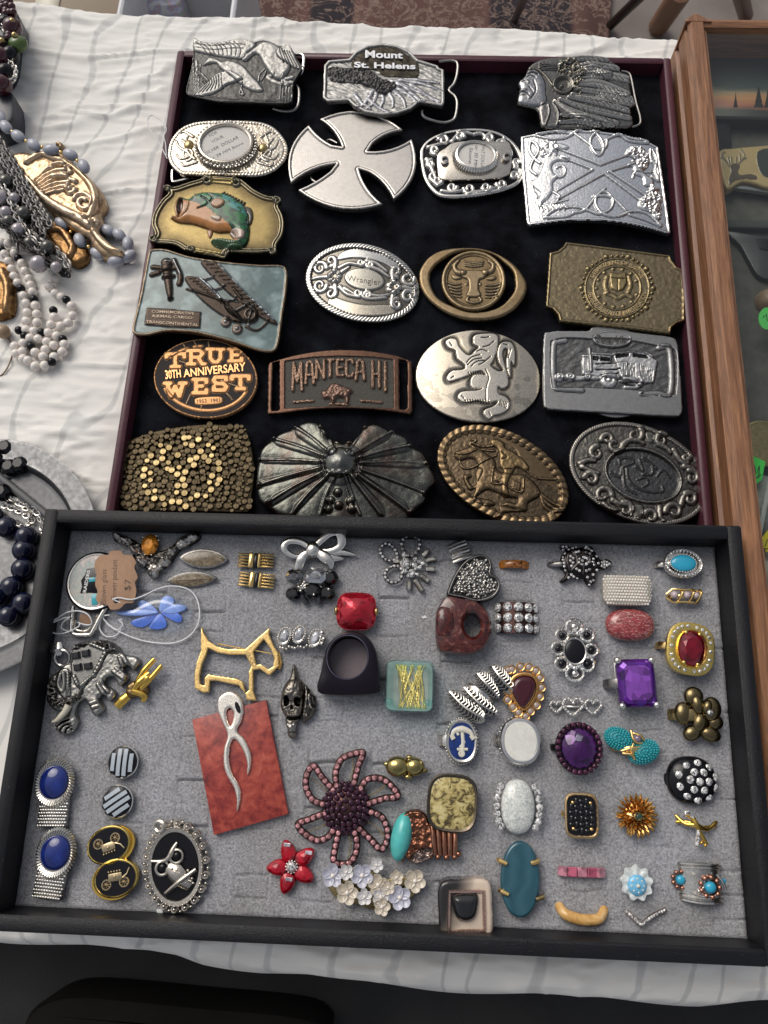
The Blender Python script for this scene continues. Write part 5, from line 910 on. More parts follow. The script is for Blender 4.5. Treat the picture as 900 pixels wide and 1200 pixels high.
r.H -= .45 * (D0 > 0) * np.clip(1 - D0 / 3, 0, 1); r.poly(LI, .7, .5, 'lion', (.9, .83, .71)); r.lines([[(360, 250), (390, 220), (440, 205)], [(365, 265), (400, 235), (450, 225)], [(385, 275), (420, 245), (470, 240)], [(430, 265), (460, 250), (500, 215)], [(470, 290), (490, 340), (475, 400), (475, 480)], [(455, 160), (490, 150), (520, 125)], [(445, 105), (470, 105), (490, 100)], [(420, 185), (450, 175), (480, 185)], [(260, 130), (275, 150)], [(270, 340), (285, 330)], [(330, 445), (345, 460)], [(490, 540), (500, 560)], [(575, 140), (600, 145)], [(620, 170), (605, 220)]], .32, -.5, None, (.06, .05, .05))
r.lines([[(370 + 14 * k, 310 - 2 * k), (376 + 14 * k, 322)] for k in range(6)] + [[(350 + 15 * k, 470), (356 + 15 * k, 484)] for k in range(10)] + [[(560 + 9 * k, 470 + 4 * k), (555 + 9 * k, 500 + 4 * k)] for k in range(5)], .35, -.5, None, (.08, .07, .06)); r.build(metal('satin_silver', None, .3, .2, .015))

# 16 truck
zz = Z(625, 370, 4.7368); q = buckle('belt_buckle', 'grey pewter buckle with a long nosed semi truck and an oval script plate', (718, 434), 3.2, 4)
O = [(60, 110), (90, 90), (150, 82), (300, 82), (330, 62), (430, 48), (500, 58), (540, 85), (650, 100), (760, 115), (800, 150), (815, 300), (828, 500), (820, 545), (780, 556), (560, 545), (350, 533), (120, 520), (75, 510), (58, 480), (55, 300)]
PW = (.4, .4, .4); r = Rel(q, O, 3.2, .38, .8, PW, zz); r.poly([(95, 160), (110, 135), (180, 120), (330, 125), (540, 135), (700, 165), (780, 180), (800, 240), (795, 410), (770, 440), (600, 440), (590, 415), (280, 400), (130, 405), (100, 370)], -.9, .7, 'recess', (.2, .2, .2)); r.lines([[(270, 415), (160, 408), (118, 395), (112, 300), (115, 160), (140, 142), (180, 135)], [(700, 175), (760, 190), (765, 420), (690, 428), (600, 432)]], 1.7, 1., 'inner_frame', PW); r.noise(.3, 2, 7, 3, part='recess', ax=2, rot=.4)
TC = (.72, .72, .72)
for p_, h in (([(270, 215), (340, 215), (435, 225), (430, 260), (520, 260), (530, 340), (460, 350), (270, 325)], 1.4), ([(440, 210), (540, 200), (600, 198), (650, 225), (690, 250), (670, 370), (600, 375), (500, 365), (470, 330)], 1.6), ([(480, 340), (560, 350), (580, 370), (500, 372)], 1.6), ([(130, 320), (240, 330), (380, 335), (380, 352), (240, 358), (130, 350)], 1.1)): r.poly(p_, h, 1, 'truck_body', TC, False)
r.lines([[(275 + 6 * k, 230), (275 + 6 * k, 300)] for k in range(5)] + [[(500 + 9 * k, 270), (500 + 9 * k, 340)] for k in range(8)] + [[(590 + 10 * k, 270 + 5 * k), (600 + 8 * k, 360)] for k in range(8)], .3, -.6); r.lines([[(312, 180), (318, 310)], [(330, 208), (440, 215)], [(360, 235), (420, 245)], [(450, 208), (600, 198), (660, 225)], [(480, 360), (600, 385)]], .9, 1.2, 'truck_trim', (.5, .5, .5)); r.poly([(330, 222), (362, 226), (362, 252), (330, 250)], -.9, .4, 'window', (.04, .04, .04), False); r.poly([(370, 226), (428, 234), (424, 254), (370, 252)], -.9, .4, 'window', (.04, .04, .04), False); r.poly([(455, 216), (530, 210), (530, 228), (455, 238)], -.9, .4, 'window', (.04, .04, .04), False); r.poly([(550, 208), (630, 220), (640, 240), (550, 230)], -.9, .4, 'window', (.04, .04, .04), False); r.lines([[(348, 270), (490, 262)], [(348, 300), (480, 300)], [(375, 330), (470, 322)]], .5, -.8, None, (.06, .06, .06))
for c_, k in (((420, 355), 9.5), ((145, 340), 5.5), ((205, 338), 5.8), ((300, 340), 4.)): rr = k * .55; r.dots([c_], rr, 1.8, 'wheel', TC); r.dots([c_], rr * .55, -.8); r.dots([c_], rr * .25, .8, 'wheel', TC)
r.lines([[(585, 345), (600, 370), (570, 395), (510, 395)]], 1.3, 1.3, 'bumper', TC); r.poly(ell(436, 132, 108, 44, 2), 1.6, .8, 'name_oval', (.45, .45, .45)); r.lines([ell(436, 132, 102, 39, 2, 40) + ell(436, 132, 102, 39, 2, 40)[:1]], .4, .4, 'name_oval', (.55, .55, .55))
r.patina((.05, .05, .05), .4, .85); r.build(PEWM, 'frame'); p = zz([(355, 108), (515, 112), (515, 148), (355, 146)]); text_on(q, 'Peterbilt', p, 4.9, .45, metal('engraved_dark', None), bold=.0)
P = q.L(zz([(340, 530), (380, 552), (450, 567), (520, 560), (555, 545), (540, 500), (350, 500)]), 0); MB().slab(cm(P), -1.2, .6, .4).build('back_hook', PEW and metal('pewter_back', (.33, .33, .33), .4), q)

# 17 cut-shell discs
zz = Z(125, 485, 5.); q = buckle('belt_buckle', 'brass buckle made of many round discs with a peace sign at its centre', (218, 549), 4, 3, bend=.0012)
O = [(100, 160), (125, 140), (250, 100), (380, 75), (560, 55), (720, 58), (790, 65), (820, 100), (845, 200), (860, 330), (850, 430), (830, 540), (800, 565), (600, 565), (300, 560), (90, 548), (70, 480), (75, 280)]
P = cm(q.L(zz(O), 4)); MB().slab(P, 0, 2.4, .8).build('back_plate', metal('dark_brass_base', (.07, .055, .035), .5), q)
rs = np.random.RandomState(3); lo, hi = P.min(0), P.max(0); pts = []; cpx = q.L(zz([(435, 345)]), 4)[0]; ux = np.linalg.norm(q.L(zz([(640, 345)]), 4)[0] - cpx) ; uy = np.linalg.norm(q.L(zz([(435, 150)]), 4)[0] - cpx)
bright = []
for x, y in [(455, 140), (483, 138), (540, 152), (595, 182), (625, 200), (615, 243), (655, 285), (657, 322), (617, 362), (660, 385), (603, 402), (648, 408), (612, 443), (580, 482), (530, 477), (493, 497), (463, 540), (425, 515), (383, 513), (340, 530), (328, 493), (278, 495), (240, 458), (282, 450), (222, 420), (255, 387), (213, 362), (220, 322), (255, 345), (235, 272), (257, 243), (290, 285), (325, 262), (330, 220), (365, 197), (315, 183), (360, 285), (355, 320), (425, 313), (460, 340), (447, 383), (415, 420), (457, 420), (455, 462), (410, 460), (380, 330), (415, 355), (512, 300), (525, 257), (572, 252), (550, 220), (597, 275), (462, 177), (500, 185), (415, 240), (490, 270)]: bright.append((*q.L(zz([(x, y)]), 4)[0], 2.0 if (x * 7 + y) % 3 else 1.6))
for x, y, s_ in bright:
    if all((x - a) ** 2 + (y - b_) ** 2 > (.62 * (s_ + c_)) ** 2 for a, b_, c_, _ in pts): pts.append((x, y, s_, 1))
for sz in (1.85, 1.5, 1.15, .8):
    for _ in range(2600 if sz < 1.2 else 1500):
        x, y = rs.rand(2) * (hi - lo) + lo; s_ = sz * (.9 + .2 * rs.rand())
        if all((x - a) ** 2 + (y - b_) ** 2 > (.93 * (s_ + c_)) ** 2 for a, b_, c_, _ in pts): pts.append((x, y, s_, 0))
A_ = np.array(pts); ins = sdf_poly(P, A_[:, 0], A_[:, 1]) < -.3; A_ = A_[ins]; o_ = np.argsort(-A_[:, 2] - 9 * A_[:, 3]); A_ = A_[o_]
discm = MB().lathe([(1, -1.6), (1, .25), (.93, .4), (.8, .34), (.5, .37)], n=14).mesh('disc'); BRT = metal('bright_brass', (.4, .3, .15), .45, .4, .03); DBR = metal('dim_brass', (.11, .085, .052), .52, .5, .03)
rest = {0: MB(), 1: MB()}
for i, (x, y, s_, bflag) in enumerate(A_):
    z = 2.9 + .9 * bflag + .6 * rs.rand() + float(q.zf(x, y)); mt = BRT if bflag else DBR
    if i < 290: link('disc', discm, mt, q.root, loc=(x, y, z), scale=(s_, s_, 1.), rotm=Frame((0, 0, 0), (1, 0, 0), (0, 1, 0), (0, 0, 1)).rot(rs.randn() * 3, rs.randn() * 3) and np.stack(Frame((0, 0, 0), (1, 0, 0), (0, 1, 0), (0, 0, 1)).rot(rs.randn() * 3, rs.randn() * 3), 1))
    else: rest[0].lathe([(s_, -1.6), (s_, .25), (.9 * s_, .38)], (x, y, z), 9)
if rest[0].n: rest[0].build('small_discs', DBR, q, kind='stuff', zf=False)

# 18 scalloped shell
zz = Z(295, 485, 4.0909); q = buckle('belt_buckle', 'dark tarnished silver buckle shaped as a scalloped shell with a round boss', (405, 550), 4, 3)
SH = [(30, 260), (45, 180), (95, 130), (135, 100), (205, 75), (240, 50), (290, 45), (335, 65), (370, 130), (440, 150), (510, 120), (540, 70), (590, 55), (640, 75), (685, 95), (740, 120), (765, 160), (820, 190), (845, 240), (870, 290), (880, 330), (845, 370), (830, 420), (790, 460), (760, 490), (700, 520), (300, 520), (150, 490), (80, 450), (40, 420), (22, 340)]
SC = (.15, .155, .14); r = Rel(q, SH, 4, .45, 2.2, SC, zz); C0 = r.pts([(432, 255)], False)[0]; rr = np.hypot(r.X - C0[0], r.Y - C0[1]); r.H += 5 * np.clip(1 - rr / 46, 0, 1) ** 1.2
rays = [(30, 225), (105, 125), (205, 70), (335, 70), (540, 70), (680, 90), (770, 158), (845, 240), (830, 385), (765, 480), (620, 490), (520, 490), (330, 490), (200, 480), (85, 430), (35, 350)]
for i in range(len(rays)): 
    if i == 3: continue
    a, b_ = rays[i], rays[(i + 1) % len(rays)]; mid = ((a[0] + b_[0]) / 2, (a[1] + b_[1]) / 2); r.lines([[(432 + (mid[0] - 432) * .28, 255 + (mid[1] - 255) * .28), (432 + (mid[0] - 432) * .95, 255 + (mid[1] - 255) * .95)]], [3.5, 9], 2.2)
def bowed(a): dx, dy = a[0] - 432, a[1] - 255; return [(432 + dx * .25, 255 + dy * .25), (432 + dx * .62 - dy * .03, 255 + dy * .62 - 8), a]
r.lines([bowed(a) for a in rays], 1.0, 1.2, 'rib', (.24, .23, .21)); r.dots([a for i, a in enumerate(rays) if i < 10 or i > 13], 2.1, 2.2, 'rib_end', (.2, .19, .18))
r.dots([(432, 255)], 13.5, 1.6, 'boss', (.2, .19, .18)); r.dots([(425, 250)], 10, 5.5, 'boss', (.22, .22, .21)); r.dots([(385, 90), (395, 130), (435, 110), (480, 95), (465, 140), (360, 100), (415, 140), (380, 425), (415, 390), (420, 450), (475, 430), (370, 465), (480, 465)], 2.6, 3, 'granule', (.17, .16, .14))
r.noise(.2, 4, 5, 3); r.tint(9, .6, 31, (.13, .075, .06)); r.tint(5, .35, 32, (.32, .33, .27)); r.patina((.04, .04, .035), 1.4, .5, 3); r.build(metal('tarnished_silver', None, .27, .5, .08))

# 19 horse rider
zz = Z(500, 490, 5.); q = buckle('belt_buckle', 'bronze oval buckle with a galloping horse and rider inside a rope edge', (590, 555), 3, 3, rx=-2, rz=0, bend=.001)
HB = (.24, .17, .1); r = Rel(q, ell(448, 335, 415, 250, 28, 60, 2.05), 3, .38, .9, (.17, .125, .08), zz); r.rope(r.inset(1.8), 2.0, 1.2, 4.6, 'rope_border', (.36, .25, .14), .3); r.field(3.8, -.5, .3)
r.poly([(400, 95), (560, 120), (700, 220), (810, 350), (820, 450), (740, 400), (620, 330), (560, 260), (520, 180), (440, 130)], .3, 1, 'sky_field', HB)
r.noise(.16, 1.6, 5, 3, part='', inner=4)
r.poly([(162, 210), (170, 195), (230, 175), (270, 165), (300, 175), (350, 210), (400, 250), (410, 300), (480, 330), (560, 330), (620, 370), (662, 420), (660, 455), (620, 480), (590, 500), (580, 545), (500, 530), (440, 510), (430, 520), (470, 490), (520, 500), (530, 470), (470, 460), (400, 430), (350, 420), (300, 450), (295, 465), (370, 480), (400, 505), (350, 515), (280, 490), (270, 460), (285, 410), (250, 420), (215, 350), (225, 330), (265, 335), (240, 360), (270, 400), (290, 380), (285, 320), (300, 285), (280, 240), (240, 235), (200, 245), (165, 225)], 1.6, 3, 'horse', HB)
r.poly([(375, 130), (410, 125), (450, 145), (460, 175), (510, 200), (560, 240), (600, 290), (580, 310), (545, 290), (520, 290), (500, 320), (480, 360), (470, 400), (480, 460), (440, 450), (440, 350), (450, 310), (430, 280), (425, 210), (410, 175), (380, 155)], 1.3, 1.8, 'rider', (.33, .23, .12))
r.lines([[(250, 155), (330, 185), (400, 190)], [(255, 140), (330, 165), (390, 160)], [(190, 240), (210, 285), (260, 290), (340, 250), (410, 215)], [(170, 205), (230, 210), (290, 185)], [(590, 310), (650, 350), (760, 355)], [(390, 290), (380, 380), (430, 390)], [(430, 380), (550, 440), (565, 360)], [(260, 120), (290, 130), (250, 150)]], .5, .9, 'tack', (.36, .26, .15)); r.poly([(400, 320), (445, 330), (440, 380), (395, 370)], .6, .5, 'saddle_bag', HB, False); r.poly([(505, 370), (550, 385), (540, 430), (495, 415)], .6, .5, 'saddle_bag', HB, False)
r.lines([[(660, 440), (700, 490), (760, 530), (810, 530)], [(670, 450), (690, 510), (740, 545), (800, 540)], [(675, 445), (720, 480), (790, 520)]], 1., 1, 'horse_tail', HB); r.poly([(425, 515), (500, 530), (560, 545), (480, 550), (420, 560), (400, 585), (440, 580)], 1, 1.2, 'hind_leg', HB); r.lines([[(440, 200), (470, 230), (440, 240)], [(300, 290), (330, 310), (300, 370)], [(460, 300), (500, 300)]], .4, -.5); r.patina((.035, .025, .018), .4, .9); r.build(BRONZE)

# 20 scroll oval
zz = Z(655, 485, 4.7368); q = buckle('belt_buckle', 'dark pewter oval buckle with raised scrolls and an empty sunken centre', (749, 553), 3.4, 3, bend=.001)
PG = (.2, .19, .17); r = Rel(q, ell(448, 330, 405, 262, 22, 64, 2.05), 3, .38, .9, PG, zz); r.rope(r.inset(1.2), 1.2, .7, 1.5, 'rope_border', (.32, .3, .27), .8); r.field(2.6, -.5, .3); r.noise(.14, 1.2, 3, 2, part='', inner=2.8)
r.poly(ell(470, 340, 215, 135, 18), -1., .7, 'centre_panel', (.16, .16, .16)); r.lines([ell(470, 340, 212, 142, 18, 50) + ell(470, 340, 212, 142, 18, 50)[:1]], 1.1, 1.3, 'inner_rope', (.3, .29, .27))
S = [spiral(210, 215, 40, 270, .9, flip=-1), spiral(270, 140, 34, 180, .9, flip=1), spiral(310, 170, 44, 0, .8), spiral(420, 115, 45, 320, .8, flip=1), [(360, 165), (390, 145), (440, 150), (470, 165)], spiral(570, 145, 38, 300, .9, flip=-1), [(555, 165), (600, 190), (620, 215)], [(640, 200), (670, 250), (700, 275), (720, 270)], spiral(705, 240, 20, 0, .9), spiral(740, 350, 42, 250, .9), [(700, 290), (745, 300), (770, 340)], spiral(730, 470, 40, 230, .9), spiral(640, 540, 48, 180, .9, flip=1), spiral(510, 570, 40, 200, .8, flip=1), spiral(370, 530, 42, 250, .8, flip=1), [(300, 480), (340, 500), (390, 510), (400, 560)], spiral(245, 450, 48, 0, .9, flip=-1), [(250, 500), (290, 540), (340, 530)], spiral(180, 360, 40, 200, .9, flip=1), [(130, 290), (170, 310), (220, 330)], [(120, 270), (160, 255), (200, 260)], [(560, 520), (560, 570), (580, 590)], [(680, 500), (700, 450), (760, 440)]]
r.lines(S, [2.2, 1.2], 1.9, 'scroll', (.3, .28, .25)); r.poly([(410, 510), (440, 500), (470, 515), (460, 570), (440, 590), (410, 560)], 1, 1.2, 'leaf', (.25, .24, .21)); r.poly([(480, 100), (530, 110), (520, 160), (490, 150)], .9, 1.2, 'leaf', (.25, .24, .21)); r.poly([(280, 520), (330, 530), (320, 550), (290, 545)], .9, 1, 'leaf', (.25, .24, .21))
r.lines([[(345, 275), (340, 245), (390, 240), (420, 265), (360, 290), (350, 330)], [(380, 300), (390, 360), (440, 410), (520, 430), (580, 425), (580, 400)], [(430, 290), (470, 310), (450, 250)], [(470, 240), (520, 280), (520, 330), (470, 330)], [(440, 360), (480, 350), (500, 380), (470, 400)], [(290, 320), (340, 350)], [(550, 340), (580, 310), (620, 350)], [(360, 300), (370, 400), (430, 440)], [(500, 260), (545, 300)]], .7, .5, 'etched_scroll', (.11, .11, .11)); r.patina((.035, .032, .03), .5, .85); r.build(metal('dark_pewter', None, .34, .4, .04))
# thread loop beside the coin buckle
zz = Z(180, 120, 5.); q = Item('thread_loop', 'white thread loop hanging over the maroon tray edge by the coin holder', 'thread', BT, 186, 170, 12, 0)
P = q.L(zz([(75, 310), (70, 240), (60, 200), (75, 160), (60, 120), (20, 90), (-10, 75), (-30, 90), (-35, 120), (-10, 180), (20, 220), (50, 270), (80, 330)]), 0); P = cm(P, False, 5); MB().tube(np.column_stack([P, np.full(len(P), 0.)]), .35, 6).build('strand', THREAD, q)
# ================================================================== JEWELLERY IN THE RING TRAY
GR = 'rings standing in the grey foam'
def J(name, label, cat, px, h=6, w=0, rz=0, rx=0, ry=0, group=None): return Item(name, label, cat, RT, *px, w, h, group, rx, ry, rz)
def RG(label, px, h=8, rz=0, rx=0, ry=0, name='ring'): return J(name, label, 'ring', px, h, 0, rz, rx, ry, GR)
def band(q, R=9, wd=3.5, mat=None, th=1.3, top=None, ang=0, name='band', y=0, x=0, tilt=0):
    top = q.h - 1.5 if top is None else top; t = np.linspace(0, 2 * math.pi, 36, endpoint=False); ca, sa = math.cos(R_(ang)), math.sin(R_(ang))
    u = R * np.cos(t); P = np.column_stack([x + u * ca, y + u * sa, top - R + R * np.sin(t)])
    ax = np.array([-sa, ca, 0.])
    if tilt: P[:, 1] += (P[:, 2] - top) * math.tan(R_(tilt))
    MB().tube(P, th / 2, 10, True, wd / th, ax).build(name, mat or DSIL, q)
def cab(q, a, b, h, mat, c=(0, 0, 0), name='stone', p=2, rot=0, base=.6, e=1.): return MB().dome(a, b, h, c, p=p, rot=rot, base=base, e=e, n=40, m=9).build(name, mat, q)
def checker(q, a, b, h, mat, c=(0, 0, 0), name='faceted_stone', n=10, p=2, rr=(1, .97, .83, .66, .46, .24, 0)):
    V = []; F = []
    for k, r_ in enumerate(rr):
        A = sup(2 * n, a, b, p)[(k % 2)::2] * max(r_, .001); z = h * (1 - r_ ** 2) if k else -.6; V += [(x + c[0], y + c[1], c[2] + z) for x, y in A]
    for k in range(len(rr) - 2):
        for j in range(n): F.append((k * n + j, (k + 1) * n + (j - (k % 2 == 0)) % n, (k + 2) * n + j, (k + 1) * n + (j + (k % 2)) % n)[::-1])
    for j in range(n): F.append((j, (j + 1) % n, n + j))
    mb = MB(); mb.add(V, F); return mb.build(name, mat, q, False)
def gemo(q, a, b, h, mat, c=(0, 0, 0), name='faceted_stone', n=8, p=2, rot=0, table=.55): return MB().gem(a, b, h, c, n, p, rot, table).build(name, mat, q, False)
def bez(q, a, b, h, mat, c=(0, 0, 0), name='bezel', p=2, rot=0, wall=.8, n=44): return MB().lathe([(.85, -h), (1, -h * .3), (1, h * .8), ((a - wall * .4) / a, h), ((a - wall) / a, h * .85), ((a - wall) / a, 0)], c, n, a, b, p, rot).build(name, mat, q)
def gems(q, L, mat, name='small_stones', n=6, stuff=True):
    mb = MB()
    for x, y, z, r_ in L: mb.gem(r_, r_, r_ * .75, (x, y, z), n, 2, rng.rand() * 90, .5)
    return mb.build(name, mat, q, False, 'stuff' if stuff else None)
def balls(q, L, mat, name='beads', stuff=True, n=8, m=6):
    mb = MB(); [mb.sph((x, y, z), r_, n, m) for x, y, z, r_ in L]; return mb.build(name, mat, q, True, 'stuff' if stuff else None)
def ovl(a, b, n, z, r_, rot=0, a0=0, a1=360, c=(0, 0)): 
    t = np.radians(np.linspace(a0, a1, n, endpoint=(a1 - a0) % 360 != 0)); k = R_(rot); return [(c[0] + a * math.cos(i) * math.cos(k) - b * math.sin(i) * math.sin(k), c[1] + a * math.cos(i) * math.sin(k) + b * math.sin(i) * math.cos(k), z, r_) for i in t]
def loc(q, zz, pt, z=None): return q.L(zz([pt]), z)[0]
def prongs(q, a, b, z, r_, mat, angs=(45, 135, 225, 315)):
    for t in angs: MB().sph((a * math.cos(R_(t)), b * math.sin(R_(t)), z), r_, 10, 7, (1, 1, .8)).build('prong', mat, q)
S_ = (.6, .59, .57); SD = (.3, .29, .28)

# purse hanger, tag, pendant
zz = Z(60, 615, 4.2857)
q = J('purse_hanger', 'round mother of pearl purse hanger with a black shield emblem, half under a kraft tag', 'purse hanger', (108, 681), 5)
c = loc(q, zz, (218, 283)); MB().lathe([(1, 0), (1.02, 2), (1, 4.2), (.97, 4.8), (.95, 4.2)], (*c, 0), 56, 16.2, 16.8).build('black_rim', BLACKG, q); MB().lathe([(1, 3), (1, 5), (.97, 5.3), (.93, 5.2), (.91, 4.8)], (*c, 0), 56, 15.3, 15.9).build('silver_rim', SIL, q)
MB().lathe([(1, 3), (1, 5.05)], (*c, 0), 50, 13.8, 14.4).build('shell_face', stone('mother_of_pearl', [(.3, (.25, .27, .27)), (.42, (.55, .52, .46)), (.5, (.35, .42, .4)), (.57, (.6, .5, .46)), (.7, (.68, .66, .62))], .1, .12, 1.5, .3), q)
P = q.L(zz([(178, 222), (222, 212), (250, 225), (246, 300), (236, 345), (195, 342), (145, 345), (155, 310), (150, 280), (170, 250)]), 5.1); MB().slab(P, 5.02, 5.2, .05).build('shield', ENAMELK, q)
TQ = plain('opal_teal', (.05, .42, .5), .15, 0, .8, .4, 2)
for a in ([(190, 266), (222, 264), (222, 284), (190, 288)], [(200, 350), (232, 345), (232, 400), (205, 405)]): MB().slab(q.L(zz(a), 5.2), 5.1, 5.4, .05).build('opal_inlay', TQ, q)
text_on(q, 'RAIDERS', zz([(158, 340), (180, 228), (196, 228), (176, 340)]), 5.22, .06, plain('white_print', (.7, .7, .68), .4), 'lettering', .03)
P = q.L(zz([(225, 285), (225, 235), (250, 235), (250, 330)]), 5.22); MB().tube(np.column_stack([P, np.full(4, 5.3)]), .3, 5).build('emblem_line', SIL, q)
P = cm(q.L(zz([(110, 410), (105, 470), (103, 535), (130, 552), (188, 552), (205, 540), (250, 455), (275, 415)]), 3), False, 4); MB().tube(np.column_stack([P, np.full(len(P), 3.)]), 1.15, 10).build('hook', SIL, q); P = cm(q.L(zz([(122, 480), (120, 525), (185, 530), (235, 450)]), 3.5), False, 4); MB().tube(np.column_stack([P, np.full(len(P), 3.2)]), .8, 8).build('hook_liner', metal('warm_silver', None), q)
q = J('kraft_tag', 'brown kraft paper tag with scalloped edge and handwriting tied to the blue glass pendant', 'tag', (136, 679), .5, 6.2, ry=1)
KR = plain('kraft_paper', (.4, .24, .15), .8, 0, 0, .15, .5, .03)
TP = cm(q.L(zz([(222, 180), (250, 152), (285, 150), (300, 132), (345, 130), (365, 150), (405, 155), (425, 190), (417, 215), (434, 262), (420, 290), (427, 330), (412, 388), (372, 395), (345, 420), (300, 426), (280, 402), (240, 397), (224, 368), (232, 335), (220, 300), (226, 250), (217, 215)]), .5))
MB().slab(TP, 0, .45, .1).build('paper', KR, q)
for s_, x0, x1, y0, y1 in (('Blown glass', 248, 282, 395, 225), ('Flower pendant', 300, 336, 375, 175), ('$7', 366, 402, 330, 275)): text_on(q, s_, zz([(x0, y0), (x0 + 5, y1), (x1 + 5, y1), (x1, y0)]), .46, .04, INK, 'handwriting', -.012)
c = loc(q, zz, (326, 382)); MB().lathe([(1, 0), (1, .5)], (*c, 0), 12, 1.4, 1.4).build('punched_hole', ENAMELK, q)
q = J('cotton_thread', 'long white cotton thread looping round the blue glass pendant and through the tag', 'thread', (180, 718), 0, 1.4)
def thr(pts, z, r_=.42, nm='strand'):
    P = cm(q.L(zz(pts), 0), False, 5); zz_ = np.interp(np.linspace(0, 1, len(P)), np.linspace(0, 1, len(z)), z); MB().tube(np.column_stack([P, zz_]), r_, 6).build(nm, THREAD, q)
thr([(326, 384), (360, 375), (420, 384), (480, 362), (540, 330), (600, 312), (670, 318), (715, 345), (742, 400), (745, 470), (722, 530), (670, 575), (600, 596), (500, 590), (420, 570), (340, 535), (285, 495), (262, 462), (300, 455)], [5.8, 5.8, 4, 2, .6, .4, .4, .4, .5, .6, 1.5]); thr([(328, 382), (380, 400), (430, 375)], [5.7, 4.5, 3.4])
thr([(255, 470), (245, 520), (275, 560), (320, 560), (350, 530), (362, 500), (345, 480), (360, 475)], [.8, .5, .4, .5, .8, 1]); thr([(280, 495), (330, 530), (360, 510)], [1, .7, 1.2]); thr([(0, 495), (40, 470), (100, 445), (160, 440), (205, 460), (215, 500), (180, 505), (140, 492)], [1.5, 1.5, 4.5, 5, 4.6, 3, 2, 1.5]); thr([(0, 500), (-8, 530), (30, 548), (90, 545), (150, 520), (160, 500)], [1.5, .6, .5, 3.6, 4.6, 4]); thr([(0, 500), (60, 475), (110, 470), (70, 490), (55, 520), (85, 535)], [1.6, 2, 4.2, 2, .8, .6])
q = J('hang_tab', 'small brown paper slip under the hook of the pearl purse hanger', 'paper slip', (101, 726), 0, .3); MB().slab(q.L(zz([(150, 450), (195, 448), (208, 480), (195, 500), (150, 498), (142, 470)]), 0), 0, .4, .1).build('paper', KR, q)
q = J('glass_pendant', 'clear blown glass teardrop pendant with a blue flower inside', 'pendant', (182, 717), 5)
P = q.L(zz([(310, 440), (370, 420), (430, 385), (490, 358), (560, 348), (630, 365), (675, 400), (688, 440), (670, 485), (620, 520), (550, 536), (480, 530), (420, 505), (370, 470)]), 3); 
r = Rel(q, [(310, 440), (370, 420), (430, 385), (490, 358), (560, 348), (630, 365), (675, 400), (688, 440), (670, 485), (620, 520), (550, 536), (480, 530), (420, 505), (370, 470)], 5.6, .5, 5.2, (1, 1, 1), zz); r.build(glass('clear_glass', (.9, .94, 1.), .02, 1.8), 'glass_drop')
BF = plain('blue_glass_petal', (.1, .22, .75), .2, 0, .3, .3, .3); BF2 = plain('pale_blue_petal', (.28, .42, .85), .2, 0, .3, .3, .3)
for k, pl in enumerate([[(540, 440), (460, 460), (405, 480), (402, 500), (450, 515), (500, 490)], [(540, 445), (510, 480), (490, 515), (530, 525), (575, 510), (570, 470)], [(550, 440), (590, 470), (640, 490), (655, 465), (620, 435)], [(545, 435), (550, 380), (580, 355), (615, 375), (600, 420)], [(560, 435), (620, 400), (675, 410), (665, 430), (610, 445)], [(535, 435), (480, 385), (440, 385), (440, 415), (490, 435)], [(540, 440), (450, 425), (330, 440), (370, 455), (460, 455)]]):
    MB().slab(cm(q.L(zz(pl), 2)), .7, 1.2 + .25 * k, .3).build('petal', BF if k in (0, 1, 2) else BF2, q)
q = J('amber_brooch', 'dark marcasite V shaped brooch with an amber teardrop stone', 'brooch', (182, 647), 4, .5)
VP = [[(310, 50), (380, 85), (440, 160), (500, 240), (525, 235)], [(525, 235), (580, 180), (650, 95), (738, 52)]]
r = Rel(q, [(305, 35), (350, 48), (420, 78), (470, 120), (495, 160), (530, 135), (590, 115), (650, 62), (700, 40), (745, 45), (738, 75), (690, 105), (640, 130), (590, 200), (545, 230), (530, 262), (490, 258), (470, 220), (420, 180), (380, 110), (315, 80)], 3, .34, 1.6, (.07, .065, .06), zz); r.noise(.5, 1.3, 3, 2)
for cx, cy, rr in ((365, 75, 24), (400, 110, 12), (420, 130, 17), (450, 185, 22), (520, 235, 30), (570, 185, 20), (600, 130, 18), (660, 85, 28), (710, 60, 18), (330, 50, 16)):
    for k in range(6): r.dots([(cx + rr * .62 * math.cos(k * 1.047), cy + rr * .62 * math.sin(k * 1.047))], rr * .085, .9, 'metal_flower', (.75, .72, .68))
    r.dots([(cx, cy)], rr * .06, .8, 'metal_flower', (1, .95, .9))
r.lines([[(440, 100), (400, 110)], [(430, 140), (470, 150)], [(540, 130), (600, 110)]], .5, .6, 'metal_flower', (.35, .33, .3)); r.build(PEW, 'setting')
c = loc(q, zz, (492, 98)); MB().gem(4.8, 6, 3.4, (c[0], c[1], 1.8), 7, 2, 0, .5).build('amber_stone', gemm('amber', (.75, .28, .02), .05, .35), q, False); balls(q, [(c[0] + 3.6, c[1] + 5, 4, .7), (c[0] + 5, c[1] + 2.5, 4, .6), (c[0] - 4, c[1] + 4, 4, .6), (c[0] + 2, c[1] - 6, 4, .6)], SIL, 'claws')
GE = 'pair of marquise shaped stone earrings'
MQ = lambda cx, cy, a, b, ro: [(cx + math.cos(R_(ro)) * u - math.sin(R_(ro)) * v, cy + math.sin(R_(ro)) * u + math.cos(R_(ro)) * v) for u, v in [(a * math.cos(t), b * math.sin(t) * abs(math.sin(t)) ** .5) for t in np.linspace(0, 2 * math.pi, 36, endpoint=False)]]
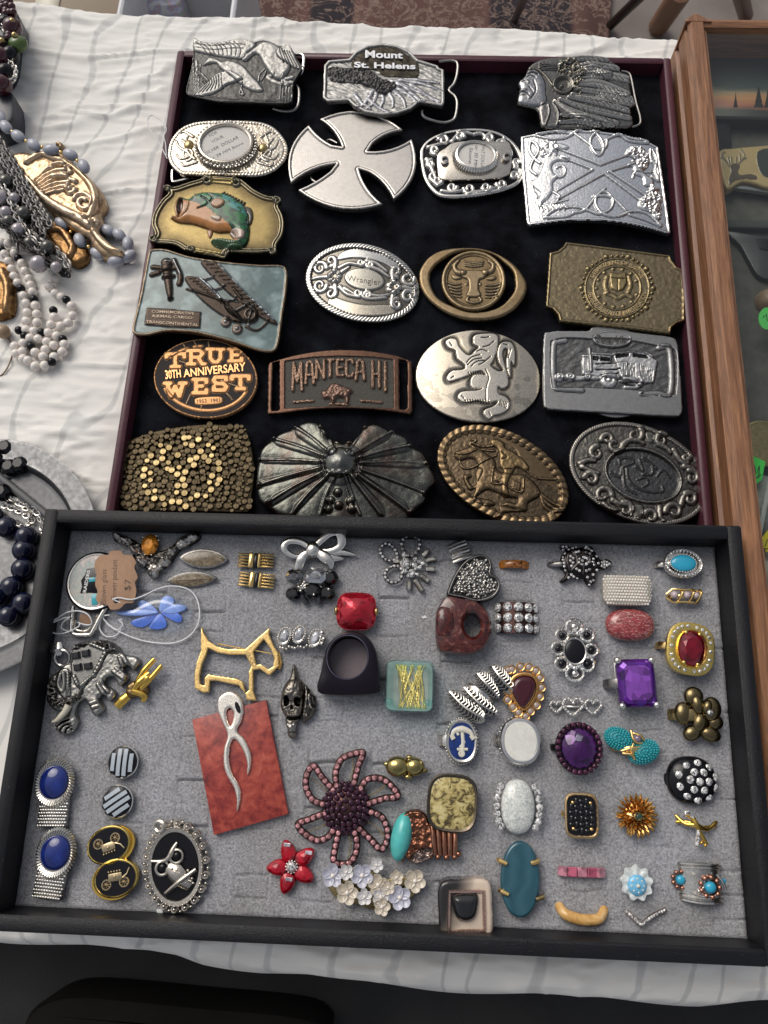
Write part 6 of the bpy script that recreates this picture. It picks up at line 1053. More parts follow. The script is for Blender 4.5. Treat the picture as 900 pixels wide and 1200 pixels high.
for cx, cy, a, b_, ro, lb in ((765, 170, 122, 50, 2, 'upper of two marquise earrings with mottled tan stone, lying flat'), (705, 276, 125, 40, -3, 'lower marquise earring with mottled stone, tilted on its side')):
    q = J('earring', lb, 'earring', zz([(cx, cy)])[0], 2.5, .2, group=GE, rx=0 if cy < 200 else 14); q.h = 2.5
    MB().slab(q.L(zz(MQ(cx, cy, a, b_, ro)), 2), 0, 2, .5).build('frame', DSIL, q); MB().slab(q.L(zz(MQ(cx, cy, a * .9, b_ * .8, ro)), 2), 1, 2.3, .5).build('stone', stone('mottled_tan', [(.35, (.07, .055, .035)), (.5, (.2, .15, .09)), (.65, (.33, .28, .2))], .5, .25), q)
    if cy > 200: P = q.L(zz([(820, 285), (835, 288), (832, 262)]), 1); MB().tube(np.column_stack([P, [1, 1, 2]]), .35, 6).build('ear_wire', DSIL, q)
# gold bar cufflinks
z3 = Z(210, 600, 3.4615)
for (cx, cy), lb, sk in (((305, 195), 'upper gold cufflink of ribbed bars with a black gap', 0), ((308, 275), 'lower gold cufflink of ribbed bars with a black gap', 1)):
    q = J('cufflink', lb, 'cufflink', z3([(cx, cy)])[0], 3, .3, group='pair of gold bar cufflinks', rz=-4 * sk)
    for k in range(5):
        MB().box((-6.3, 3.4 - 1.7 * k, 2), (6.2, .95, 2), bev=.3).build('bar', GOLD, q); MB().box((6.8, 3.4 - 1.7 * k, 2), (7.6, .95, 2), bev=.3).build('bar', GOLD, q)
    MB().box((-1.9, 0, 2.2), (2.6, 8.4, 3), bev=.5).build('centre_plate', GOLD, q); MB().box((.8, 0, 1.8), (2.2, 8, 2.6), bev=.3).build('black_bar', ENAMELK, q); MB().box((2.7, 0, 2.2), (1.4, 8.4, 3), bev=.4).build('edge_plate', GOLD, q)
# silver bow brooch
z7 = Z(320, 610, 4.5)
q = J('bow_brooch', 'shiny silver ribbon bow brooch at the top of the foam', 'brooch', (372, 640), 5, 1)
def rib(q, zz, pts, w_, mat, z=(2, 4, 2), name='ribbon', fl=.22, n=10):
    P = cm(q.L(zz(pts), 3), False, 5); z_ = np.interp(np.linspace(0, 1, len(P)), np.linspace(0, 1, len(z)), z); rr = np.interp(np.linspace(0, 1, len(P)), np.linspace(0, 1, np.size(w_)), np.atleast_1d(w_)); return MB().tube(np.column_stack([P, z_]), rr, n, False, fl).build(name, mat, q)
rib(q, z7, [(205, 150), (240, 120), (290, 75), (340, 62), (362, 90), (355, 135), (300, 160), (230, 158)], [1.4, 2.2, 2.6, 2.2, 1.6], SIL, (4, 5, 5.5, 4, 3), fl=.35); rib(q, z7, [(195, 145), (150, 115), (95, 108), (60, 130), (70, 165), (120, 190), (175, 175), (205, 158)], [1.6, 2, 1.8, 1.2, .8], SIL, (4, 4.6, 4.5, 3, 2.6), fl=.35)
rib(q, z7, [(205, 160), (160, 185), (140, 230), (128, 262)], [1.6, 2.6, 2.2], SIL, (4, 4, 2), fl=.3); rib(q, z7, [(225, 160), (270, 190), (300, 225), (300, 262)], [1.8, 3.2, 2.4, .6], SIL, (4, 4, 2), fl=.3); rib(q, z7, [(260, 185), (310, 195), (370, 198)], [2, 2.4, .5], SIL, (3.6, 3, 2), fl=.3); rib(q, z7, [(240, 165), (330, 165), (380, 168), (436, 180)], [1.4, 2, 1.6, .5], SIL, (3, 3, 2.2), fl=.35)
c = loc(q, z7, (208, 150)); cab(q, 4, 4.6, 2.6, SIL, (*c, 3.4), 'knot'); P = q.L(z7([(95, 195), (210, 192), (360, 185)]), 1); MB().tube(np.column_stack([P, [1.2] * 3]), .6, 8).build('pin_back', STEEL, q)
# black bead ring
q = RG('cluster ring of black and grey faceted beads under the silver bow', z7([(195, 345)])[0], 8); band(q, 8.5, 3, SIL)
HM = gemm('hematite', (.18, .18, .19), .12, .9); BKG = gemm('black_crystal', (.012, .012, .014), .04, .2)
for (x, y), z, s_, mt, ro in (((112, 298), 7, 4.6, HM, 20), ((228, 290), 8, 5.2, gemm('clear_grey_crystal', (.5, .5, .52), .08, .8), 0), ((105, 385), 4, 4.2, BKG, 30), ((205, 370), 6, 5.2, BKG, 10), ((282, 380), 4.5, 4.8, BKG, 50), ((300, 300), 5, 4.6, BKG, 15)):
    c = loc(q, z7, (x, y), z); MB().box((c[0], c[1], z - 1), (s_ * 2, s_ * 1.6, s_ * 1.3), np.array(Matrix.Rotation(R_(-ro), 3, 'Z')), bev=s_ * .4).build('cube_bead', mt, q, False) if mt is not BKG else MB().gem(s_, s_ * .9, s_ * .9, (c[0], c[1], z - 2), 7).build('faceted_bead', mt, q, False)
balls(q, [(*loc(q, z7, p, 8), 8, .8) for p in ((150, 345), (135, 350), (165, 325), (170, 355), (215, 390), (293, 362), (145, 370), (158, 335))], SIL, 'silver_spacers')
for p0, p1 in (((155, 390), (175, 440)), ((235, 390), (245, 440))): a, b_ = loc(q, z7, p0, 3), loc(q, z7, p1, 3); MB().tube([(*a, 4), (*b_, 2)], 1.5, 10).build('tube_bead', HM, q)
# rhinestone flower brooch
q = J('flower_brooch', 'rhinestone brooch with three looped petals and baguette rays', 'brooch', z7([(705, 225)])[0], 4, .5)
def loopgems(q, zz, pts, r_, z, gm, fm, n=14, name='petal_loop'):
    P = cm(q.L(zz(pts), z), True, 6); Q = np.vstack([P, P[:1]]); o = MB().tube(np.column_stack([P, np.full(len(P), z - .6)]), r_ * 1.25, 8, True, .7).build(name, fm, q); sl = np.r_[0, np.cumsum(np.hypot(*np.diff(Q, axis=0).T))]; t = np.linspace(0, sl[-1], n, endpoint=False); gems(q, [(np.interp(k, sl, Q[:, 0]), np.interp(k, sl, Q[:, 1]), z, r_) for k in t], gm)
for pts in ([(655, 195), (640, 150), (600, 120), (565, 145), (575, 185), (610, 210)], [(690, 170), (680, 110), (715, 78), (765, 95), (770, 145), (730, 185)], [(660, 240), (610, 250), (590, 290), (620, 325), (665, 315), (680, 270)]): loopgems(q, z7, pts, .85, 3, RHINE, GUN, 13)
c = loc(q, z7, (698, 226), 4); gemo(q, 3.1, 3.1, 2.4, RHINE, (*c, 3), 'centre_stone'); c = loc(q, z7, (732, 275), 4); gemo(q, 2.3, 2.3, 2, RHINE, (*c, 2.5), 'side_stone')
gems(q, [(*loc(q, z7, p, 3), 2.6, r_) for p, r_ in (((695, 265), 1.5), ((750, 205), 1.4), ((745, 235), 1.5), ((770, 215), 1.2), ((775, 245), 1.2), ((790, 225), 1.1), ((755, 250), 1.2), ((715, 290), 1.2), ((760, 285), 1.2), ((690, 180), 1.3))], RHINE)
BG = gemm('baguette_crystal', (.6, .57, .5), .06, .7)
for p0, p1 in (((790, 185), (822, 150)), ((805, 210), (860, 198)), ((805, 252), (855, 256)), ((780, 285), (822, 320)), ((748, 310), (790, 372)), ((718, 315), (718, 365)), ((668, 212), (632, 212)), ((690, 195), (688, 172))):
    a, b_ = loc(q, z7, p0, 3), loc(q, z7, p1, 3); d_ = b_ - a; L = np.hypot(*d_); MB().box(((a[0] + b_[0]) / 2, (a[1] + b_[1]) / 2, 2.3), (L, 2.4, 2), np.array(Matrix.Rotation(math.atan2(d_[1], d_[0]), 3, 'Z')), bev=.6).build('baguette', BG, q, False); MB().tube([(*(a * 1.0), 1.4), (*b_, 1.4)], 1.5, 6, False, .5).build('baguette_setting', GUN, q)
# red cushion ring
q = RG('red faceted cushion ring with brass studs at its sides', (417, 715), 9); band(q, 9, 3, DGOLD)
mb = MB(); mb.lathe([(.92, 3), (1, 4.2), (1, 5.5)], (0, 0, 0), 32, 10.6, 10.2, 3.4); mb.build('stone_base', gemm('red_resin', (.5, .012, .03), .1, .5, .3, .5), q); checker(q, 10.6, 10.2, 5.6, gemm('red_resin', (.5, .012, .03)), (0, 0, 5.5), 'red_stone', 14, 3.4)
for s_ in (-1, 1): MB().sph((s_ * 10.8, 0, 5), 1.7, 12, 8, (.7, 1.5, 1)).build('stud', DGOLD, q)
# silver heart ring
zh = Z(510, 620, 6.4286); q = RG('dark silver heart ring with hammered texture and a ribbed band', zh([(290, 370)])[0], 7, name='heart_ring')
HP = [(88, 492), (100, 440), (150, 330), (220, 240), (300, 195), (360, 188), (410, 215), (430, 270), (425, 335), (460, 350), (488, 390), (492, 440), (460, 500), (400, 535), (310, 552), (200, 525), (120, 510)]
r = Rel(q, HP, 6.2, .34, 1.2, (.05, .05, .05), zh); r.rimband(.4, 1.3, .5, None, (.3, .29, .28)); r.field(2.2, -.6, .3); P = cm(q.L(zh(HP), 6.2)); lo, hi = P.min(0), P.max(0); pts = []
for i in range(30):
    for j in range(30):
        x, y = lo[0] + 1.55 * (i + .5 * (j % 2)) + rng.randn() * .2, lo[1] + 1.35 * j + rng.randn() * .2
        pts.append((x, y))
pts = np.array(pts); pts = pts[sdf_poly(P, pts[:, 0], pts[:, 1]) < -2.6]; r.dots(pts, .78, 1.1, 'hammered_surface', (.5, .48, .45), True); r.H += 1.4 * np.clip(-r.D / 9, 0, 1) ** .6; r.build({'': PEW, 'hammered_surface': SHINY}, 'heart')
for k in range(6): a, b_ = loc(q, zh, (98 + 8 * k, 135 + 24 * k), 4), loc(q, zh, (222 + 10 * k, 85 + 24 * k), 4); MB().tube([(a[0], a[1], 3 + .3 * k), ((a[0] + b_[0]) / 2, (a[1] + b_[1]) / 2, 4.6 + .3 * k), (b_[0], b_[1], 3 + .3 * k)], 1.15, 8).build('band_link', SIL if k % 2 else DSIL, q)
# tortoise brown band
q = RG('narrow band ring in brown tortoiseshell resin right of the heart ring', (603, 661), 3, name='band_ring'); band(q, 9.4, 4.6, stone('tortoiseshell', [(.35, (.015, .006, .004)), (.5, (.28, .1, .02)), (.6, (.42, .16, .03)), (.75, (.03, .012, .008))], .35, .1, 1), 1.8, 3.2)
# turtle ring
zt = Z(640, 630, 10); q = RG('turtle shaped ring set all over with tiny crystals', zt([(400, 300)])[0], 7, name='turtle_ring'); band(q, 8, 3, DSIL, top=4, x=-9)
r = Rel(q, [(170, 270), (190, 200), (240, 150), (180, 120), (175, 85), (240, 90), (290, 105), (400, 115), (440, 100), (480, 85), (545, 110), (570, 150), (610, 210), (650, 260), (700, 245), (765, 270), (765, 320), (700, 360), (640, 345), (600, 390), (580, 440), (585, 500), (530, 560), (490, 545), (450, 470), (380, 480), (320, 460), (260, 490), (200, 520), (170, 500), (220, 450), (230, 400), (185, 350)], 4.6, .3, 1.2, (.05, .045, .045), zt); r.poly([(185, 300), (215, 190), (320, 130), (450, 130), (560, 190), (600, 290), (560, 380), (450, 430), (310, 420), (220, 370)], 2.2, 6, 'shell')
r.lines([[(350, 230), (420, 205), (500, 235), (510, 300), (430, 345), (360, 315), (350, 230)], [(350, 230), (300, 160)], [(500, 235), (560, 190)], [(510, 300), (590, 330)], [(430, 345), (430, 425)], [(360, 315), (290, 390)], [(420, 205), (430, 130)], [(255, 180), (235, 280), (270, 380)]], .35, .5, 'shell', (.2, .18, .17), False); r.build(metal('antique_metal', None), 'turtle_body')
L = [(430, 235), (385, 255), (375, 295), (415, 320), (465, 315), (485, 290), (480, 250), (450, 240), (420, 275), (285, 220), (280, 275), (315, 250), (310, 300), (295, 335), (345, 175), (380, 165), (465, 175), (355, 370), (390, 390), (470, 390), (505, 375), (205, 225), (200, 260), (210, 300), (215, 335), (235, 375), (225, 185), (550, 255), (545, 290), (560, 320), (270, 465), (300, 430), (375, 465), (490, 460), (525, 515), (560, 495), (515, 550), (555, 430), (200, 100), (240, 105), (275, 135), (315, 118), (210, 130), (355, 108), (480, 100), (505, 125), (540, 150), (465, 115), (665, 285), (690, 270), (720, 285), (660, 325), (690, 345), (720, 320), (750, 305), (615, 295), (600, 375), (595, 215), (510, 195), (330, 450), (690, 310)]
def topz(r, q, P): i = np.clip(((P[:, 0] - r.xs[0]) / r.p).astype(int), 0, len(r.xs) - 1); j = np.clip(((P[:, 1] - r.ys[0]) / r.p).astype(int), 0, len(r.ys) - 1); return r.H[i, j]
P = q.L(zt(L), 5.5); gems(q, [(x, y, z - .15, .82) for (x, y), z in zip(P, topz(r, q, P))], RHINE)
# turquoise oval ring, pearl trio ring
def oring(label, px, a, b, h, top, bm, sm, cabh=2, rz=0, bandm=None, n=0, rr=.9, hm=None, p=2, faceted=False, by=0, bx=0, R=8.6, ins=2.2, name='ring', bw=3.5, cut=8, tbl=.55, bezh=2.2):
    q = RG(label, px, top, rz, name=name); band(q, R, bw, bandm or bm, x=bx, y=by, top=top - 2); bez(q, a, b, bezh, bm, (0, 0, top - bezh), p=p)
    if n: gems(q, ovl(a - 1.15, b - 1.15, n, top - .25, rr), hm or RHINE)
    if faceted: checker(q, a - ins, b - ins, cabh + .6, sm, (0, 0, top - .6), 'faceted_stone', 14, p)
    else: cab(q, a - ins, b - ins, cabh, sm, (0, 0, top - .6), p=p)
    return q
TU = plain('turquoise', (.03, .36, .55), .2, 0, .7, .15, .6); TU2 = plain('pale_turquoise', (.09, .48, .46), .22, 0, .6, .2, .4)
q = oring('oval turquoise blue ring with a double beaded crystal rim, top right corner', (801, 660), 10.2, 8, 0, 8, SIL, TU, 1.8, n=30, rr=.7, ins=3.4, bx=-5); balls(q, ovl(6.9, 4.9, 30, 7.9, .5), SIL, 'beaded_edge')
q = RG('gold wrap ring with three small lilac pearls below the turquoise ring', (803, 698), 6); band(q, 8.6, 2.6, GOLD, top=4.5)
for x, s_ in ((-5.4, 2.1), (1.2, 2.0), (6, 1.8)): MB().sph((x, .4, 5.2), s_, 14, 10).build('pearl', plain('lilac_pearl', (.5, .4, .42), .2, 0, .9, .05), q)
for x in (-2, 3.9, 8): MB().tube([(x - 1.6, -3.6, 3), (x - .6, -1.2, 6), (x + .6, 1.6, 6.4), (x + .4, 3.8, 4)], .75, 8).build('gold_wrap', GOLD, q)
for s_ in (-1, 1): MB().tube([(-9, s_ * 1, 3), (-6, s_ * 3.6, 4.6), (0, s_ * 3.2, 5), (6, s_ * 3.4, 4.4), (8.6, s_, 3)], .6, 8).build('gold_edge', GOLD, q)
# seed pearl pillow ring
q = RG('cream seed bead ring shaped as a rounded rectangle above the red glitter ring', (736, 691), 10); band(q, 9, 5, SIL); MB().lathe([(.9, 2), (1, 5), (1, 8), (.9, 9), (.7, 9.3)], (0, 0, 0), 36, 12.6, 8, 5).build('cushion', plain('cream_backing', (.4, .36, .3), .7), q)
L = []
for j in range(10):
    for i in range(17): 
        x, y = -12 + 1.5 * i + .75 * (j % 2), -7.2 + 1.6 * j
        if abs(x / 12.9) ** 5 + abs(y / 8.3) ** 5 < 1: L.append((x, y, 9.2 - 2.2 * max(abs(x / 12.9), abs(y / 8.3)) ** 6, .78))
balls(q, L, PEARL, 'seed_beads', n=7, m=5)
def glitter(m, nt, b):
    mp = tc(nt); v = nt.nodes.new('ShaderNodeTexVoronoi'); v.inputs['Scale'].default_value = 2.2; mp.inputs['Scale'].default_value = (450, 1300, 900); nt.links.new(mp.outputs[0], v.inputs[0]); n = noi(nt, mp, .5, 5, .7, 1)
    a = mixc(nt, ramp(nt, n.outputs[0], [(.35, g(0)), (.65, g(1))]).outputs[0], (.12, .008, .012), (.38, .05, .055)); nt.links.new(mixc(nt, ramp(nt, v.outputs['Color'], [(.66, g(0)), (.74, g(.8))]).outputs[0], a, (.5, .28, .24)), b.inputs['Base Color']); b.inputs['Roughness'].default_value = .35; b.inputs['Coat Weight'].default_value = 1; b.inputs['Coat Roughness'].default_value = .02
q = RG('oval red glitter resin ring touching the cream seed bead ring', (741, 731), 9); band(q, 9, 5, plain('red_plastic', (.2, .01, .015), .15, 0, 1), 2.5); MB().lathe([(.9, 1), (1, 3.6), (.97, 5.6), (.85, 7.6), (.6, 8.7), (.3, 9.1), (.05, 9.2)], (0, 0, 0), 40, 13, 8.6, 2.3).build('resin_dome', mk('red_glitter', glitter), q)
# black resin ring standing
zb = Z(210, 600, 3.4615)
q = RG('large glossy dark purple resin ring lying on its side with a round hole', (410, 782), 8, name='resin_ring')
OUT = cm(q.L(zb([(600, 560), (640, 505), (705, 488), (770, 515), (805, 580), (815, 690), (805, 740), (580, 740), (578, 650)]), 8)); Hc = q.L(zb([(686, 592)]), 8)[0]
def extr_hole(out, c, ra, rb_, z0, z1, bev, name, mat, q, n=72):
    t = np.linspace(0, 2 * math.pi, n, endpoint=False); D = np.column_stack([np.cos(t), np.sin(t)]); E = []
    for d_ in D: # ray to outline
        best = 0; A = out - c; B = np.roll(out, -1, 0) - c
        for a, b_ in zip(A, B):
            e = b_ - a; den = d_[0] * e[1] - d_[1] * e[0]
            if abs(den) < 1e-9: continue
            s_ = (a[0] * e[1] - a[1] * e[0]) / den; u = (a[0] * d_[1] - a[1] * d_[0]) / den
            if 0 <= u <= 1 and s_ > best: best = s_
        E.append(best)
    E = np.array(E)[:, None]; ring = lambda P, z: np.column_stack([c + P, np.full(n, z)]); Hh = D * np.array([ra, rb_])
    RR = [ring(D * E * .93, z0), ring(D * E, z0 + bev * 1.5), ring(D * E, z1 - bev), ring(D * (E - bev * .3), z1 - bev * .3), ring(D * (E - bev), z1), ring(Hh + D * bev * .5, z1), ring(Hh, z1 - bev * .5), ring(Hh, z0 + 1), ring(Hh + D * .4, z0)]
    return MB().rings(RR, False, False, True).build(name, mat, q)
extr_hole(OUT, Hc, 10.4, 10.9, 0, 14, 2, 'ring_body', plain('dark_plum_resin', (.006, .004, .008), .05, 0, .4, .1, spec=.25), q)
MB().lathe([(1, 9.8), (1.05, 10.2), (1, 10.6)], (*Hc, 3.6), 48, 10.6, 11.1, cap0=False, cap1=False).build('polished_lip', plain('plum_edge', (.08, .07, .12), .08, 0, 1), q)
q2 = MB().lathe([(1, .3), (1, .5)], (*Hc, 0), 40, 10.4, 10.8).build('inner_shade', plain('shaded_hole_floor', (.2, .16, .18), .5), q)  # disc in the hole: shaded foam seen through, painted as its colour
# clear teal ring
z4 = Z(430, 610, 3.4615)
q = RG('transparent teal glass band ring with gold threads inside', (478, 798), 12, name='glass_ring')
TQG = glass('teal_glass', (.82, .95, .95), .03, 1.45); P = q.L(z4([(66, 558), (262, 556), (266, 745), (200, 752), (72, 748)]), 12); cx0 = P.mean(0)
mb = MB(); mb.lathe([(1, .3), (1, 11), (.94, 12), (.8, 12), (.76, 11), (.76, 1.0), (.8, .3)], (cx0[0], cx0[1], 0), 40, 12.8, 13.2, 8, 0, False, False); mb.build('glass_band', TQG, q); MB().lathe([(1, .2), (1, 6.5), (.97, 7)], (cx0[0], cx0[1], 0), 36, 12.2, 12.6, 8).build('resin_core', plain('teal_resin', (.36, .42, .37), .15, 0, 1, .4, .1), q)
mb = MB()
for k in range(40):
    x0_ = -9 + 18 * rng.rand(); x1_ = -9 + 18 * rng.rand(); mb.tube([(cx0[0] + x0_ * .95 + 1, cx0[1] - 11, 7.2), (cx0[0] + (x0_ + x1_) / 2 + 1, cx0[1], 7.5 + .3 * rng.rand()), (cx0[0] + x1_ * .95 + 1, cx0[1] + 11, 7.2)], .22, 4)
mb.build('gold_threads', metal('pale_gold', (.9, .82, .45), .3, .2, 0), q, kind='stuff')
for p in ((90, 735), (245, 740)): c = loc(q, z4, p, 4); cab(q, 2.6, 1.8, 3, TQG, (*c, 10), 'foot')
# agate red ring
q = RG('chunky mottled red stone ring lying on its side below the heart ring', (540, 735), 8, name='stone_ring')
AG = stone('red_agate', [(.3, (.012, .004, .004)), (.45, (.055, .01, .009)), (.58, (.1, .02, .015)), (.64, (.2, .1, .08)), (.67, (.05, .012, .01))], .12, .1, 2.5, 1)
OUT = cm(q.L(zh([(10, 620), (55, 540), (95, 512), (200, 530), (300, 550), (380, 610), (420, 720), (410, 830), (340, 920), (240, 950), (120, 940), (30, 925), (5, 850), (0, 720)]), 7)); Hc = loc(q, zh, (275, 730), 7)
extr_hole(OUT, Hc, 4.6, 6.3, 0, 13, 3.4, 'stone_body', AG, q); c = loc(q, zh, (75, 700), 12); MB().dome(5, 8.6, 3.2, (c[0], c[1], 10.6), p=2.6, base=1).build('cut_face', AG, q, False)
# rhinestone three-row ring
q = RG('wide dark ring with three rows of large round rhinestones', (607, 723), 7); R0 = 12.5
t = np.radians(np.linspace(25, 155, 15)); RR = [np.column_stack([np.full(len(t) * 2, 0.)] * 3) for _ in range(2)]
mb = MB(); sec = lambda rr: [(rr * math.cos(a), rr * math.sin(a) - R0 + 6) for a in t]
prof_ = sec(R0) + sec(R0 - 1.6)[::-1]; mb.rings([np.array([(x, y, z) for x, z in prof_]) for y in (-8.3, 8.3)]); mb.build('wide_band', metal('brown_metal', (.09, .05, .045), .35), q)
for j, y in enumerate((-5.6, 0, 5.6)):
    for i, a in enumerate((36, 62, 88, 114, 142)):
        a = R_(a); M_ = np.array(Matrix.Rotation(math.pi / 2 - a, 3, 'Y')); mb = MB(); mb.gem(2.5, 2.5, 1.7, (0, 0, 0), 8); V = np.concatenate(mb.v) @ M_.T + np.array((R0 * math.cos(a), y, R0 * math.sin(a) - R0 + 6)); mm = MB(); mm.add(V, mb.f); mm.build('rhinestone', RHINE, q, False)
# black flower filigree ring
z5 = Z(630, 620, 3.6); q = RG('silver openwork flower ring with a black oval centre stone', (674, 762), 7); band(q, 8.6, 3, SIL)
CT = (158, 515)
for x, y, a, b_, n in ((155, 412, 32, 28, 9), (210, 448, 26, 26, 8), (228, 512, 26, 24, 8), (212, 570, 26, 28, 8), (158, 610, 36, 30, 9), (102, 570, 26, 26, 8), (88, 505, 26, 25, 8), (104, 450, 25, 26, 8)):
    P = np.array([loc(q, z5, (x + a * math.cos(t), y + b_ * math.sin(t)), 5) for t in np.linspace(0, 2 * math.pi, 20, endpoint=False)]); MB().tube(np.column_stack([P, np.full(20, 5.)]), .95, 7, True).build('petal_loop', SIL, q)
    gems(q, [(*loc(q, z5, (x + a * math.cos(t), y + b_ * math.sin(t)), 6), 5.5, .72) for t in np.linspace(0, 2 * math.pi, n, endpoint=False)], MARC if x < 120 else RHINE); c = loc(q, z5, (x, y), 4); cab(q, 1.8, 1.8, 1, SIL if y in (412, 610) else BLACKG, (*c, 4), 'petal_centre')
gems(q, [(*loc(q, z5, p, 6), 5.8, 1.35) for p in ((140, 440), (172, 440), (157, 428), (140, 575), (158, 588), (175, 575))], RHINE); c = loc(q, z5, CT, 7); bez(q, 6.2, 7.2, 2, SIL, (*c, 5)); cab(q, 5.4, 6.4, 1.3, ENAMELK, (*c, 5.4), 'black_stone')
# red oval gold ring
q = RG('gold ring with a large red oval stone framed by crystals, at the right edge', (810, 760), 10, rz=-8, name='cocktail_ring'); band(q, 9, 4, GOLD, x=-6); YG = metal('yellow_gold', (.9, .66, .2), .18, .2, .01)
bez(q, 12.2, 13.6, 3, YG, (0, 0, 7), p=2.7, wall=5.2); gems(q, [(x, y, 9.6, 1.0) for x, y in sup(22, 10, 11.4, 2.7)], RHINE); bez(q, 7.8, 9.8, 3.4, YG, (.4, 0, 8), p=2.3); gemo(q, 7, 9, 4, gemm('ruby_glass', (.22, .002, .016), .04, .3), (.4, 0, 9.3), 'red_stone', 10, 2.3, 0, .62); prongs(q, 7, 9, 11, 1.1, YG, (60, 120, 240, 300))
# three cabochon silver ring
zs = Z(310, 720, 7.5); q = RG('silver ring band with three oval clear stones left of the plum ring', zs([(310, 210)])[0], 7); band(q, 10, 4, DSIL, top=4.5)
for (x, y), tl in (((172, 190), -.15), ((302, 175), 0), ((445, 205), .15)):
    c = loc(q, zs, (x, y), 7); bez(q, 3.2, 4.6, 1.8, SIL, (*c, 5), rot=-15); balls(q, ovl(3.4, 4.7, 22, 6, .5, -15, c=c), SIL, 'beaded_edge'); gemo(q, 2.2, 3.4, 1.4, gemm('clear_crystal', (.8, .8, .82), .03, .6), (*c, 6.2), 'clear_stone', 8, 2, -15)
balls(q, [(*loc(q, zs, (140 + 26 * k, 290 + (k % 3) * 8 - 2 * k * .9), 4), 3.6 + (k % 2), .95) for k in range(13)] + [(*loc(q, zs, p, 6), 5.5, 1.3) for p in ((505, 160), (520, 215), (505, 255), (495, 200))], SIL, 'silver_granules')
# skull ring
q = J('skull_pin', 'antique silver skull ring with a pointed top, lying on its side', 'ring', zs([(300, 780)])[0], 7)
r = Rel(q, [(255, 435), (275, 500), (290, 560), (330, 590), (345, 650), (340, 720), (330, 790), (325, 850), (305, 920), (285, 950), (270, 1010), (275, 1060), (255, 1095), (215, 1085), (195, 1040), (200, 1010), (180, 960), (178, 900), (150, 850), (135, 800), (140, 720), (160, 640), (200, 580), (225, 540), (235, 480)], 5.5, .26, 2.5, (.33, .3, .26), zs)
r.poly([(200, 600), (250, 575), (310, 600), (330, 680), (325, 740), (240, 760), (160, 740), (160, 680)], 2.5, 5); r.poly([(170, 725), (205, 715), (218, 760), (205, 800), (172, 800)], -3, 1.2, 'eye_socket', (.02, .02, .02)); r.poly([(262, 740), (300, 728), (318, 760), (305, 808), (265, 795)], -3, 1.2, 'eye_socket', (.02, .02, .02)); r.poly([(228, 800), (245, 800), (250, 835), (225, 835)], -1.5, .8, None, (.05, .05, .04)); r.lines([[(185, 905), (240, 918), (310, 905)]], .8, -2, None, (.03, .03, .03)); r.dots([(205, 878), (225, 882), (245, 884), (265, 882), (285, 876)], 1.1, 1.0, 'teeth', (.45, .42, .38)); r.lines([[(190, 985), (230, 1000), (268, 985)]], 2, 1.4, 'jaw', (.45, .43, .4)); r.lines([[(150, 840), (180, 820), (210, 800)], [(255, 450), (262, 540), (255, 640)]], .4, .5); r.noise(.35, 1.2, 3, 2); r.patina((.04, .035, .03), .5, .8); r.build(PEW, 'skull')
r = Rel(q, [(345, 620), (380, 640), (410, 690), (440, 720), (450, 780), (440, 850), (410, 910), (370, 935), (335, 955), (325, 900), (335, 800), (350, 700)], 4.5, .3, 2, (.2, .18, .16), zs); r.noise(1, 2, 8, 2); r.lines([[(360, 640), (365, 740), (350, 850)], [(400, 700), (400, 780), (420, 830)]], .9, 1, None, (.3, .28, .25)); r.patina((.03, .03, .03), .5, .9); r.build(metal('antique_metal', None), 'ring_side')
# scottie dog pin
zd = Z(210, 720, 4.443); q = J('dog_pin', 'flat gold outline of a terrier dog with a lettered collar', 'brooch', (277, 777), 3.5, 1)
DO = [(116, 62), (125, 95), (155, 140), (200, 168), (250, 180), (345, 180), (400, 130), (440, 95), (470, 68), (468, 105), (490, 160), (515, 200), (520, 270), (470, 318), (455, 310), (420, 285), (385, 290), (385, 400), (402, 450), (350, 445), (345, 415), (310, 370), (250, 358), (190, 345), (160, 345), (155, 405), (125, 408), (80, 385), (78, 320), (90, 250), (112, 190), (112, 120)]
DI = [(150, 175), (200, 200), (260, 210), (345, 210), (360, 240), (375, 270), (362, 300), (362, 395), (345, 410), (330, 350), (300, 335), (200, 320), (150, 312), (132, 330), (130, 370), (108, 362), (105, 320), (118, 260), (140, 210)]; DH = [(385, 195), (440, 130), (475, 180), (495, 230), (490, 270), (465, 285), (430, 262), (400, 260)]
r = Rel(q, DO, 3, .3, .5, (.8, .52, .2), zd, smooth=False, holes=[DI, DH]); r.build(metal('gold_flat', (1, .68, .27), .25, .1, .01), 'dog_outline'); text_on(q, 'GUCCI', zd([(362, 190), (405, 265), (385, 275), (345, 200)]), 3, .12, DGOLD, bold=.02)
P = q.L(zd([(200, 152), (300, 172), (480, 203)]), 1); MB().tube(np.column_stack([P, [1.2] * 3]), .4, 6).build('pin_wire', GOLD, q); P = q.L(zd([(515, 195), (530, 250), (522, 285)]), .5); MB().tube(np.column_stack([P, [.6] * 3]), .9, 7).build('pin_back', GOLD, q)
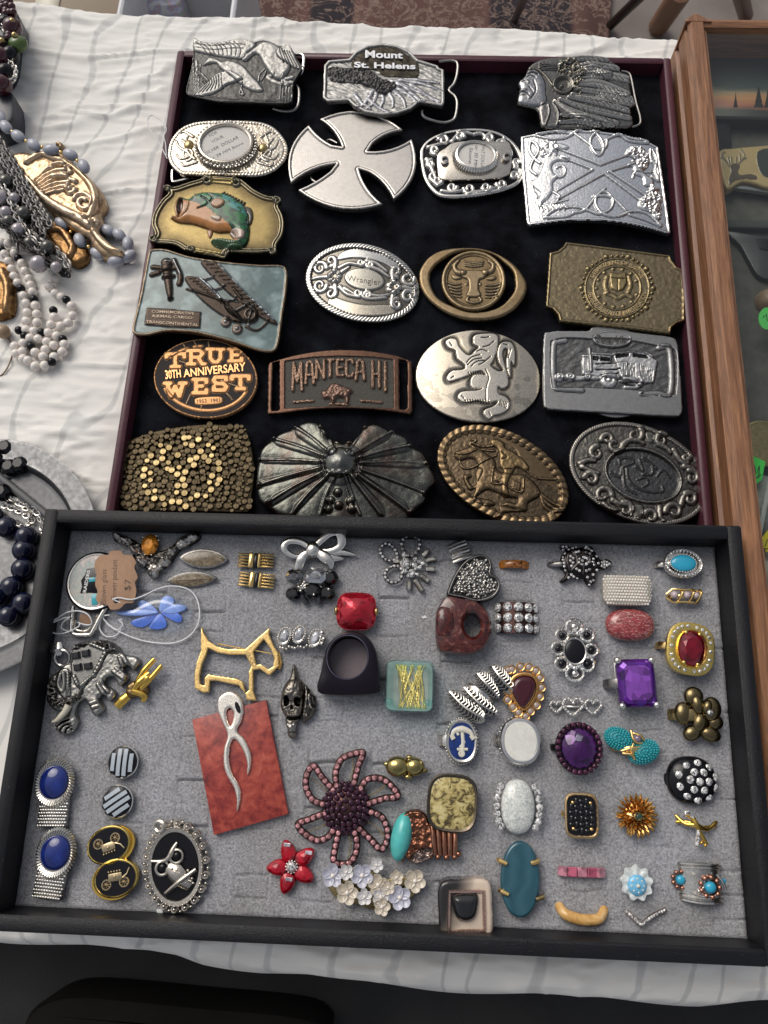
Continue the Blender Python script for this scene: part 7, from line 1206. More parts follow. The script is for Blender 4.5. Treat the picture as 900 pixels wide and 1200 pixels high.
# red stone pendant with ribbon loop
q = J('stone_pendant', 'red jasper slab pendant crossed by a silver ribbon loop', 'pendant', (283, 890), 3.5, .3)
JA = stone('red_jasper', [(.3, (.09, .012, .012)), (.45, (.24, .028, .022)), (.6, (.4, .07, .045)), (.75, (.46, .13, .09))], .16, .35, .35, .3, det=12)
MB().slab(q.L(zd([(66, 548), (452, 445), (568, 1040), (180, 1150)]), 3), 0, 3, .4).build('jasper_slab', JA, q)
r = Rel(q, [(205, 430), (245, 402), (290, 408), (325, 445), (333, 500), (322, 560), (300, 605), (340, 650), (370, 720), (372, 790), (352, 838), (350, 770), (325, 700), (285, 650), (262, 690), (258, 760), (275, 830), (305, 880), (320, 930), (312, 990), (298, 1028), (295, 960), (280, 900), (245, 840), (228, 780), (230, 700), (248, 630), (225, 570), (200, 510), (196, 460)], 5, .3, 1.4, (.62, .58, .52), zd, holes=[[(262, 488), (280, 510), (278, 545), (265, 580), (248, 545), (245, 505)]], base=2.4); r.build(metal('ribbon_silver', (1, .93, .82), .28, .15, .01), 'ribbon_loop')
c = loc(q, zd, (305, 485), 5); MB().lathe([(1, 4.9), (1, 5.1)], (*c, 0), 16, 1.2, 3.2, rot=25).build('black_inlay', ENAMELK, q)
# elephant
ze = Z(50, 735, 6); q = J('elephant_pendant', 'silver elephant pendant with black square stones and an ivory coloured tusk', 'pendant', (105, 803), 5, .5)
EO = [(200, 165), (220, 120), (290, 100), (380, 88), (460, 95), (520, 130), (550, 175), (600, 195), (650, 205), (675, 230), (670, 265), (630, 305), (600, 270), (560, 285), (590, 330), (590, 370), (540, 415), (520, 390), (490, 350), (440, 360), (430, 400), (480, 430), (505, 460), (490, 500), (455, 520), (430, 480), (390, 500), (420, 560), (415, 590), (365, 625), (340, 600), (320, 550), (285, 510), (240, 540), (225, 600), (240, 660), (210, 730), (150, 755), (95, 735), (78, 690), (95, 660), (140, 600), (90, 590), (50, 560), (20, 510), (25, 450), (25, 390), (50, 345), (100, 310), (150, 260), (200, 240)]
r = Rel(q, EO, 4.6, .3, 2., (.5, .49, .46), ze); r.poly([(205, 170), (300, 110), (360, 110), (450, 150), (470, 165), (440, 210), (400, 300), (330, 370), (280, 435), (240, 410), (210, 340), (200, 240)], .8, .7, 'saddle_cloth', (.4, .39, .37)); r.poly([(110, 320), (150, 290), (185, 300), (195, 380), (170, 500), (130, 480), (100, 430), (95, 370)], .9, 1, 'ear', (.42, .41, .39)); r.lines([[(130, 330), (115, 400), (140, 450), (155, 400), (150, 320)]], .9, .8, 'ear', (.5, .49, .45))
r.dots([(350 + 22 * k, 120 + 9 * k) for k in range(5)] + [(440 - 13 * k, 185 + 26 * k) for k in range(7)] + [(345 - 17 * k, 350 + 14 * k) for k in range(5)] + [(225 + 8 * k, 345 + 18 * k) for k in range(4)] + [(185, 320 + 22 * k) for k in range(8)], 1.1, .9, 'beading', (.55, .54, .5)); r.noise(.15, 1.4, 5, 2, part=''); clump(q, r, [(55, 400), (90, 360), (95, 440), (130, 500), (180, 520), (280, 440), (260, 490), (215, 530), (140, 560), (75, 530), (48, 470)], 90, .9, .9, 'head_scales', (.35, .34, .32)); clump(q, r, [(380, 95), (480, 100), (540, 170), (480, 180), (430, 130)], 40, 1.1, .8, 'back_scales', (.35, .34, .32)); clump(q, r, [(215, 150), (250, 115), (330, 105), (300, 130)], 22, .9, .7, 'back_scales', (.3, .29, .27))
for a in ([(540, 210), (570, 290)], [(560, 190), (600, 270)], [(500, 310), (570, 360)], [(520, 290), (585, 340)], [(390, 400), (430, 470)], [(415, 385), (460, 450)], [(320, 540), (385, 515)], [(330, 570), (400, 545)]): r.lines([a], 1.1, 1, 'anklet', (.5, .48, .45))
r.lines([[(95, 700), (130, 670), (180, 650)], [(110, 730), (150, 690), (190, 680)], [(150, 745), (170, 710), (200, 700)], [(200, 720), (190, 690)]], .6, -1.2); r.patina((.015, .015, .015), .35, .95); r.build(PEW, 'elephant_body')
for x0, y0 in ((205, 175), (275, 160), (218, 258), (290, 250)): MB().slab(q.L(ze([(x0, y0), (x0 + 52, y0 - 6), (x0 + 58, y0 + 44), (x0 + 8, y0 + 52)]), 6), 5, 7.4, .5).build('black_stone', BKG, q, False)
rib(q, ze, [(88, 668), (130, 650), (180, 600), (208, 550)], [.5, 1.6, 2], plain('ivory_tusk', (.6, .56, .45), .25, 0, .5), (6.6, 7.6, 7.4), 'tusk', 1)
P = q.L(ze([(95, 115), (100, 160), (108, 200)]), 3); MB().tube(np.column_stack([P, [3, 4, 3]]), [3, 3.6, 2], 10, False, .35).build('bail', SIL, q); c = loc(q, ze, (130, 215), 4); P = [(c[0] + 4 * math.cos(t), c[1] + 4 * math.sin(t), 3 + math.sin(t)) for t in np.linspace(0, 2 * math.pi, 22, endpoint=False)]; MB().tube(P, .9, 8, True).build('jump_ring', SIL, q)
# hand pin
q = J('hand_pin', 'small gold pin shaped as a hand making the horns sign', 'brooch', ze([(680, 400)])[0], 4, .5); YG2 = metal('bright_gold', (.85, .55, .12), .16, .2, .01)
rib(q, ze, [(665, 400), (720, 310), (795, 225)], [1.6, 1.7, 1.4], YG2, (4, 5, 5), 'finger', 1); rib(q, ze, [(700, 430), (770, 360), (845, 270)], [1.6, 1.5, 1.2], YG2, (4, 5, 5), 'finger', 1); rib(q, ze, [(650, 440), (690, 390), (760, 325)], [1.8, 2, 1.5], YG2, (4, 5.5, 5), 'bent_finger', 1); rib(q, ze, [(690, 410), (745, 360), (760, 345)], [2.4, 3, 2], YG2, (4, 4.6, 4), 'bent_finger', .8); rib(q, ze, [(640, 450), (690, 465), (720, 490), (705, 515)], [2, 1.8, 1.4], YG2, (4.5, 4, 3), 'thumb', 1)
r = Rel(q, [(580, 420), (620, 380), (670, 370), (720, 400), (740, 450), (700, 480), (640, 490), (600, 500), (580, 470)], 4.5, .3, 2.4, (.35, .24, .12), ze); r.noise(.4, 1.5, 3, 2); r.build(BRONZE, 'palm'); rib(q, ze, [(520, 550), (560, 515), (600, 480)], [2.6, 2.6, 2.2], YG2, (2, 3, 3), 'wrist', .6)
# feather ring + teardrop ring
zf_ = Z(510, 765, 6.4286); q = RG('silver leaf wrap ring made of four ribbed feathers', zf_([(340, 300)])[0], 8, name='leaf_ring'); band(q, 8.5, 4, SIL, ang=-30)
for pts, wd in (([(110, 290), (210, 400), (340, 480), (370, 490)], 4.6), ([(220, 260), (330, 380), (470, 460)], 4.4), ([(315, 150), (390, 240), (480, 335)], 4.6), ([(430, 95), (500, 200), (615, 312)], 4.6)):
    P = cm(q.L(zf_(pts), 7), False, 6); n = len(P); zq = 5.5 + 2.2 * np.sin(np.linspace(0, math.pi, n)); MB().tube(np.column_stack([P, zq]), np.interp(np.linspace(0, 1, n), [0, .5, 1], [.5, .9, .5]), 6).build('leaf_vein', SIL, q); mb = MB(); mg = MB()
    for i in range(1, n - 1):
        T = P[min(i + 1, n - 1)] - P[i - 1]; T /= np.linalg.norm(T); N = np.array([-T[1], T[0]]); s_ = wd * math.sin(math.pi * (i + .6) / n) ** .7
        for sg in (-1, 1): mb.tube([(*P[i], zq[i]), (*(P[i] + sg * N * s_ * .55 + T * s_ * .15), zq[i] + .3), (*(P[i] + sg * N * s_ - T * s_ * .35), zq[i] - .9)], [.34, .34, .22], 5)
        k = N * s_ * .85; mg.add([(*(P[i] + k), zq[i] - 1), (*(P[i] - k), zq[i] - 1), (*(P[i - 1] - k), zq[i - 1] - 1), (*(P[i - 1] + k), zq[i - 1] - 1), (*(P[i] + k), zq[i] - 1.5), (*(P[i] - k), zq[i] - 1.5), (*(P[i - 1] - k), zq[i - 1] - 1.5), (*(P[i - 1] + k), zq[i - 1] - 1.5)], [(0, 1, 2, 3), (7, 6, 5, 4), (0, 4, 5, 1), (2, 6, 7, 3)])
    mb.build('leaf_barbs', metal('leaf_silver', (.6, .58, .54), .25), q, kind='stuff'); mg.build('leaf_back', GUN, q, False)
q = RG('gold ring with a dark red teardrop stone and scalloped clear stone border', zf_([(680, 280)])[0], 8, name='teardrop_ring'); band(q, 8.6, 3, GOLD); TD = [(670, 425), (600, 350), (570, 260), (600, 190), (670, 165), (740, 185), (768, 250), (745, 340)]
OG = metal('orange_gold', (.72, .4, .14), .22, .2, .01); MB().slab(cm(q.L(zf_([(675, 440), (585, 360), (552, 260), (585, 175), (670, 145), (758, 172), (788, 250), (762, 350)]), 6)), 3.5, 6.2, .6).build('gold_plate', OG, q)
P = cm(q.L(zf_(TD), 8)); r = Rel(q, TD, 8.2, .3, 3.5, (.05, .004, .012), zf_, base=6); r.build(plain('garnet_cabochon', None, .06, 0, 1, .1), 'garnet_stone'); Q = cm(q.L(zf_(TD), 7), True, 7); MB().tube(np.column_stack([Q, np.full(len(Q), 6.4)]), .5, 6, True).build('bezel_wire', OG, q)
for x, y in ((580, 125), (645, 105), (708, 108), (762, 135), (792, 190), (802, 262), (790, 330), (765, 395), (720, 440), (683, 480), (630, 450), (588, 410), (548, 355), (548, 290), (553, 130)):
    c = loc(q, zf_, (x, y), 6); bez(q, 2.3, 2.3, 1.1, OG, (*c, 4.6), 'scallop', n=18, wall=.7); cab(q, 1.6, 1.6, .9, plain('pale_quartz', (.42, .33, .3), .12, 0, 1, .3), (*c, 4.6), 'clear_stone')
# purple emerald-cut
q = RG('silver ring with a large rectangular purple stone held by four round prongs', (747, 800), 11, rz=3, name='cocktail_ring'); band(q, 9.5, 5, DSIL, x=-5); PU = gemm('amethyst_glass', (.12, .014, .3), .04, .45, .25, .3)
mb = MB(); oc = lambda a, b_, c_, z: [(a, -b_ + c_, z), (a, b_ - c_, z), (a - c_, b_, z), (-a + c_, b_, z), (-a, b_ - c_, z), (-a, -b_ + c_, z), (-a + c_, -b_, z), (a - c_, -b_, z)]
mb.rings([np.array(oc(9.4, 11.8, 2.4, 6)), np.array(oc(9.6, 12, 2.4, 9.5)), np.array(oc(8.2, 10.4, 2.1, 11.2)), np.array(oc(6.6, 8.8, 1.8, 12.2)), ]); mb.build('purple_stone', PU, q, False)
mb = MB(); mb.rings([np.array(oc(6.4, 8.6, 1.8, 12.22)), np.array(oc(3, 3.2, .8, 12.5))]); mb.build('table_facets', gemm('amethyst_light', (.34, .1, .6), .04, .4, .25, .4), q, False)
for x, y in ((-8.8, 11.4), (8.6, 11.2), (-8.6, -11.4), (8.8, -11.2)): MB().sph((x, y, 10), 1.9, 12, 8).build('prong', SIL, q)
MB().box((0, 0, 5), (19, 23, 2), bev=1).build('basket', DSIL, q)
# hearts band
q = RG('thin silver band ring of open hearts set with crystals', z5([(165, 750)])[0], 4, name='heart_band'); band(q, 9.8, 1.6, SIL, top=2)
for (x, y), s_ in (((150, 750), 1.), ((235, 750), .8), ((80, 750), .62)):
    H_ = [(x + s_ * 42 * a, y + s_ * 34 * b_) for a, b_ in [(0, -.5), (.35, -1), (.8, -.85), (1, -.2), (.6, .5), (0, 1.05), (-.6, .5), (-1, -.2), (-.8, -.85), (-.35, -1)]]; loopgems(q, z5, H_, .62, 4 - 1.2 * (s_ < 1), RHINE, SIL, 20 if s_ == 1 else 15, 'heart')
# bronze nugget ring
q = RG('bronze ring shaped as a cluster of smooth petals with one crystal', (820, 838), 9, name='petal_ring'); band(q, 9, 6, BRONZE and DGOLD, x=-4); NB = metal('bronze_smooth', (.2, .155, .08), .2, .3, .01)
for x, y, a, b_, ro, z in ((665, 705, 38, 38, 0, 8), (622, 778, 35, 45, 0, 7.5), (680, 740, 25, 40, -10, 9), (740, 760, 38, 48, 10, 9.5), (690, 815, 28, 38, 20, 9), (660, 860, 38, 30, -25, 7.5), (735, 865, 42, 30, 20, 7.5), (755, 815, 32, 30, 0, 8), (720, 750, 20, 30, 20, 10.4)):
    c = loc(q, z5, (x, y), z); cab(q, a / 7.7, b_ / 7.7, 3, NB, (c[0], c[1], z - 3), 'petal', rot=-ro, base=.8)
c = loc(q, z5, (726, 775), 11); gemo(q, 1.5, 1.5, 1.4, RHINE, (*c, 11.5), 'crystal')
# blue anchor ring, white oval ring
q = RG('silver oval ring with a white caduceus shaped emblem on deep blue enamel', zf_([(200, 665)])[0], 8, name='enamel_ring'); band(q, 9, 6, SIL, x=-3); bez(q, 7.8, 10.8, 3, SIL, (0, 0, 5), wall=1.2, p=2.3); MB().lathe([(1, 5), (1, 7.2), (.5, 7.5)], (0, 0, 0), 40, 6.7, 9.6, 2.3).build('blue_enamel', plain('royal_blue_enamel', (.006, .035, .2), .1, 0, 1, .5, .3), q)
for pts, w_ in (([(200, 600), (205, 680), (200, 770)], .9), ([(120, 640), (140, 590), (200, 575), (260, 600), (280, 645)], [.7, 1.7, .7]), ([(180, 710), (200, 690), (215, 670), (195, 655)], .6), ([(160, 725), (240, 725)], .7), ([(118, 615), (135, 650)], 1.2), ([(265, 620), (285, 650)], 1.2), ([(150, 570), (170, 620)], .7)): rib(q, zf_, pts, w_, plain('cream_enamel', (.68, .65, .56), .3), (7.8,) * 2, 'emblem', .6)
P = [(*loc(q, zf_, (200 + 18 * math.cos(t), 760 + 20 * math.sin(t)), 8), 7.8) for t in np.linspace(0, 2 * math.pi, 16, endpoint=False)]; MB().tube(P, .55, 6, True).build('emblem_ring', plain('cream_enamel', None), q); balls(q, ovl(8.4, 11.4, 40, 4.6, .5), SIL, 'granulation')
q = RG('silver oval ring with a flat white mother of pearl face', zf_([(645, 665)])[0], 8, name='pearl_ring'); band(q, 9, 6, SIL, x=-4); MB().lathe([(.9, 2), (1.02, 4.5), (1, 7), (.94, 7.8), (.84, 7.9), (.8, 7.5)], (0, 0, 0), 48, 10.4, 11.8, 2.2).build('bezel', metal('bright_silver', (.8, .78, .76), .14, .15, 0), q); MB().lathe([(1, 6), (1, 7.7)], (0, 0, 0), 44, 8.2, 9.6, 2.2).build('pearl_face', stone('white_shell', [(.3, (.6, .58, .53)), (.6, (.7, .69, .64))], .2, .2), q)
balls(q, ovl(10.8, 12.2, 36, 3.4, .5), SIL, 'granulation')
# purple oval ring
q = oring('dark ring with a deep purple oval faceted stone ringed by small purple stones', (679, 877), 11.8, 12.8, 0, 9, GUN, gemm('deep_purple', (.07, .008, .12), .04, .3), 2.6, n=24, rr=1.35, hm=gemm('plum_stone', (.1, .02, .06), .08, .4), faceted=True, ins=2.8, bx=-4, cut=9, tbl=.6); c = (-1, 5.4); MB().slab(np.array([(-3, 3.6), (.6, 3.4), (1.6, 6), (-1.2, 7.2)]), 11.3, 11.62, .05).build('painted_glint', gemm('pale_lilac', (.55, .5, .65), .03, .7), q, False)  # pale slab on the stone paints a facet's glint
# turquoise two-part
q = RG('gold ring with two turquoise beaded halves that curl past each other', (743, 878), 9, name='beaded_ring'); band(q, 8.6, 3, GOLD); TB = plain('turquoise_bead', (.02, .36, .4), .25, 0, .7, .2, 1.2); z9 = Z(640, 840, 3.6)
for (cx, cy), a, b_, ro in (((350, 885), 7.4, 5.4, -18), ((455, 940), 8, 5.6, 22)):
    c = loc(q, z5, (cx, cy), 8); cab(q, a, b_, 4.2, plain('turquoise_base', (.02, .22, .25), .4), (*c, 3.5), 'bead_mount', rot=ro); L = []
    for th in np.linspace(.12, 1.45, 6):
        nn = max(1, int(2 * math.pi * math.cos(th) * 5.2)); 
        for k in range(nn):
            t = 2 * math.pi * k / nn + th * 3; x, y = a * math.cos(th) * math.cos(t), b_ * math.cos(th) * math.sin(t); L.append((c[0] + x * math.cos(R_(ro)) - y * math.sin(R_(ro)), c[1] + x * math.sin(R_(ro)) + y * math.cos(R_(ro)), 4.4 + 4 * math.sin(th), .62))
    balls(q, L, TB, 'turquoise_beads', n=7, m=5)
for pts in ([(385, 850), (395, 890), (430, 905)], [(390, 860), (420, 870), (440, 890)], [(345, 935), (380, 925), (430, 920)], [(350, 945), (385, 950), (400, 970)], [(395, 905), (385, 930), (395, 950)]): rib(q, z5, pts, .7, GOLD, (7, 8, 7), 'gold_vine', 1)
gems(q, [(*loc(q, z5, (425, 885), 9), 8, 1.7)], gemm('lilac_crystal', (.4, .3, .42), .05, .5), 'lilac_crystal', 7, False)
# blue cufflinks on mesh
z6 = Z(20, 860, 3.6)
def mesh_m(m, nt, b):
    b.inputs['Metallic'].default_value = 1; b.inputs['Base Color'].default_value = (.6, .58, .56, 1); b.inputs['Roughness'].default_value = .3
for k, ((x, y), lb) in enumerate((((152, 207), 'upper silver cufflink with a round blue stone and mesh wrap'), ((158, 505), 'lower silver cufflink with a round blue stone and mesh wrap'))):
    q = J('mesh_cufflink', lb, 'cufflink', z6([(x, y)])[0], 6, .5, group='pair of blue stone cufflinks with mesh wraps', rz=2 if k == 0 else -4)
    MB().box((.5 - k, -13, 2.2), (15.4, 17, 3.2), bev=1).build('mesh_backing', DSIL, q); mb = MB()
    for i in range(11):
        for j in range(11): mb.sph((-6.6 + 1.32 * i + .5 - k + (.66 if j % 2 else 0) - .3, -20.6 + 1.5 * j, 3.8), .86, 6, 4, (1.1, .62, .6))
    mb.build('mesh_links', SIL, q, kind='stuff'); MB().lathe([(.9, 1), (1, 3), (.98, 5), (.9, 5.6), (.78, 5.2)], (0, 0, 0), 44, 9.6, 11.6, 2).build('oval_bezel', DSIL, q)
    mb = MB()
    for t in np.linspace(0, 2 * math.pi, 46, endpoint=False): mb.tube([(9.9 * math.cos(t), 12 * math.sin(t), 4), (8.9 * math.cos(t + .07), 10.8 * math.sin(t + .07), 5.8), (7.7 * math.cos(t + .14), 8.8 * math.sin(t + .14), 5.2)], .55, 5)
    mb.build('rope_twist', SIL, q, kind='stuff'); cab(q, 7.6, 8.3, 3.4, stone('blue_moonstone' + str(k), [(.35, (.006, .012, .09)), (.55, (.012, .03, .2)), (.75, (.06, .12, .33) if k else (.02, .03, .2))], .06, .04, .6, 1), (0, .3, 4.4), 'blue_stone')
# striped studs
for k, ((x, y), ro, lb) in enumerate((((443, 120), 90, 'upper round stud striped black and white, stripes upright'), ((420, 287), 36, 'lower round stud striped black and white, stripes slanting'))):
    q = J('striped_stud', lb, 'cufflink', z6([(x, y)])[0], 4, .4, group='pair of striped round cufflinks', rz=ro); MB().lathe([(.9, 0), (1, 2), (1, 3.2), (.95, 3.6), (.9, 3.2)], (0, 0, 0), 40, 8.2, 8.2).build('silver_rim', SIL, q)
    MB().lathe([(1, 2.4), (1, 3.2), (.8, 3.9), (.5, 4.3), (.1, 4.5)], (0, 0, 0), 40, 7.5, 7.5).build('black_face', ENAMELK, q); WS_ = plain('pale_blue_stripe', (.42, .47, .52), .3, 0, .3)
    for i, y0 in enumerate((-4.6, -1.5, 1.6, 4.7)):
        wd = 1.0; c_ = math.sqrt(max(7.2 ** 2 - (abs(y0) + wd) ** 2, 1)); xx = np.linspace(-c_, c_, 12); zr = lambda x, y: 4.66 - .8 * ((x * x + y * y) / 56.) ; V = [(x, y0 + s_ * wd, zr(x, y0 + s_ * wd) + dz) for dz in (.12, -.3) for s_ in (-1, 1) for x in xx]
        F_ = [(i2, i2 + 1, 12 + i2 + 1, 12 + i2) for i2 in range(11)] + [(24 + i2, i2, i2 + 1, 24 + i2 + 1)[::-1] for i2 in range(11)] + [(12 + i2, 36 + i2, 36 + i2 + 1, 12 + i2 + 1)[::-1] for i2 in range(11)]; mb = MB(); mb.add(V, F_); mb.build('white_stripe', WS_, q, False)
# carriage cufflinks
for k, ((x, y), ro, lb) in enumerate((((385, 470), 22, 'upper gold edged oval cufflink with a tiny coach on black'), ((415, 610), 12, 'lower gold edged oval cufflink with a tiny coach on black'))):
    q = J('coach_cufflink', lb, 'cufflink', z6([(x, y)])[0], 5, .4, group='pair of oval coach cufflinks', rz=ro); MB().lathe([(.95, 0), (1.02, 1.5), (1, 3)], ((-1.5 if k else 1.2), -.8, 0), 44, 11.2, 9.2).build('gold_back', YG2, q)
    MB().lathe([(1, 1.5), (1.02, 4), (1, 5), (.94, 5.4), (.9, 4.9)], (0, 0, 0), 44, 11, 9).build('gold_rim', YG, q); MB().lathe([(1, 4), (1, 5)], (0, 0, 0), 40, 10, 8).build('black_face', ENAMELK, q); CG = metal('pale_gold_relief', (.6, .48, .3), .3, .3, .01); s_ = 1 if k else -1
    for wx in (-4.6, 4.2): P = [(wx + 2.2 * math.cos(t), -2.2 * s_ + 2.2 * math.sin(t), 5.2) for t in np.linspace(0, 2 * math.pi, 18, endpoint=False)]; MB().tube(P, .4, 6, True).build('wheel', CG, q); mb = MB(); [mb.tube([(wx - 2 * math.cos(a), -2.2 * s_ - 2 * math.sin(a), 5.15), (wx + 2 * math.cos(a), -2.2 * s_ + 2 * math.sin(a), 5.15)], .2, 4) for a in (0, .8, 1.57, 2.4)]; mb.build('spokes', CG, q, kind='stuff')
    MB().slab(np.array([(-3.4, 0), (-2, -1.2), (2, -1.2), (3.6, 0), (3.4, 2.6), (-3.2, 2.6)]) * np.array((1, s_)), 5, 5.8, .3).build('coach', CG, q); balls(q, [(x_, s_ * 3.4, 5.4, .55) for x_ in (-3, -1.6, -.2, 1.2, 2.6)] + [(0, s_ * 1, 6, .7)], CG, 'coach_trim'); MB().tube([(3.6, 0, 5.4), (6, s_ * 1.4, 5.4), (7.4, s_ * 4, 5.3)], .35, 5).build('coach_pole', CG, q)
# owl pendant
q = J('owl_pendant', 'oval silver pendant with an owl on a branch over black', 'pendant', z6([(665, 560)])[0], 5, .4); a_, b_ = 13.5, 18.2; wm_ = metal('warm_silver', None); ro = 12
MB().lathe([(1, 0), (1, 3.7)], (0, 0, 0), 50, a_ * .85, b_ * .85, rot=ro).build('black_glass_plate', BLACKG, q); MB().lathe([(1.02, 0), (1.04, 3), (1, 4.6), (.88, 4.4), (.84, 3.2)], (0, 0, 0), 56, a_, b_, rot=ro).build('oval_frame', wm_, q)
for k, (x, y, z, r_) in enumerate(ovl(a_ * 1.12, b_ * 1.09, 18, 3, 2.2, ro)):
    P = [(x + 1.9 * math.cos(t) * (1 - t / 14), y + 1.9 * math.sin(t) * (1 - t / 14), 2.6 + t * .12) for t in np.linspace(k, k + 7, 14) - k]; MB().tube(P, .65, 6).build('scroll', wm_, q)
balls(q, ovl(a_ * 1.12, b_ * 1.09, 18, 3.6, .95, ro) + ovl(a_ * 1.18, b_ * 1.15, 18, 2.6, .9, ro, 10, 370) + ovl(a_ * 1.0, b_ * 1.0, 40, 4.6, .55, ro), wm_, 'silver_granules')
for x, y in ((613, 567), (672, 517)): c = loc(q, z6, (x, y), 5); P = [(c[0] + 3.2 * math.cos(t), c[1] + 3.2 * math.sin(t), 5) for t in np.linspace(0, 2 * math.pi, 22, endpoint=False)]; MB().tube(P, .75, 7, True).build('eye_ring', wm_, q); cab(q, 2.1, 2.1, 1, BLACKG, (*c, 4), 'owl_eye')
rib(q, z6, [(570, 535), (620, 535), (645, 520), (665, 480), (680, 455)], [.6, 1.2, 1.4, .6], wm_, (4.6, 5.4, 5), 'brow', .8); rib(q, z6, [(640, 560), (670, 580), (700, 610), (735, 640)], [2.6, 4.2, 3.8, 2.2], wm_, (4.6, 5.2, 4.6), 'owl_body', .4); rib(q, z6, [(630, 670), (690, 620), (760, 568)], [.8, 1.3, 1], wm_, (5, 6.2, 5.4), 'branch', 1); clL = [(*loc(q, z6, (655 + 20 * rng.rand() * (k % 4) + 3 * k, 565 + 3.4 * k + 10 * rng.rand()), 6), 6.2 - .05 * k, .75) for k in range(20)]; balls(q, clL, wm_, 'feather_dots')
P = [(*loc(q, z6, (598 + 22 * math.cos(t), 392 + 22 * math.sin(t)), 5), 4 + math.cos(t)) for t in np.linspace(0, 2 * math.pi, 20, endpoint=False)]; MB().tube(P, 1.3, 8, True).build('bail', wm_, q)
# purple flower brooch
zp = Z(340, 870, 5.625); q = J('flower_brooch', 'large dark flower brooch with six pink crystal petals and a purple crystal ball', 'brooch', zp([(368, 435)])[0], 5, .6)
PK = gemm('dusty_pink_crystal', (.75, .36, .38), .08, .3, .9, .3); DB = metal('dark_bronze_wire', (.1, .055, .05), .35)
for L_, in (([(310, 300), (300, 200), (340, 110), (420, 75), (480, 70), (450, 150), (415, 300)],), ([(460, 320), (500, 250), (580, 235), (650, 270), (710, 355), (620, 370), (500, 410)],), ([(520, 455), (600, 490), (640, 570), (640, 640), (600, 705), (520, 630), (440, 555)],), ([(420, 580), (440, 650), (430, 740), (380, 800), (290, 790), (300, 680), (325, 575)],), ([(290, 570), (240, 630), (170, 645), (90, 600), (50, 540), (120, 510), (235, 465)],), ([(230, 410), (150, 380), (105, 300), (110, 210), (155, 155), (210, 230), (290, 320)],)):
    P = cm(q.L(zp(L_), 4), False, 7); n = len(P); z_ = 4.6 - 2.2 * np.sin(np.linspace(0, math.pi, n)) ** 2 * .5; MB().tube(np.column_stack([P, z_ - .6]), 1.75, 8, False, .6).build('petal_frame', DB, q)
    sl = np.r_[0, np.cumsum(np.hypot(*np.diff(P, axis=0).T))]; t = np.arange(1.2, sl[-1], 3.1); mb = MB()
    for k in t: mb.gem(1.3, 1.3, 1., (np.interp(k, sl, P[:, 0]), np.interp(k, sl, P[:, 1]), np.interp(k, sl, z_) + .2), 7)
    mb.build('petal_crystals', PK, q, False, 'stuff'); a = (P[0] + P[-1]) / 2; b2 = P[n // 2] * .82 + a * .18; s_ = [a + (b2 - a) * k for k in np.linspace(0, 1, 16)]; balls(q, [(x + .8 * math.sin(k / 15 * 3) * 2, y, 2.6, .4) for k, (x, y) in enumerate(s_)], DGOLD, 'inner_wire_beads')
cab(q, 11.8, 12, 6, DB, (0, 0, 1), 'ball_mount'); L = []
for th in np.linspace(.1, 1.5, 6):
    nn = max(1, int(2 * math.pi * math.cos(th) * 3.9)); L += [(11.6 * math.cos(th) * math.cos(2 * math.pi * k / nn + th * 2), 11.8 * math.cos(th) * math.sin(2 * math.pi * k / nn + th * 2), 2 + 6.4 * math.sin(th), 1.45) for k in range(nn)]
gems(q, L, gemm('aubergine_crystal', (.055, .012, .035), .06, .35), 'purple_crystals', 7)
# gold plump animal ring, gold leaf ring, copper ring
zg = Z(440, 860, 4.0909); q = RG('antique gold ring shaped like a plump frog above the gold flake ring', (476, 899), 7, name='figure_ring'); DG = metal('antique_gold_shine', (.42, .34, .14), .16, .5, .03)
band(q, 9.6, 3, DGOLD, top=3); MB().sph((-4.4, 0, 4), 5.4, 24, 16, (1.15, .95, .8)).build('body', DG, q); MB().sph((4.2, .2, 4.2), 4.6, 24, 16, (1.15, 1, .85)).build('head', DG, q)
for x, y, a in ((1.6, 4.6, 1.7), (1.2, -4.8, 1.8), (9, -1.4, 1.6), (-9.6, 1, 1.8)): MB().sph((x, y, 4.4), a, 12, 8, (1.3, .8, .8)).build('foot', DG, q)
balls(q, [(1.4, 3.6, 6.6, .9), (2.6, 3.2, 6.9, .5), (.6, 4.6, 6, .5)], DG, 'eye_bumps')
q = RG('rounded square ring filled with gold flakes under a dark rim', (530, 941), 8, rz=-3, name='flake_ring'); band(q, 9, 4, DSIL, x=4); bez(q, 12.6, 13.8, 3, metal('tarnished_rim', (.14, .115, .09), .3), (0, 0, 6), p=3.2, wall=1.5); MB().lathe([(1, 6), (1, 8.2), (.85, 8.8), (.4, 9.1)], (0, 0, 0), 44, 11.2, 12.4, 3.2).build('flake_face', stone('gold_flakes', [(.3, (.025, .02, .012)), (.42, (.1, .075, .03)), (.5, (.42, .33, .12)), (.62, (.6, .52, .26)), (.7, (.26, .2, .09))], .28, .15, .8, 1, det=8), q)
q = RG('copper ring lying on its side with a turquoise dome and ribbed band', (497, 980), 8, rz=-10, name='copper_ring')
r = Rel(q, zg([(118, 400), (150, 375), (200, 365), (240, 385), (262, 430), (270, 440), (280, 560), (260, 600), (190, 625), (150, 600), (120, 560), (112, 480)]), 7, .3, 2.6, (.36, .15, .09)); r.noise(1.1, 2.4, 6, 3); r.rimband(.2, 1.6, .7, None, (.45, .2, .12)); r.poly(zg([(165, 600), (200, 560), (250, 542), (275, 560), (250, 600), (190, 620)]), -1.2, 1.2, 'shell_fan', (.4, .3, .26)); r.lines([zg([(185, 610), (200 + 12 * k, 560 + 4 * k)]) for k in range(6)], .4, .5); r.patina((.06, .02, .015), .6, .7); r.build(metal('antique_copper', None, .28, .4, .04), 'ring_shoulder')
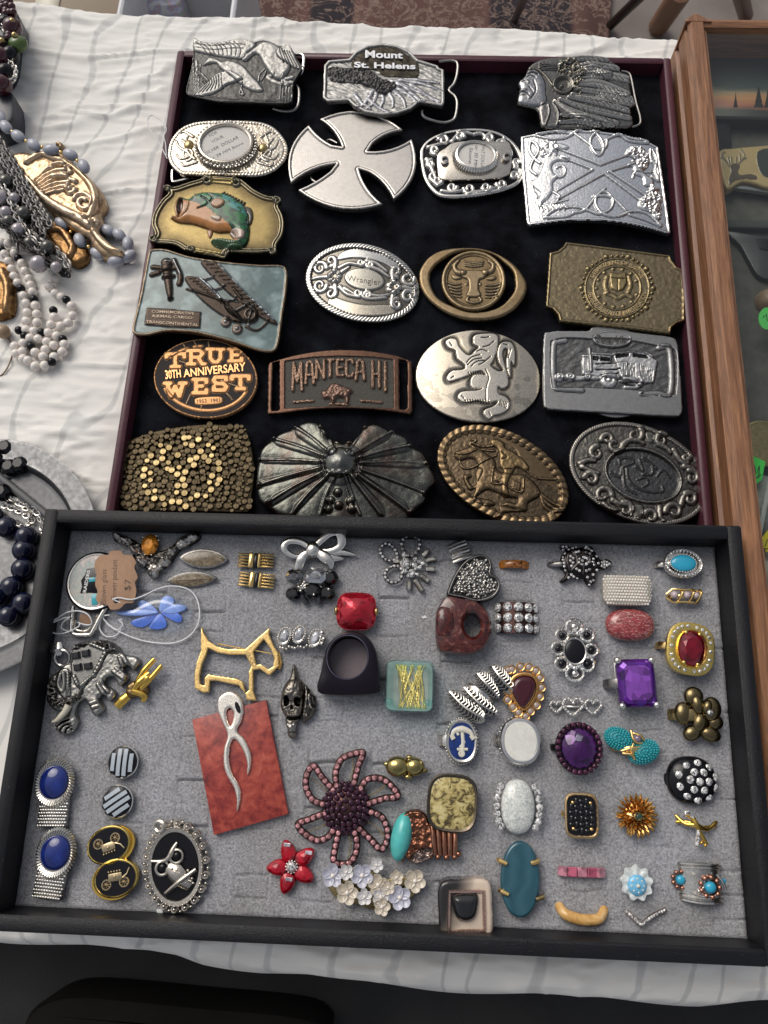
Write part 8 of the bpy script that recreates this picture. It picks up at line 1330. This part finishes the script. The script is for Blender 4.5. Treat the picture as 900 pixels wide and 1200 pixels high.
for k in range(5): a, b2 = loc(q, zg, (270 + 28 * k, 432 + 9 * k), 6), loc(q, zg, (285 + 24 * k, 580 + 1 * k), 6); MB().tube([(a[0], a[1], 5), ((a[0] + b2[0]) / 2, (a[1] + b2[1]) / 2, 6.6), (b2[0], b2[1], 5)], 1.35, 10).build('band_link', COPPER, q)
mb = MB(); [mb.sph((*loc(q, zg, p, 5), 5), 1.5, 8, 6) for p in ((262, 440), (290, 445), (320, 450), (345, 458), (375, 470), (262, 585), (300, 590), (340, 592), (380, 590), (398, 575))]; mb.build('link_beads', COPPER, q, kind='stuff')
c = loc(q, zg, (108, 487), 4); MB().sph((c[0] + 1.8, c[1], 4.8), 1, 28, 18, (5.2, 11.6, 6)).build('turquoise_dome', TU2, q); balls(q, [(*loc(q, zg, (130 + 10 * math.sin(k / 15 * math.pi), 385 + 15 * k), 6), 5 + 2.2 * math.sin(k / 15 * math.pi), .75) for k in range(16)], COPPER, 'beaded_edge')
# white oval rhinestone side ring
q = RG('ring with a white crackled oval stone flanked by round rhinestones', (608, 946), 8); band(q, 9, 4, SIL); MB().dome(8.6, 13, 5, (0, 0, 3), p=2.2, n=44, m=10).build('white_stone', stone('white_foil', [(.3, (.3, .33, .32)), (.45, (.52, .54, .52)), (.6, (.72, .72, .68))], .32, .08, 2.5, 1, det=3), q)
for s_ in (-1, 1):
    for k, t in enumerate(np.linspace(-52, 52, 7)): gemo(q, 1.9 - .25 * abs(k - 3) / 3, 1.9, 1.5, RHINE, (s_ * 10.8 * math.cos(R_(t)) ** .5, 12.2 * math.sin(R_(t)), 5), 'rhinestone')
# agate slice
q = RG('long blue agate slice ring held by four gold prongs', (610, 1031), 6, name='agate_ring'); band(q, 9, 4, DGOLD)
r = Rel(q, ell(610, 1031, 23, 45, 0, 40, 2.1), 5.8, .35, 1.6, (.02, .08, .11), base=3); ph = r.X * .55 + .5 * vnoise(r.X, r.Y, 9, 3, 2) * 4; k = (.5 + .5 * np.sin(ph * 1.5))[..., None] * .5; r.C = r.C * (1 - k) + np.array((.045, .13, .17)) * k; r.build(plain('polished_agate', None, .12, 0, 1, .1), 'agate_slice')
for x, y in ((590, 1009), (626, 1009), (592, 1045), (632, 1051)): c = loc(q, lambda p: p, (x, y), 6); s_ = 1 if x < 610 else -1; MB().tube([(c[0] - s_ * 2.4, c[1], 3), (c[0] - s_ * 1.6, c[1], 6), (c[0] + s_ * 1.6, c[1] - 1.2, 6.4)], [1.1, 1.3, 1.1], 10).build('prong', GOLD if not (x > 630) else DGOLD, q)
# black square ring, gold burst, dots ring
q = RG('gold ring with a woven black rectangular stone', (682, 956), 7); band(q, 9, 3, GOLD); MB().lathe([(.95, 4), (1, 6), (.98, 6.8), (.9, 7), (.84, 6.4)], (0, 0, 0), 44, 8.4, 10.8, 4.6).build('gold_frame', metal('pale_gold_frame', (.75, .52, .28), .22), q); MB().lathe([(1, 5), (1, 6.6)], (0, 0, 0), 40, 7.0, 9.1, 5).build('stone_bed', ENAMELK, q)
for i in range(5):
    for j in range(6):
        if abs(i - 2) == 2 and (j in (0, 5)): continue
        MB().box((-5 + 2.5 * i, -6.9 + 2.76 * j, 6.8), ((2.3, 1.4, .9) if (i + j) % 2 else (1.4, 2.5, 1.)), bev=.35).build('black_block', BKG, q, False)
prongs(q, 6.2, 8.6, 7, .9, GOLD)
q = RG('gold burst ring of many pointed petals round a small green stone', (749, 957), 8, name='burst_ring'); band(q, 8.6, 3, GOLD); BGd = metal('burnt_gold', (.62, .36, .12), .22, .3, .01); cab(q, 6.5, 6.5, 2, BGd, (0, 0, 3), 'dome'); mb = MB(); pt = MB().tube([(0, 0, 0), (0, 0, 2.8), (0, 0, 4.4)], [.55, .8, .15], 6).mesh('spike')
for ring_, (rr, n, el) in enumerate(((3.2, 9, 65), (5, 15, 48), (7, 20, 32), (8.6, 22, 14))):
    for k in range(n):
        t = 2 * math.pi * (k + .5 * (ring_ % 2)) / n + rng.randn() * .05; M_ = Matrix.Rotation(t, 3, 'Z') @ Matrix.Rotation(R_(90 - el + rng.randn() * 5), 3, 'Y'); link('gold_spike', pt, BGd, q.root, loc=(rr * .72 * math.cos(t), rr * .72 * math.sin(t), 3.6 + .9 * (3 - ring_) * .7), rotm=np.array(M_), scale=(1.15, 1.15, 1.05))
gemo(q, 1.8, 1.8, 1.2, gemm('green_stone', (.05, .1, .07), .1, .3), (0, 0, 7.6), 'green_stone')
q = RG('domed black ring dotted with round rhinestones', (815, 915), 8, name='dome_ring'); band(q, 9.5, 6, BLACKG, 2, x=-3); MB().dome(12.4, 11.6, 6, (0, 0, 1.4), n=48, m=12, p=2.3).build('black_dome', BLACKG, q)
zq = Z(630, 860, 3.3333)
for x, y in ((555, 160), (583, 125), (628, 116), (672, 134), (698, 171), (700, 212), (673, 247), (630, 258), (588, 242), (560, 205), (595, 178), (611, 150), (648, 152), (632, 187), (611, 217), (651, 220), (669, 187)):
    c = loc(q, zq, (x, y), 7); rr2 = (c[0] / 12.4) ** 2 + (c[1] / 11.6) ** 2; z_ = 1.9 + 6 * math.sqrt(max(.04, 1 - rr2)); gemo(q, 1.95, 1.95, 1, RHINE, (c[0], c[1], z_ - .35), 'rhinestone')
q = RG('thin gold ring with a crystal set ribbon knot', (818, 966), 6, name='ribbon_ring')
rib(q, zq, [(545, 320), (575, 350), (615, 355), (660, 372), (705, 345)], [.8, 1.2, .9], YG2, (1, 6, 1), 'gold_strand', .8); rib(q, zq, [(545, 345), (590, 345), (640, 365), (700, 362)], [.8, 1.1, .8], YG2, (1, 5, 1), 'gold_strand', .8); rib(q, zq, [(575, 310), (600, 330), (620, 370), (655, 430)], [1.2, 1.2, .9], YG2, (5, 6.5, 5), 'gold_strand', .8)
P = cm(q.L(zq([(578, 312), (590, 308), (612, 340), (628, 380), (622, 435)]), 6), False, 6); MB().tube(np.column_stack([P, np.full(len(P), 5.8)]), 1, 7, False, .6).build('crystal_strand', SIL, q); gems(q, [(*p, 6.2, .8) for p in P[::1]], RHINE); balls(q, [(*loc(q, zq, p, 5), 5, .9) for p in ((625, 432), (655, 435), (640, 425))], YG2, 'gold_tips')
# red flower brooch
zr = Z(260, 860, 3.4615); q = J('red_flower_pin', 'small red glass flower brooch with a crystal centre', 'brooch', zr([(283, 540)])[0], 4, .6); RD = gemm('red_glass', (.5, .004, .02), .05, .15)
for x, y in ((266, 478), (335, 500), (333, 575), (262, 608), (222, 545)):
    c = loc(q, zr, (x, y), 4); a = math.degrees(math.atan2(c[1], c[0])); pe = np.array([(5.6 * math.cos(t), 3.9 * math.sin(t) * (1 - .28 * math.cos(t))) for t in np.linspace(0, 2 * math.pi, 16, endpoint=False)]) @ np.array([[math.cos(R_(a)), math.sin(R_(a))], [-math.sin(R_(a)), math.cos(R_(a))]])
    mb = MB(); mb.rings([np.column_stack([pe * f + c, np.full(16, z)]) for f, z in ((.8, .6), (1, 2), (.86, 3.6), (.5, 4.8), (.1, 5.2))]); mb.build('glass_petal', RD, q, False)
gemo(q, 2.6, 2.6, 2, RHINE, (0, 0, 3.6), 'crystal_centre'); balls(q, ovl(2.9, 2.9, 12, 3.8, .5), SIL, 'centre_beads')
for p in ((262, 450), (350, 482), (270, 590)): c = loc(q, zr, p, 5); MB().slab(np.array([(c[0] - 1.6, c[1] - .8), (c[0] + 1.8, c[1] - 1), (c[0] + 2, c[1] + .7), (c[0] - 1.4, c[1] + .9)]), 4.2, 5.0, .2).build('clear_tip', gemm('frosty_crystal', (.75, .7, .75), .06, .4), q, False)
# white flower cluster brooch
zw = Z(370, 990, 6.4286); q = J('blossom_brooch', 'brooch of many small white and cream enamel blossoms', 'brooch', (438, 1037), 5, .8); MB().slab(cm(q.L(zw([(60, 200), (200, 180), (400, 170), (500, 260), (700, 240), (800, 250), (780, 330), (660, 450), (500, 500), (250, 430), (130, 380)]), 1)), 0, 1.2, .3).build('brass_back', DGOLD, q)
def petal_mesh():
    mb = MB(); pe = np.array([(1 + .98 * math.cos(t), .82 * math.sin(t) * (1 + .15 * math.cos(t))) for t in np.linspace(0, 2 * math.pi, 14, endpoint=False)]); cc_ = np.array((1.1, 0)); mb.rings([np.column_stack([(pe - cc_) * f + cc_, np.full(14, z)]) for f, z in ((.96, -.12), (1.04, .22), (1, .36), (.85, .3), (.5, .1), (.12, .02))]); return mb.mesh('petal')
PM = petal_mesh(); NS = MB().sph((0, 0, 0), 1, 12, 8).mesh('pearl_centre'); EW = [plain('white_enamel', (.62, .6, .6), .25, 0, .7, .15, .5), plain('cream_blossom', (.6, .53, .43), .25, 0, .7, .2, .5), plain('lilac_blossom', (.5, .5, .58), .25, 0, .7, .15, .5)]
for i, (x, y, s_, mi, z) in enumerate(((130, 230, 88, 2, 3.5), (232, 205, 58, 0, 5), (350, 230, 88, 2, 4), (458, 152, 55, 0, 5), (238, 360, 88, 1, 4.5), (368, 390, 62, 0, 5.5), (470, 300, 80, 1, 4), (490, 390, 66, 0, 5), (545, 320, 55, 1, 5.5), (500, 465, 66, 1, 5.5), (635, 395, 90, 2, 4.5), (610, 245, 55, 1, 5), (748, 270, 85, 1, 4))):
    c = loc(q, zw, (x, y), z); s_ /= 6.4286 * 2.32 * 2.02; a0 = rng.rand() * 6
    for k in range(5): M_ = Matrix.Rotation(a0 + k * 2 * math.pi / 5, 3, 'Z') @ Matrix.Rotation(-.18, 3, 'Y'); link('petal', PM, EW[mi], q.root, loc=(c[0], c[1], z), rotm=np.array(M_), scale=(s_, s_, s_))
    link('pearl_centre', NS, PEARL, q.root, loc=(c[0], c[1], z + .35 * s_), scale=(s_ * .38,) * 3)
# square black and cream ring
q = RG('large square two tone ring with a dark domed stone, at the bottom edge', (545, 1067), 12, name='square_ring'); r = Rel(q, [(516, 1036), (541, 1031), (572, 1033), (577, 1060), (576, 1097), (556, 1101), (520, 1099), (514, 1070)], 10, .35, 2, (.6, .5, .4)); wt = np.clip((r.X * .8 + 8 - .35 * r.Y + 1.5 * vnoise(r.X, r.Y, 6, 2, 2)) / 9, 0, 1)[..., None]; wt = wt * wt; r.C = np.array((.02, .018, .018)) * (1 - wt) + np.array((.62, .5, .4)) * wt; r.build(plain('two_tone_horn', None, .12, 0, 1, .06), 'ring_block')
fx = [(527, 1045), (567, 1045), (568, 1091), (526, 1092)]; P = q.L(fx, 10.4); P = np.array([P[0] + (P[1] - P[0]) * t for t in np.linspace(0, 1, 6, endpoint=False)] + [P[1] + (P[2] - P[1]) * t for t in np.linspace(0, 1, 6, endpoint=False)] + [P[2] + (P[3] - P[2]) * t for t in np.linspace(0, 1, 6, endpoint=False)] + [P[3] + (P[0] - P[3]) * t for t in np.linspace(0, 1, 6, endpoint=False)]); MB().tube(np.column_stack([P, np.full(len(P), 10.2)]), .9, 6, True).build('rose_gold_frame', metal('rose_gold', (.7, .48, .4), .22), q)
r = Rel(q, [(531, 1051), (546, 1048), (560, 1050), (561, 1062), (557, 1077), (546, 1082), (536, 1078), (531, 1065)], 14, .3, 4, (.012, .012, .013), base=9); r.build(plain('black_dome_stone', None, .05, 0, 1), 'black_stone')
# small bands at the lower right
PKG = gemm('pink_glass', (.48, .1, .17), .08, .05); q = RG('pink faceted glass band ring', (682, 1022), 3, name='pink_band')
for k in range(5): MB().box((-9 + 4.5 * k, 0, 1.6 + 1.3 * math.cos((k - 2) * .55)), (4.7, 4.4, 3), np.array(Matrix.Rotation((k - 2) * .3, 3, 'Y')), bev=.3).build('facet_block', PKG if k % 2 else gemm('pale_pink_glass', (.55, .22, .28), .08, .05), q, False)
q = RG('honey coloured stone band ring tilted in its slot, second from the bottom edge', (683, 1071), 4, name='stone_band'); rib(q, zq, [(88, 675), (110, 705), (175, 725), (240, 722), (268, 690)], [2.2, 2.7, 2.6, 2.2], stone('honey_jade', [(.3, (.42, .2, .05)), (.5, (.62, .36, .12)), (.7, (.72, .5, .26))], .16, .15, 1.5, 1), (-1, 3, 3.6, 3, -1), 'band', .9, 14)
q = RG('lampwork glass ring with a ruffled white flower and blue centre', (748, 1036), 6, name='glass_flower_ring'); band(q, 8.6, 3, glass('clear_band', (.95, .97, 1)), 2, 3); RR = []
for f, z in ((.75, .5), (1.0, 3), (.94, 4.4), (.7, 4.2), (.5, 4.6)): RR.append(np.array([((7.6 * f * (1 + .1 * math.sin(9 * t) * f)) * math.cos(t), (7.8 * f * (1 + .1 * math.sin(9 * t) * f)) * math.sin(t), z + .35 * math.sin(9 * t)) for t in np.linspace(0, 2 * math.pi, 54, endpoint=False)]))
MB().rings(RR).build('white_ruffle', stone('white_glass', [(.35, (.45, .5, .5)), (.6, (.72, .74, .72))], .3, .12, 2, 1), q); cab(q, 4.6, 4.8, 1.8, stone('sky_blue_glass', [(.35, (.1, .36, .62)), (.6, (.2, .5, .72))], .5, .1, 1, 1), (-.2, -.8, 4), 'blue_centre'); balls(q, [(-.2 + 3 * math.cos(t), -.8 + 3 * math.sin(t), 5.9, .5) for t in np.linspace(0, 5.6, 8)] + [(-.2, -.8, 6.6, 1)], plain('white_dot', (.7, .7, .6), .2), 'glass_dots')
q = RG('thin V shaped silver ring set with a row of tiny crystals', (758, 1074), 3, name='chevron_ring'); L = q.L(zq([(350, 697), (378, 720), (405, 748), (440, 718), (475, 702), (508, 690)]), 3); MB().tube(np.column_stack([L, [.6, 2, 3, 2.4, 1.6, .6]]), 1.1, 8, False, .8).build('band', metal('rosy_silver', (.55, .45, .4), .25), q)
sl = np.r_[0, np.cumsum(np.hypot(*np.diff(L, axis=0).T))]; gems(q, [(np.interp(k, sl, L[:, 0]), np.interp(k, sl, L[:, 1]), np.interp(k, sl, [.6, 2, 3, 2.4, 1.6, .6]) + .7, .75) for k in np.arange(.5, sl[-1], 1.45)], RHINE)
q = RG('wide silver band ring with coral flowers round turquoise beads', zq([(652, 585)])[0], 6, name='turquoise_band'); 
R1 = 12.; a_ = np.radians(np.linspace(30, 150, 17)); pr_ = [(R1 * math.cos(a), R1 * math.sin(a) - R1 + 5.6) for a in a_] + [((R1 - 1.4) * math.cos(a), (R1 - 1.4) * math.sin(a) - R1 + 5.6) for a in a_[::-1]]; MB().rings([np.array([(x, y + (.9 * (x / 10) ** 2 if y < 0 else -.9 * (x / 10) ** 2), z) for x, z in pr_]) for y in (-9.2, 9.2)]).build('wide_band', metal('leaf_silver', None), q)
for y in (-8.6, -6.6, 7.0, 8.6): P = [(R1 * math.cos(a), y + (.8 * math.cos(a) ** 2 if y < 0 else -.8 * math.cos(a) ** 2), R1 * math.sin(a) - R1 + 6) for a in np.radians(np.linspace(32, 148, 24))]; MB().tube(P, .65, 6).build('rope_wire', SIL, q)
for x, y, s_ in ((568, 575, 1), (670, 597, 1.2), (742, 585, .9)):
    c = loc(q, zq, (x, y), 5); zt_ = math.sqrt(max(0, R1 * R1 - min(c[0] ** 2, 130))) - R1 + 6.4; MB().sph((*c, zt_ + .6), 2.3 * s_, 14, 10, (1, 1, .7)).build('turquoise_bead', TU, q); balls(q, [(c[0] + 3.7 * s_ * math.cos(t), c[1] + 3.7 * s_ * math.sin(t), zt_ + .1, 1.15 * s_) for t in np.linspace(0, 2 * math.pi, 9, endpoint=False)], metal('coral_copper', (.5, .25, .18), .3), 'copper_petals')
for pts in ([(590, 545), (620, 560), (640, 590), (620, 610)], [(690, 545), (710, 570), (725, 600)], [(600, 620), (640, 630), (700, 625)]): rib(q, zq, pts, .6, SIL, (6, 6.6, 6), 'silver_vine', 1)
q = J('paper_scrap', 'tiny white paper scrap lying on the foam below the owl pendant', 'scrap', (186, 1068), .5); MB().slab(q.L([(183, 1066), (190, 1065), (191, 1070), (185, 1071)], .4), 0, .5, .1).build('paper', THREAD, q)
q = J('lint_scrap', 'tiny white fleck on the foam left of the red agate ring', 'scrap', (497, 723), .3); MB().slab(q.L([(494, 723), (498, 721), (501, 724), (496, 725)], .3), 0, .4, .1).build('paper', THREAD, q)
# ================================================================== LEFT OF THE TRAYS
def T_(name, label, cat, px, h=6, w=0, group=None): return Item(name, label, cat, GT, *px, w, h, group)
zl = Z(0, 100, 5.294)
c = T_('metal_platter', 'round brushed metal platter partly under the black ring tray, left', 'platter', (-25, 652), 5); ed = c.L([(118, 652)], 5)[0][0]; c.root.location.z += .004
MB().lathe([(.2, .6), (.76, .6), (.79, 1.2), (.81, 5), (.83, 6.2), (.86, 5.8), (.98, 7.4), (1, 7.2), (1, 6.4), (.86, 4.6), (.8, 0), (.2, 0)], n=120, a=ed, b=ed).build('platter_dish', metal('brushed_platter', (.15, .15, .155), .42, .2, .01, bs=.3), c)
q = T_('grey_strap', 'dark grey strap lying across the metal platter', 'strap', (24, 578), 6, 7); rib(q, lambda p: p, [(-12, 548), (0, 560), (25, 580), (52, 602)], 2.4, plain('grey_strap_m', (.08, .08, .085), .5), (0, 0, 0), 'strap_body', .5)
def strand(q, mat, L, r_, z, name='bead', sc=(1, 1, 1), n=14):
    me = MB().sph((0, 0, 0), 1, n, 10).mesh(name)
    for i, a in enumerate(L): p = q.L([a[:2]], z)[0]; an = R_(a[2]) if len(a) > 2 else 0; s_ = r_ * (a[3] if len(a) > 3 else 1); link(name, me, mat, q.root, loc=(p[0], p[1], z + rng.rand() * .6), rotm=np.array(Matrix.Rotation(an, 3, 'Z')), scale=(s_ * sc[0], s_ * sc[1], s_ * sc[2]))
NV = stone('navy_glass', [(.35, (.002, .003, .012)), (.6, (.005, .008, .035)), (.75, (.012, .018, .07))], .25, .05, 1, 1)
q = T_('navy_necklace', 'necklace of large glossy navy blue beads on the metal platter', 'necklace', (20, 670), 6); strand(q, NV, [(8, 618), (31, 629), (28, 645), (27, 667), (14, 688), (28, 707), (11, 722), (-3, 698), (-8, 606)], 6.6, 8)
q = T_('black_necklace', 'necklace of black faceted beads at the top of the metal platter', 'necklace', (10, 545), 6); me = MB().gem(1, 1, .8, (0, 0, 0), 7); me.gem(1, 1, .01, (0, 0, -.2), 7); me.sph((0, 0, -.2), .98, 10, 6, (1, 1, .7)); fm = me.mesh('faceted_bead', False)
for x, y in ((8, 525), (24, 545), (12, 548), (3, 577), (-4, 540)): p = q.L([(x, y)], 8)[0]; link('faceted_bead', fm, BLACKG, q.root, loc=(*p, 8), scale=(5.4,) * 3)
MB().sph((*q.L([(10, 557)], 5)[0], 5), 2.6, 12, 8).build('clear_bead', TQG if 0 else plain('smoky_bead', (.3, .3, .3), .08, 0, 1), q)
def chain(q, pts, z, r_, mat, wire_=.45, name='chain_strand', zz=zl):
    P = cm(q.L(zz(pts), z), False, 12); sl = np.r_[0, np.cumsum(np.hypot(*np.diff(P, axis=0).T))]; mb = MB(); k = 0; s_ = 0
    while s_ < sl[-1]:
        x, y = np.interp(s_, sl, P[:, 0]), np.interp(s_, sl, P[:, 1]); x2, y2 = np.interp(s_ + .5, sl, P[:, 0]), np.interp(s_ + .5, sl, P[:, 1]); a = math.atan2(y2 - y, x2 - x); tl = (k % 2) * 1.2 + rng.randn() * .25; M_ = np.array(Matrix.Rotation(a, 3, 'Z') @ Matrix.Rotation(tl, 3, 'X'))
        C_ = np.array([(r_ * 1.35 * math.cos(t), r_ * math.sin(t), 0) for t in np.linspace(0, 2 * math.pi, 10, endpoint=False)]) @ M_.T + np.array((x, y, z + rng.rand() * .4)); mb.tube(C_, wire_, 5, True); s_ += r_ * 1.35; k += 1
    mb.build(name, mat, q, kind='stuff')
q = T_('silver_chain', 'small tangle of silver chain between black and navy beads on the platter', 'chain', (30, 600), 5); I_ = lambda p: p
for pts in ([(2, 580), (20, 588), (45, 602), (50, 625)], [(5, 592), (25, 600), (40, 612)], [(15, 585), (35, 600), (30, 618), (18, 612)]): chain(q, pts, 7, 1.9, SIL, .4, zz=I_)
q = T_('gold_ornament', 'antique gold ornate shell shaped ornament with scroll edges lying on the cloth', 'ornament', (75, 222), 14); GO2 = metal('ornament_gold', None, .36, .3, .03)
r = Rel(q, [(60, 420), (120, 395), (200, 405), (265, 405), (330, 350), (400, 370), (420, 450), (500, 520), (560, 570), (620, 640), (638, 700), (610, 770), (630, 840), (612, 905), (700, 985), (765, 1030), (735, 1052), (650, 1050), (570, 1000), (535, 930), (430, 870), (300, 760), (200, 640), (120, 540), (60, 480)], 12, .5, 5, (.72, .52, .33), zl); r.lines([[(170, 480), (210, 450), (270, 430), (350, 460), (430, 480), (500, 540), (560, 610), (590, 700), (570, 790), (540, 830)]], 2.4, 3, 'scroll_border', (.9, .68, .46)); r.lines([[(150, 580), (250, 690), (360, 760), (480, 820), (560, 870)]], 3.4, 4, 'lower_rail', (.9, .7, .5))
r.lines([[(220 + 10 * k, 590 + 15 * k), (300 + 14 * k, 520 + 22 * k), (400 + 6 * k, 500 + 26 * k)] for k in range(7)], [.8, 1.8], 2, 'shell_rib', (.9, .7, .5)); r.lines([spiral(520, 730, 60, 200, 1.3), spiral(440, 650, 28, 0, 1), [(340, 500), (400, 500), (440, 540)], [(340, 580), (400, 570), (470, 600)], spiral(590, 850, 25, 0, 1)], 1.8, 2.4, 'scroll', (.9, .7, .5)); r.lines([[(590, 900), (660, 990), (750, 1035)]], 3, 3, 'tail_scroll', (.9, .68, .45)); r.dots([(372, 358), (395, 390)], 3.2, 4, 'bead_tip', (.55, .4, .25)); r.noise(.6, 4, 5, 2); r.patina((.07, .03, .012), 1.2, .7); r.build(GO2)
for nm, lb, pts, px in (('gold_scrollwork', 'dull gold scrolled ornament foot behind the grey bead strand', [(255, 850), (340, 830), (430, 880), (470, 960), (540, 1010), (530, 1080), (460, 1110), (390, 1060), (300, 960)], (75, 285)), ('gold_finial', 'brown gold turned piece at the left edge beside the pearls', [(-60, 1100), (40, 1090), (75, 1150), (85, 1250), (75, 1380), (40, 1420), (-60, 1410)], (5, 340))):
    q = T_(nm, lb, 'ornament', px, 6); r = Rel(q, pts, 6, .6, 4, (.34, .19, .08), zl); r.noise(.9, 5, 6, 3); r.lines([[(280, 900), (380, 900), (450, 1000), (430, 1060)], [(10, 1150), (50, 1250), (40, 1390)]], 2.5, 2.5, None, (.5, .3, .15)); r.patina((.06, .025, .01), 1.5, .6); r.build(GO2)
q = T_('grey_necklace', 'necklace of long pale grey stone beads with gold spacers over the gold ornament', 'necklace', (75, 200), 14); GB_ = stone('grey_agate', [(.35, (.24, .25, .3)), (.5, (.36, .37, .42)), (.65, (.46, .45, .5))], .12, .22, 1.5, .5)
gb = [(10, 205, -60), (40, 262, -50), (115, 320, -35), (210, 372, -40), (318, 402, 0), (438, 432, -25), (522, 505, -60)]; gl_ = [(385, 860, -35), (497, 965, -60), (605, 1045, -35), (722, 1095, 8), (800, 1062, 40), (795, 985, 100), (740, 930, 140), (672, 905, 150)]
for L_, z in ((gb, 16), (gl_, 6)): strand(q, GB_, [(*zl([a[:2]])[0], a[2]) for a in L_], 3.9, z, sc=(1.5, 1, 1)); gm_ = [zl([((a[0] + b_[0]) / 2, (a[1] + b_[1]) / 2)])[0] for a, b_ in zip(L_, L_[1:])]; strand(q, GOLD, gm_, 1.3, z, 'gold_spacer', n=8)
q = T_('pearl_necklace', 'coiled necklace of cream pearls with single black beads', 'necklace', (40, 380), 4); zq2 = Z(0, 240, 6)
strand(q, PEARL, zq2([(15, 270), (35, 350), (60, 400), (85, 455), (100, 505), (125, 550), (165, 640), (185, 695), (190, 760), (185, 820), (105, 340), (155, 415), (180, 470), (205, 520), (220, 570), (230, 615), (250, 710), (260, 770), (262, 830), (185, 880), (240, 890), (215, 940), (165, 975), (105, 995), (115, 1050), (160, 1035), (195, 1095), (250, 1040), (305, 1070), (380, 1070), (440, 1035), (330, 965), (340, 900), (360, 845), (380, 790), (348, 575), (390, 625), (435, 650), (505, 715), (510, 780), (480, 830), (430, 855), (380, 990), (320, 1020), (250, 1135), (315, 1130), (455, 985), (270, 945), (400, 925), (165, 1085), (60, 275), (385, 520)]), 3.1, 4, 'pearl'); strand(q, BLACKG, zq2([(15, 320), (130, 380), (150, 590), (240, 665), (470, 672), (378, 745), (135, 885), (175, 925), (220, 998), (295, 900), (443, 945), (365, 1105)]), 2.8, 4.4, 'black_bead')
q = T_('chain_necklace', 'thick bundle of dark silver chains with grey baroque pearls hanging at the left edge', 'necklace', (40, 220), 14)
for k, pts in enumerate(([(-20, 400), (85, 570), (180, 750), (275, 920)], [(-20, 590), (80, 730), (150, 900), (280, 1040)], [(-20, 850), (70, 900), (160, 1000), (340, 1120)], [(-10, 330), (90, 480), (190, 660), (310, 860)], [(-10, 370), (80, 520), (170, 700), (290, 880)], [(-10, 440), (80, 620), (170, 800), (260, 950)], [(-10, 500), (70, 640), (180, 860), (270, 1000)], [(-20, 620), (60, 760), (120, 860), (240, 960), (380, 1060), (440, 1150)], [(-20, 680), (80, 880), (180, 1000), (300, 1100), (400, 1170)], [(-20, 760), (40, 860), (100, 960), (110, 1010)], [(-20, 560), (100, 760), (200, 930), (330, 1010), (390, 1090)], [(-20, 720), (120, 820), (230, 1010), (360, 1130), (430, 1180)], [(-20, 800), (60, 900), (90, 980)])): chain(q, pts, 13 + (k % 3) * 1.6 - (k > 3) * 5, 2.1 + .6 * (k % 3 == 1), (DSIL, metal('chain_steel', (.5, .48, .46), .25, .3), GUN)[k % 3], .7)
strand(q, plain('grey_pearl', (.42, .38, .4), .12, .3, 1, .2), [(*zl([a])[0], 0, s_) for a, s_ in (((115, 900), 1), ((240, 1110), 1.25), ((40, 790), .9), ((10, 700), 1), ((90, 700), .8), ((350, 1130), .8))], 4.6, 15, 'baroque_pearl'); strand(q, gemm('smoky_bead_glass', (.2, .19, .17), .05, .5), [(*zl([a])[0],) for a in ((190, 985), (60, 850), (300, 1010), (150, 800), (40, 600))], 5, 13, 'smoky_bead')
q = T_('red_necklace', 'dark red beaded necklace with one green bead hanging at the top left corner', 'necklace', (10, 40), 20); zr2 = Z(0, 0, 8.57); WN = plain('wine_glass_bead', (.05, .006, .012), .1, 0, 1)
strand(q, WN, zr2([(10, 20), (50, 30), (95, 15), (120, 70), (75, 60), (30, 70), (100, 130), (60, 110), (135, 130), (20, 50), (90, 350), (85, 380), (60, 140), (5, 100)]), 2.8, 24, 'wine_bead'); strand(q, WN, zr2([(125, 280), (15, 580), (25, 860)]), 7, 22, 'large_wine_bead'); strand(q, plain('olive_bead', (.07, .12, .025), .15, 0, .8), zr2([(183, 445)]), 6.4, 22, 'green_bead', (1.1, 1, .8)); strand(q, BLACKG, zr2([(60, 240), (20, 460), (110, 560), (60, 730)]), 6.2, 21, 'black_bead'); strand(q, DGOLD, zr2([(125, 215), (150, 360), (20, 410)]), 2.2, 27, 'gold_cap')
chain(q, [(60, 620), (110, 640), (155, 700), (150, 780), (100, 825), (40, 810)], 22, 1.7, SIL, .4, 'rim_chain', zr2); chain(q, [(0, 150), (40, 200), (20, 260), (60, 300)], 23, 2, SIL, .5, 'link_chain', zr2); chain(q, [(60, 470), (140, 520), (130, 600)], 22, 1.5, SIL, .4, 'link_chain', zr2)
q = T_('display_stand', 'dark grey display stand edge beneath the red bead necklace', 'stand', (3, 118), 10); MB().slab(cm(q.L(zr2([(-120, 890), (60, 895), (120, 930), (132, 980), (110, 1200), (-120, 1260)]), 18)), 0, 18, 2).build('stand_block', plain('slate_plastic', (.03, .033, .045), .35), q); MB().slab(cm(q.L(zr2([(-120, -60), (60, 0), (190, 160), (215, 260), (205, 370), (160, 330), (100, 700), (-120, 800)]), 12)), 0, 16, 2).build('stand_back', plain('slate_plastic', None), q)
q = T_('bead_cord', 'brown wooden bead on a thin cord at the left edge below the pearls', 'beaded cord', (4, 388), 3); strand(q, stone('wood_bead', [(.3, (.2, .12, .06)), (.7, (.42, .3, .2))], .3, .4), zq2([(25, 895)]), 4.6, 4); P = cm(q.L(zq2([(50, 930), (80, 980), (85, 1050), (60, 1130), (20, 1190), (-20, 1210)]), 1), False, 6); MB().tube(np.column_stack([P, np.full(len(P), 1.)]), .5, 6).build('cord', plain('brown_cord', (.2, .12, .07), .6), q)
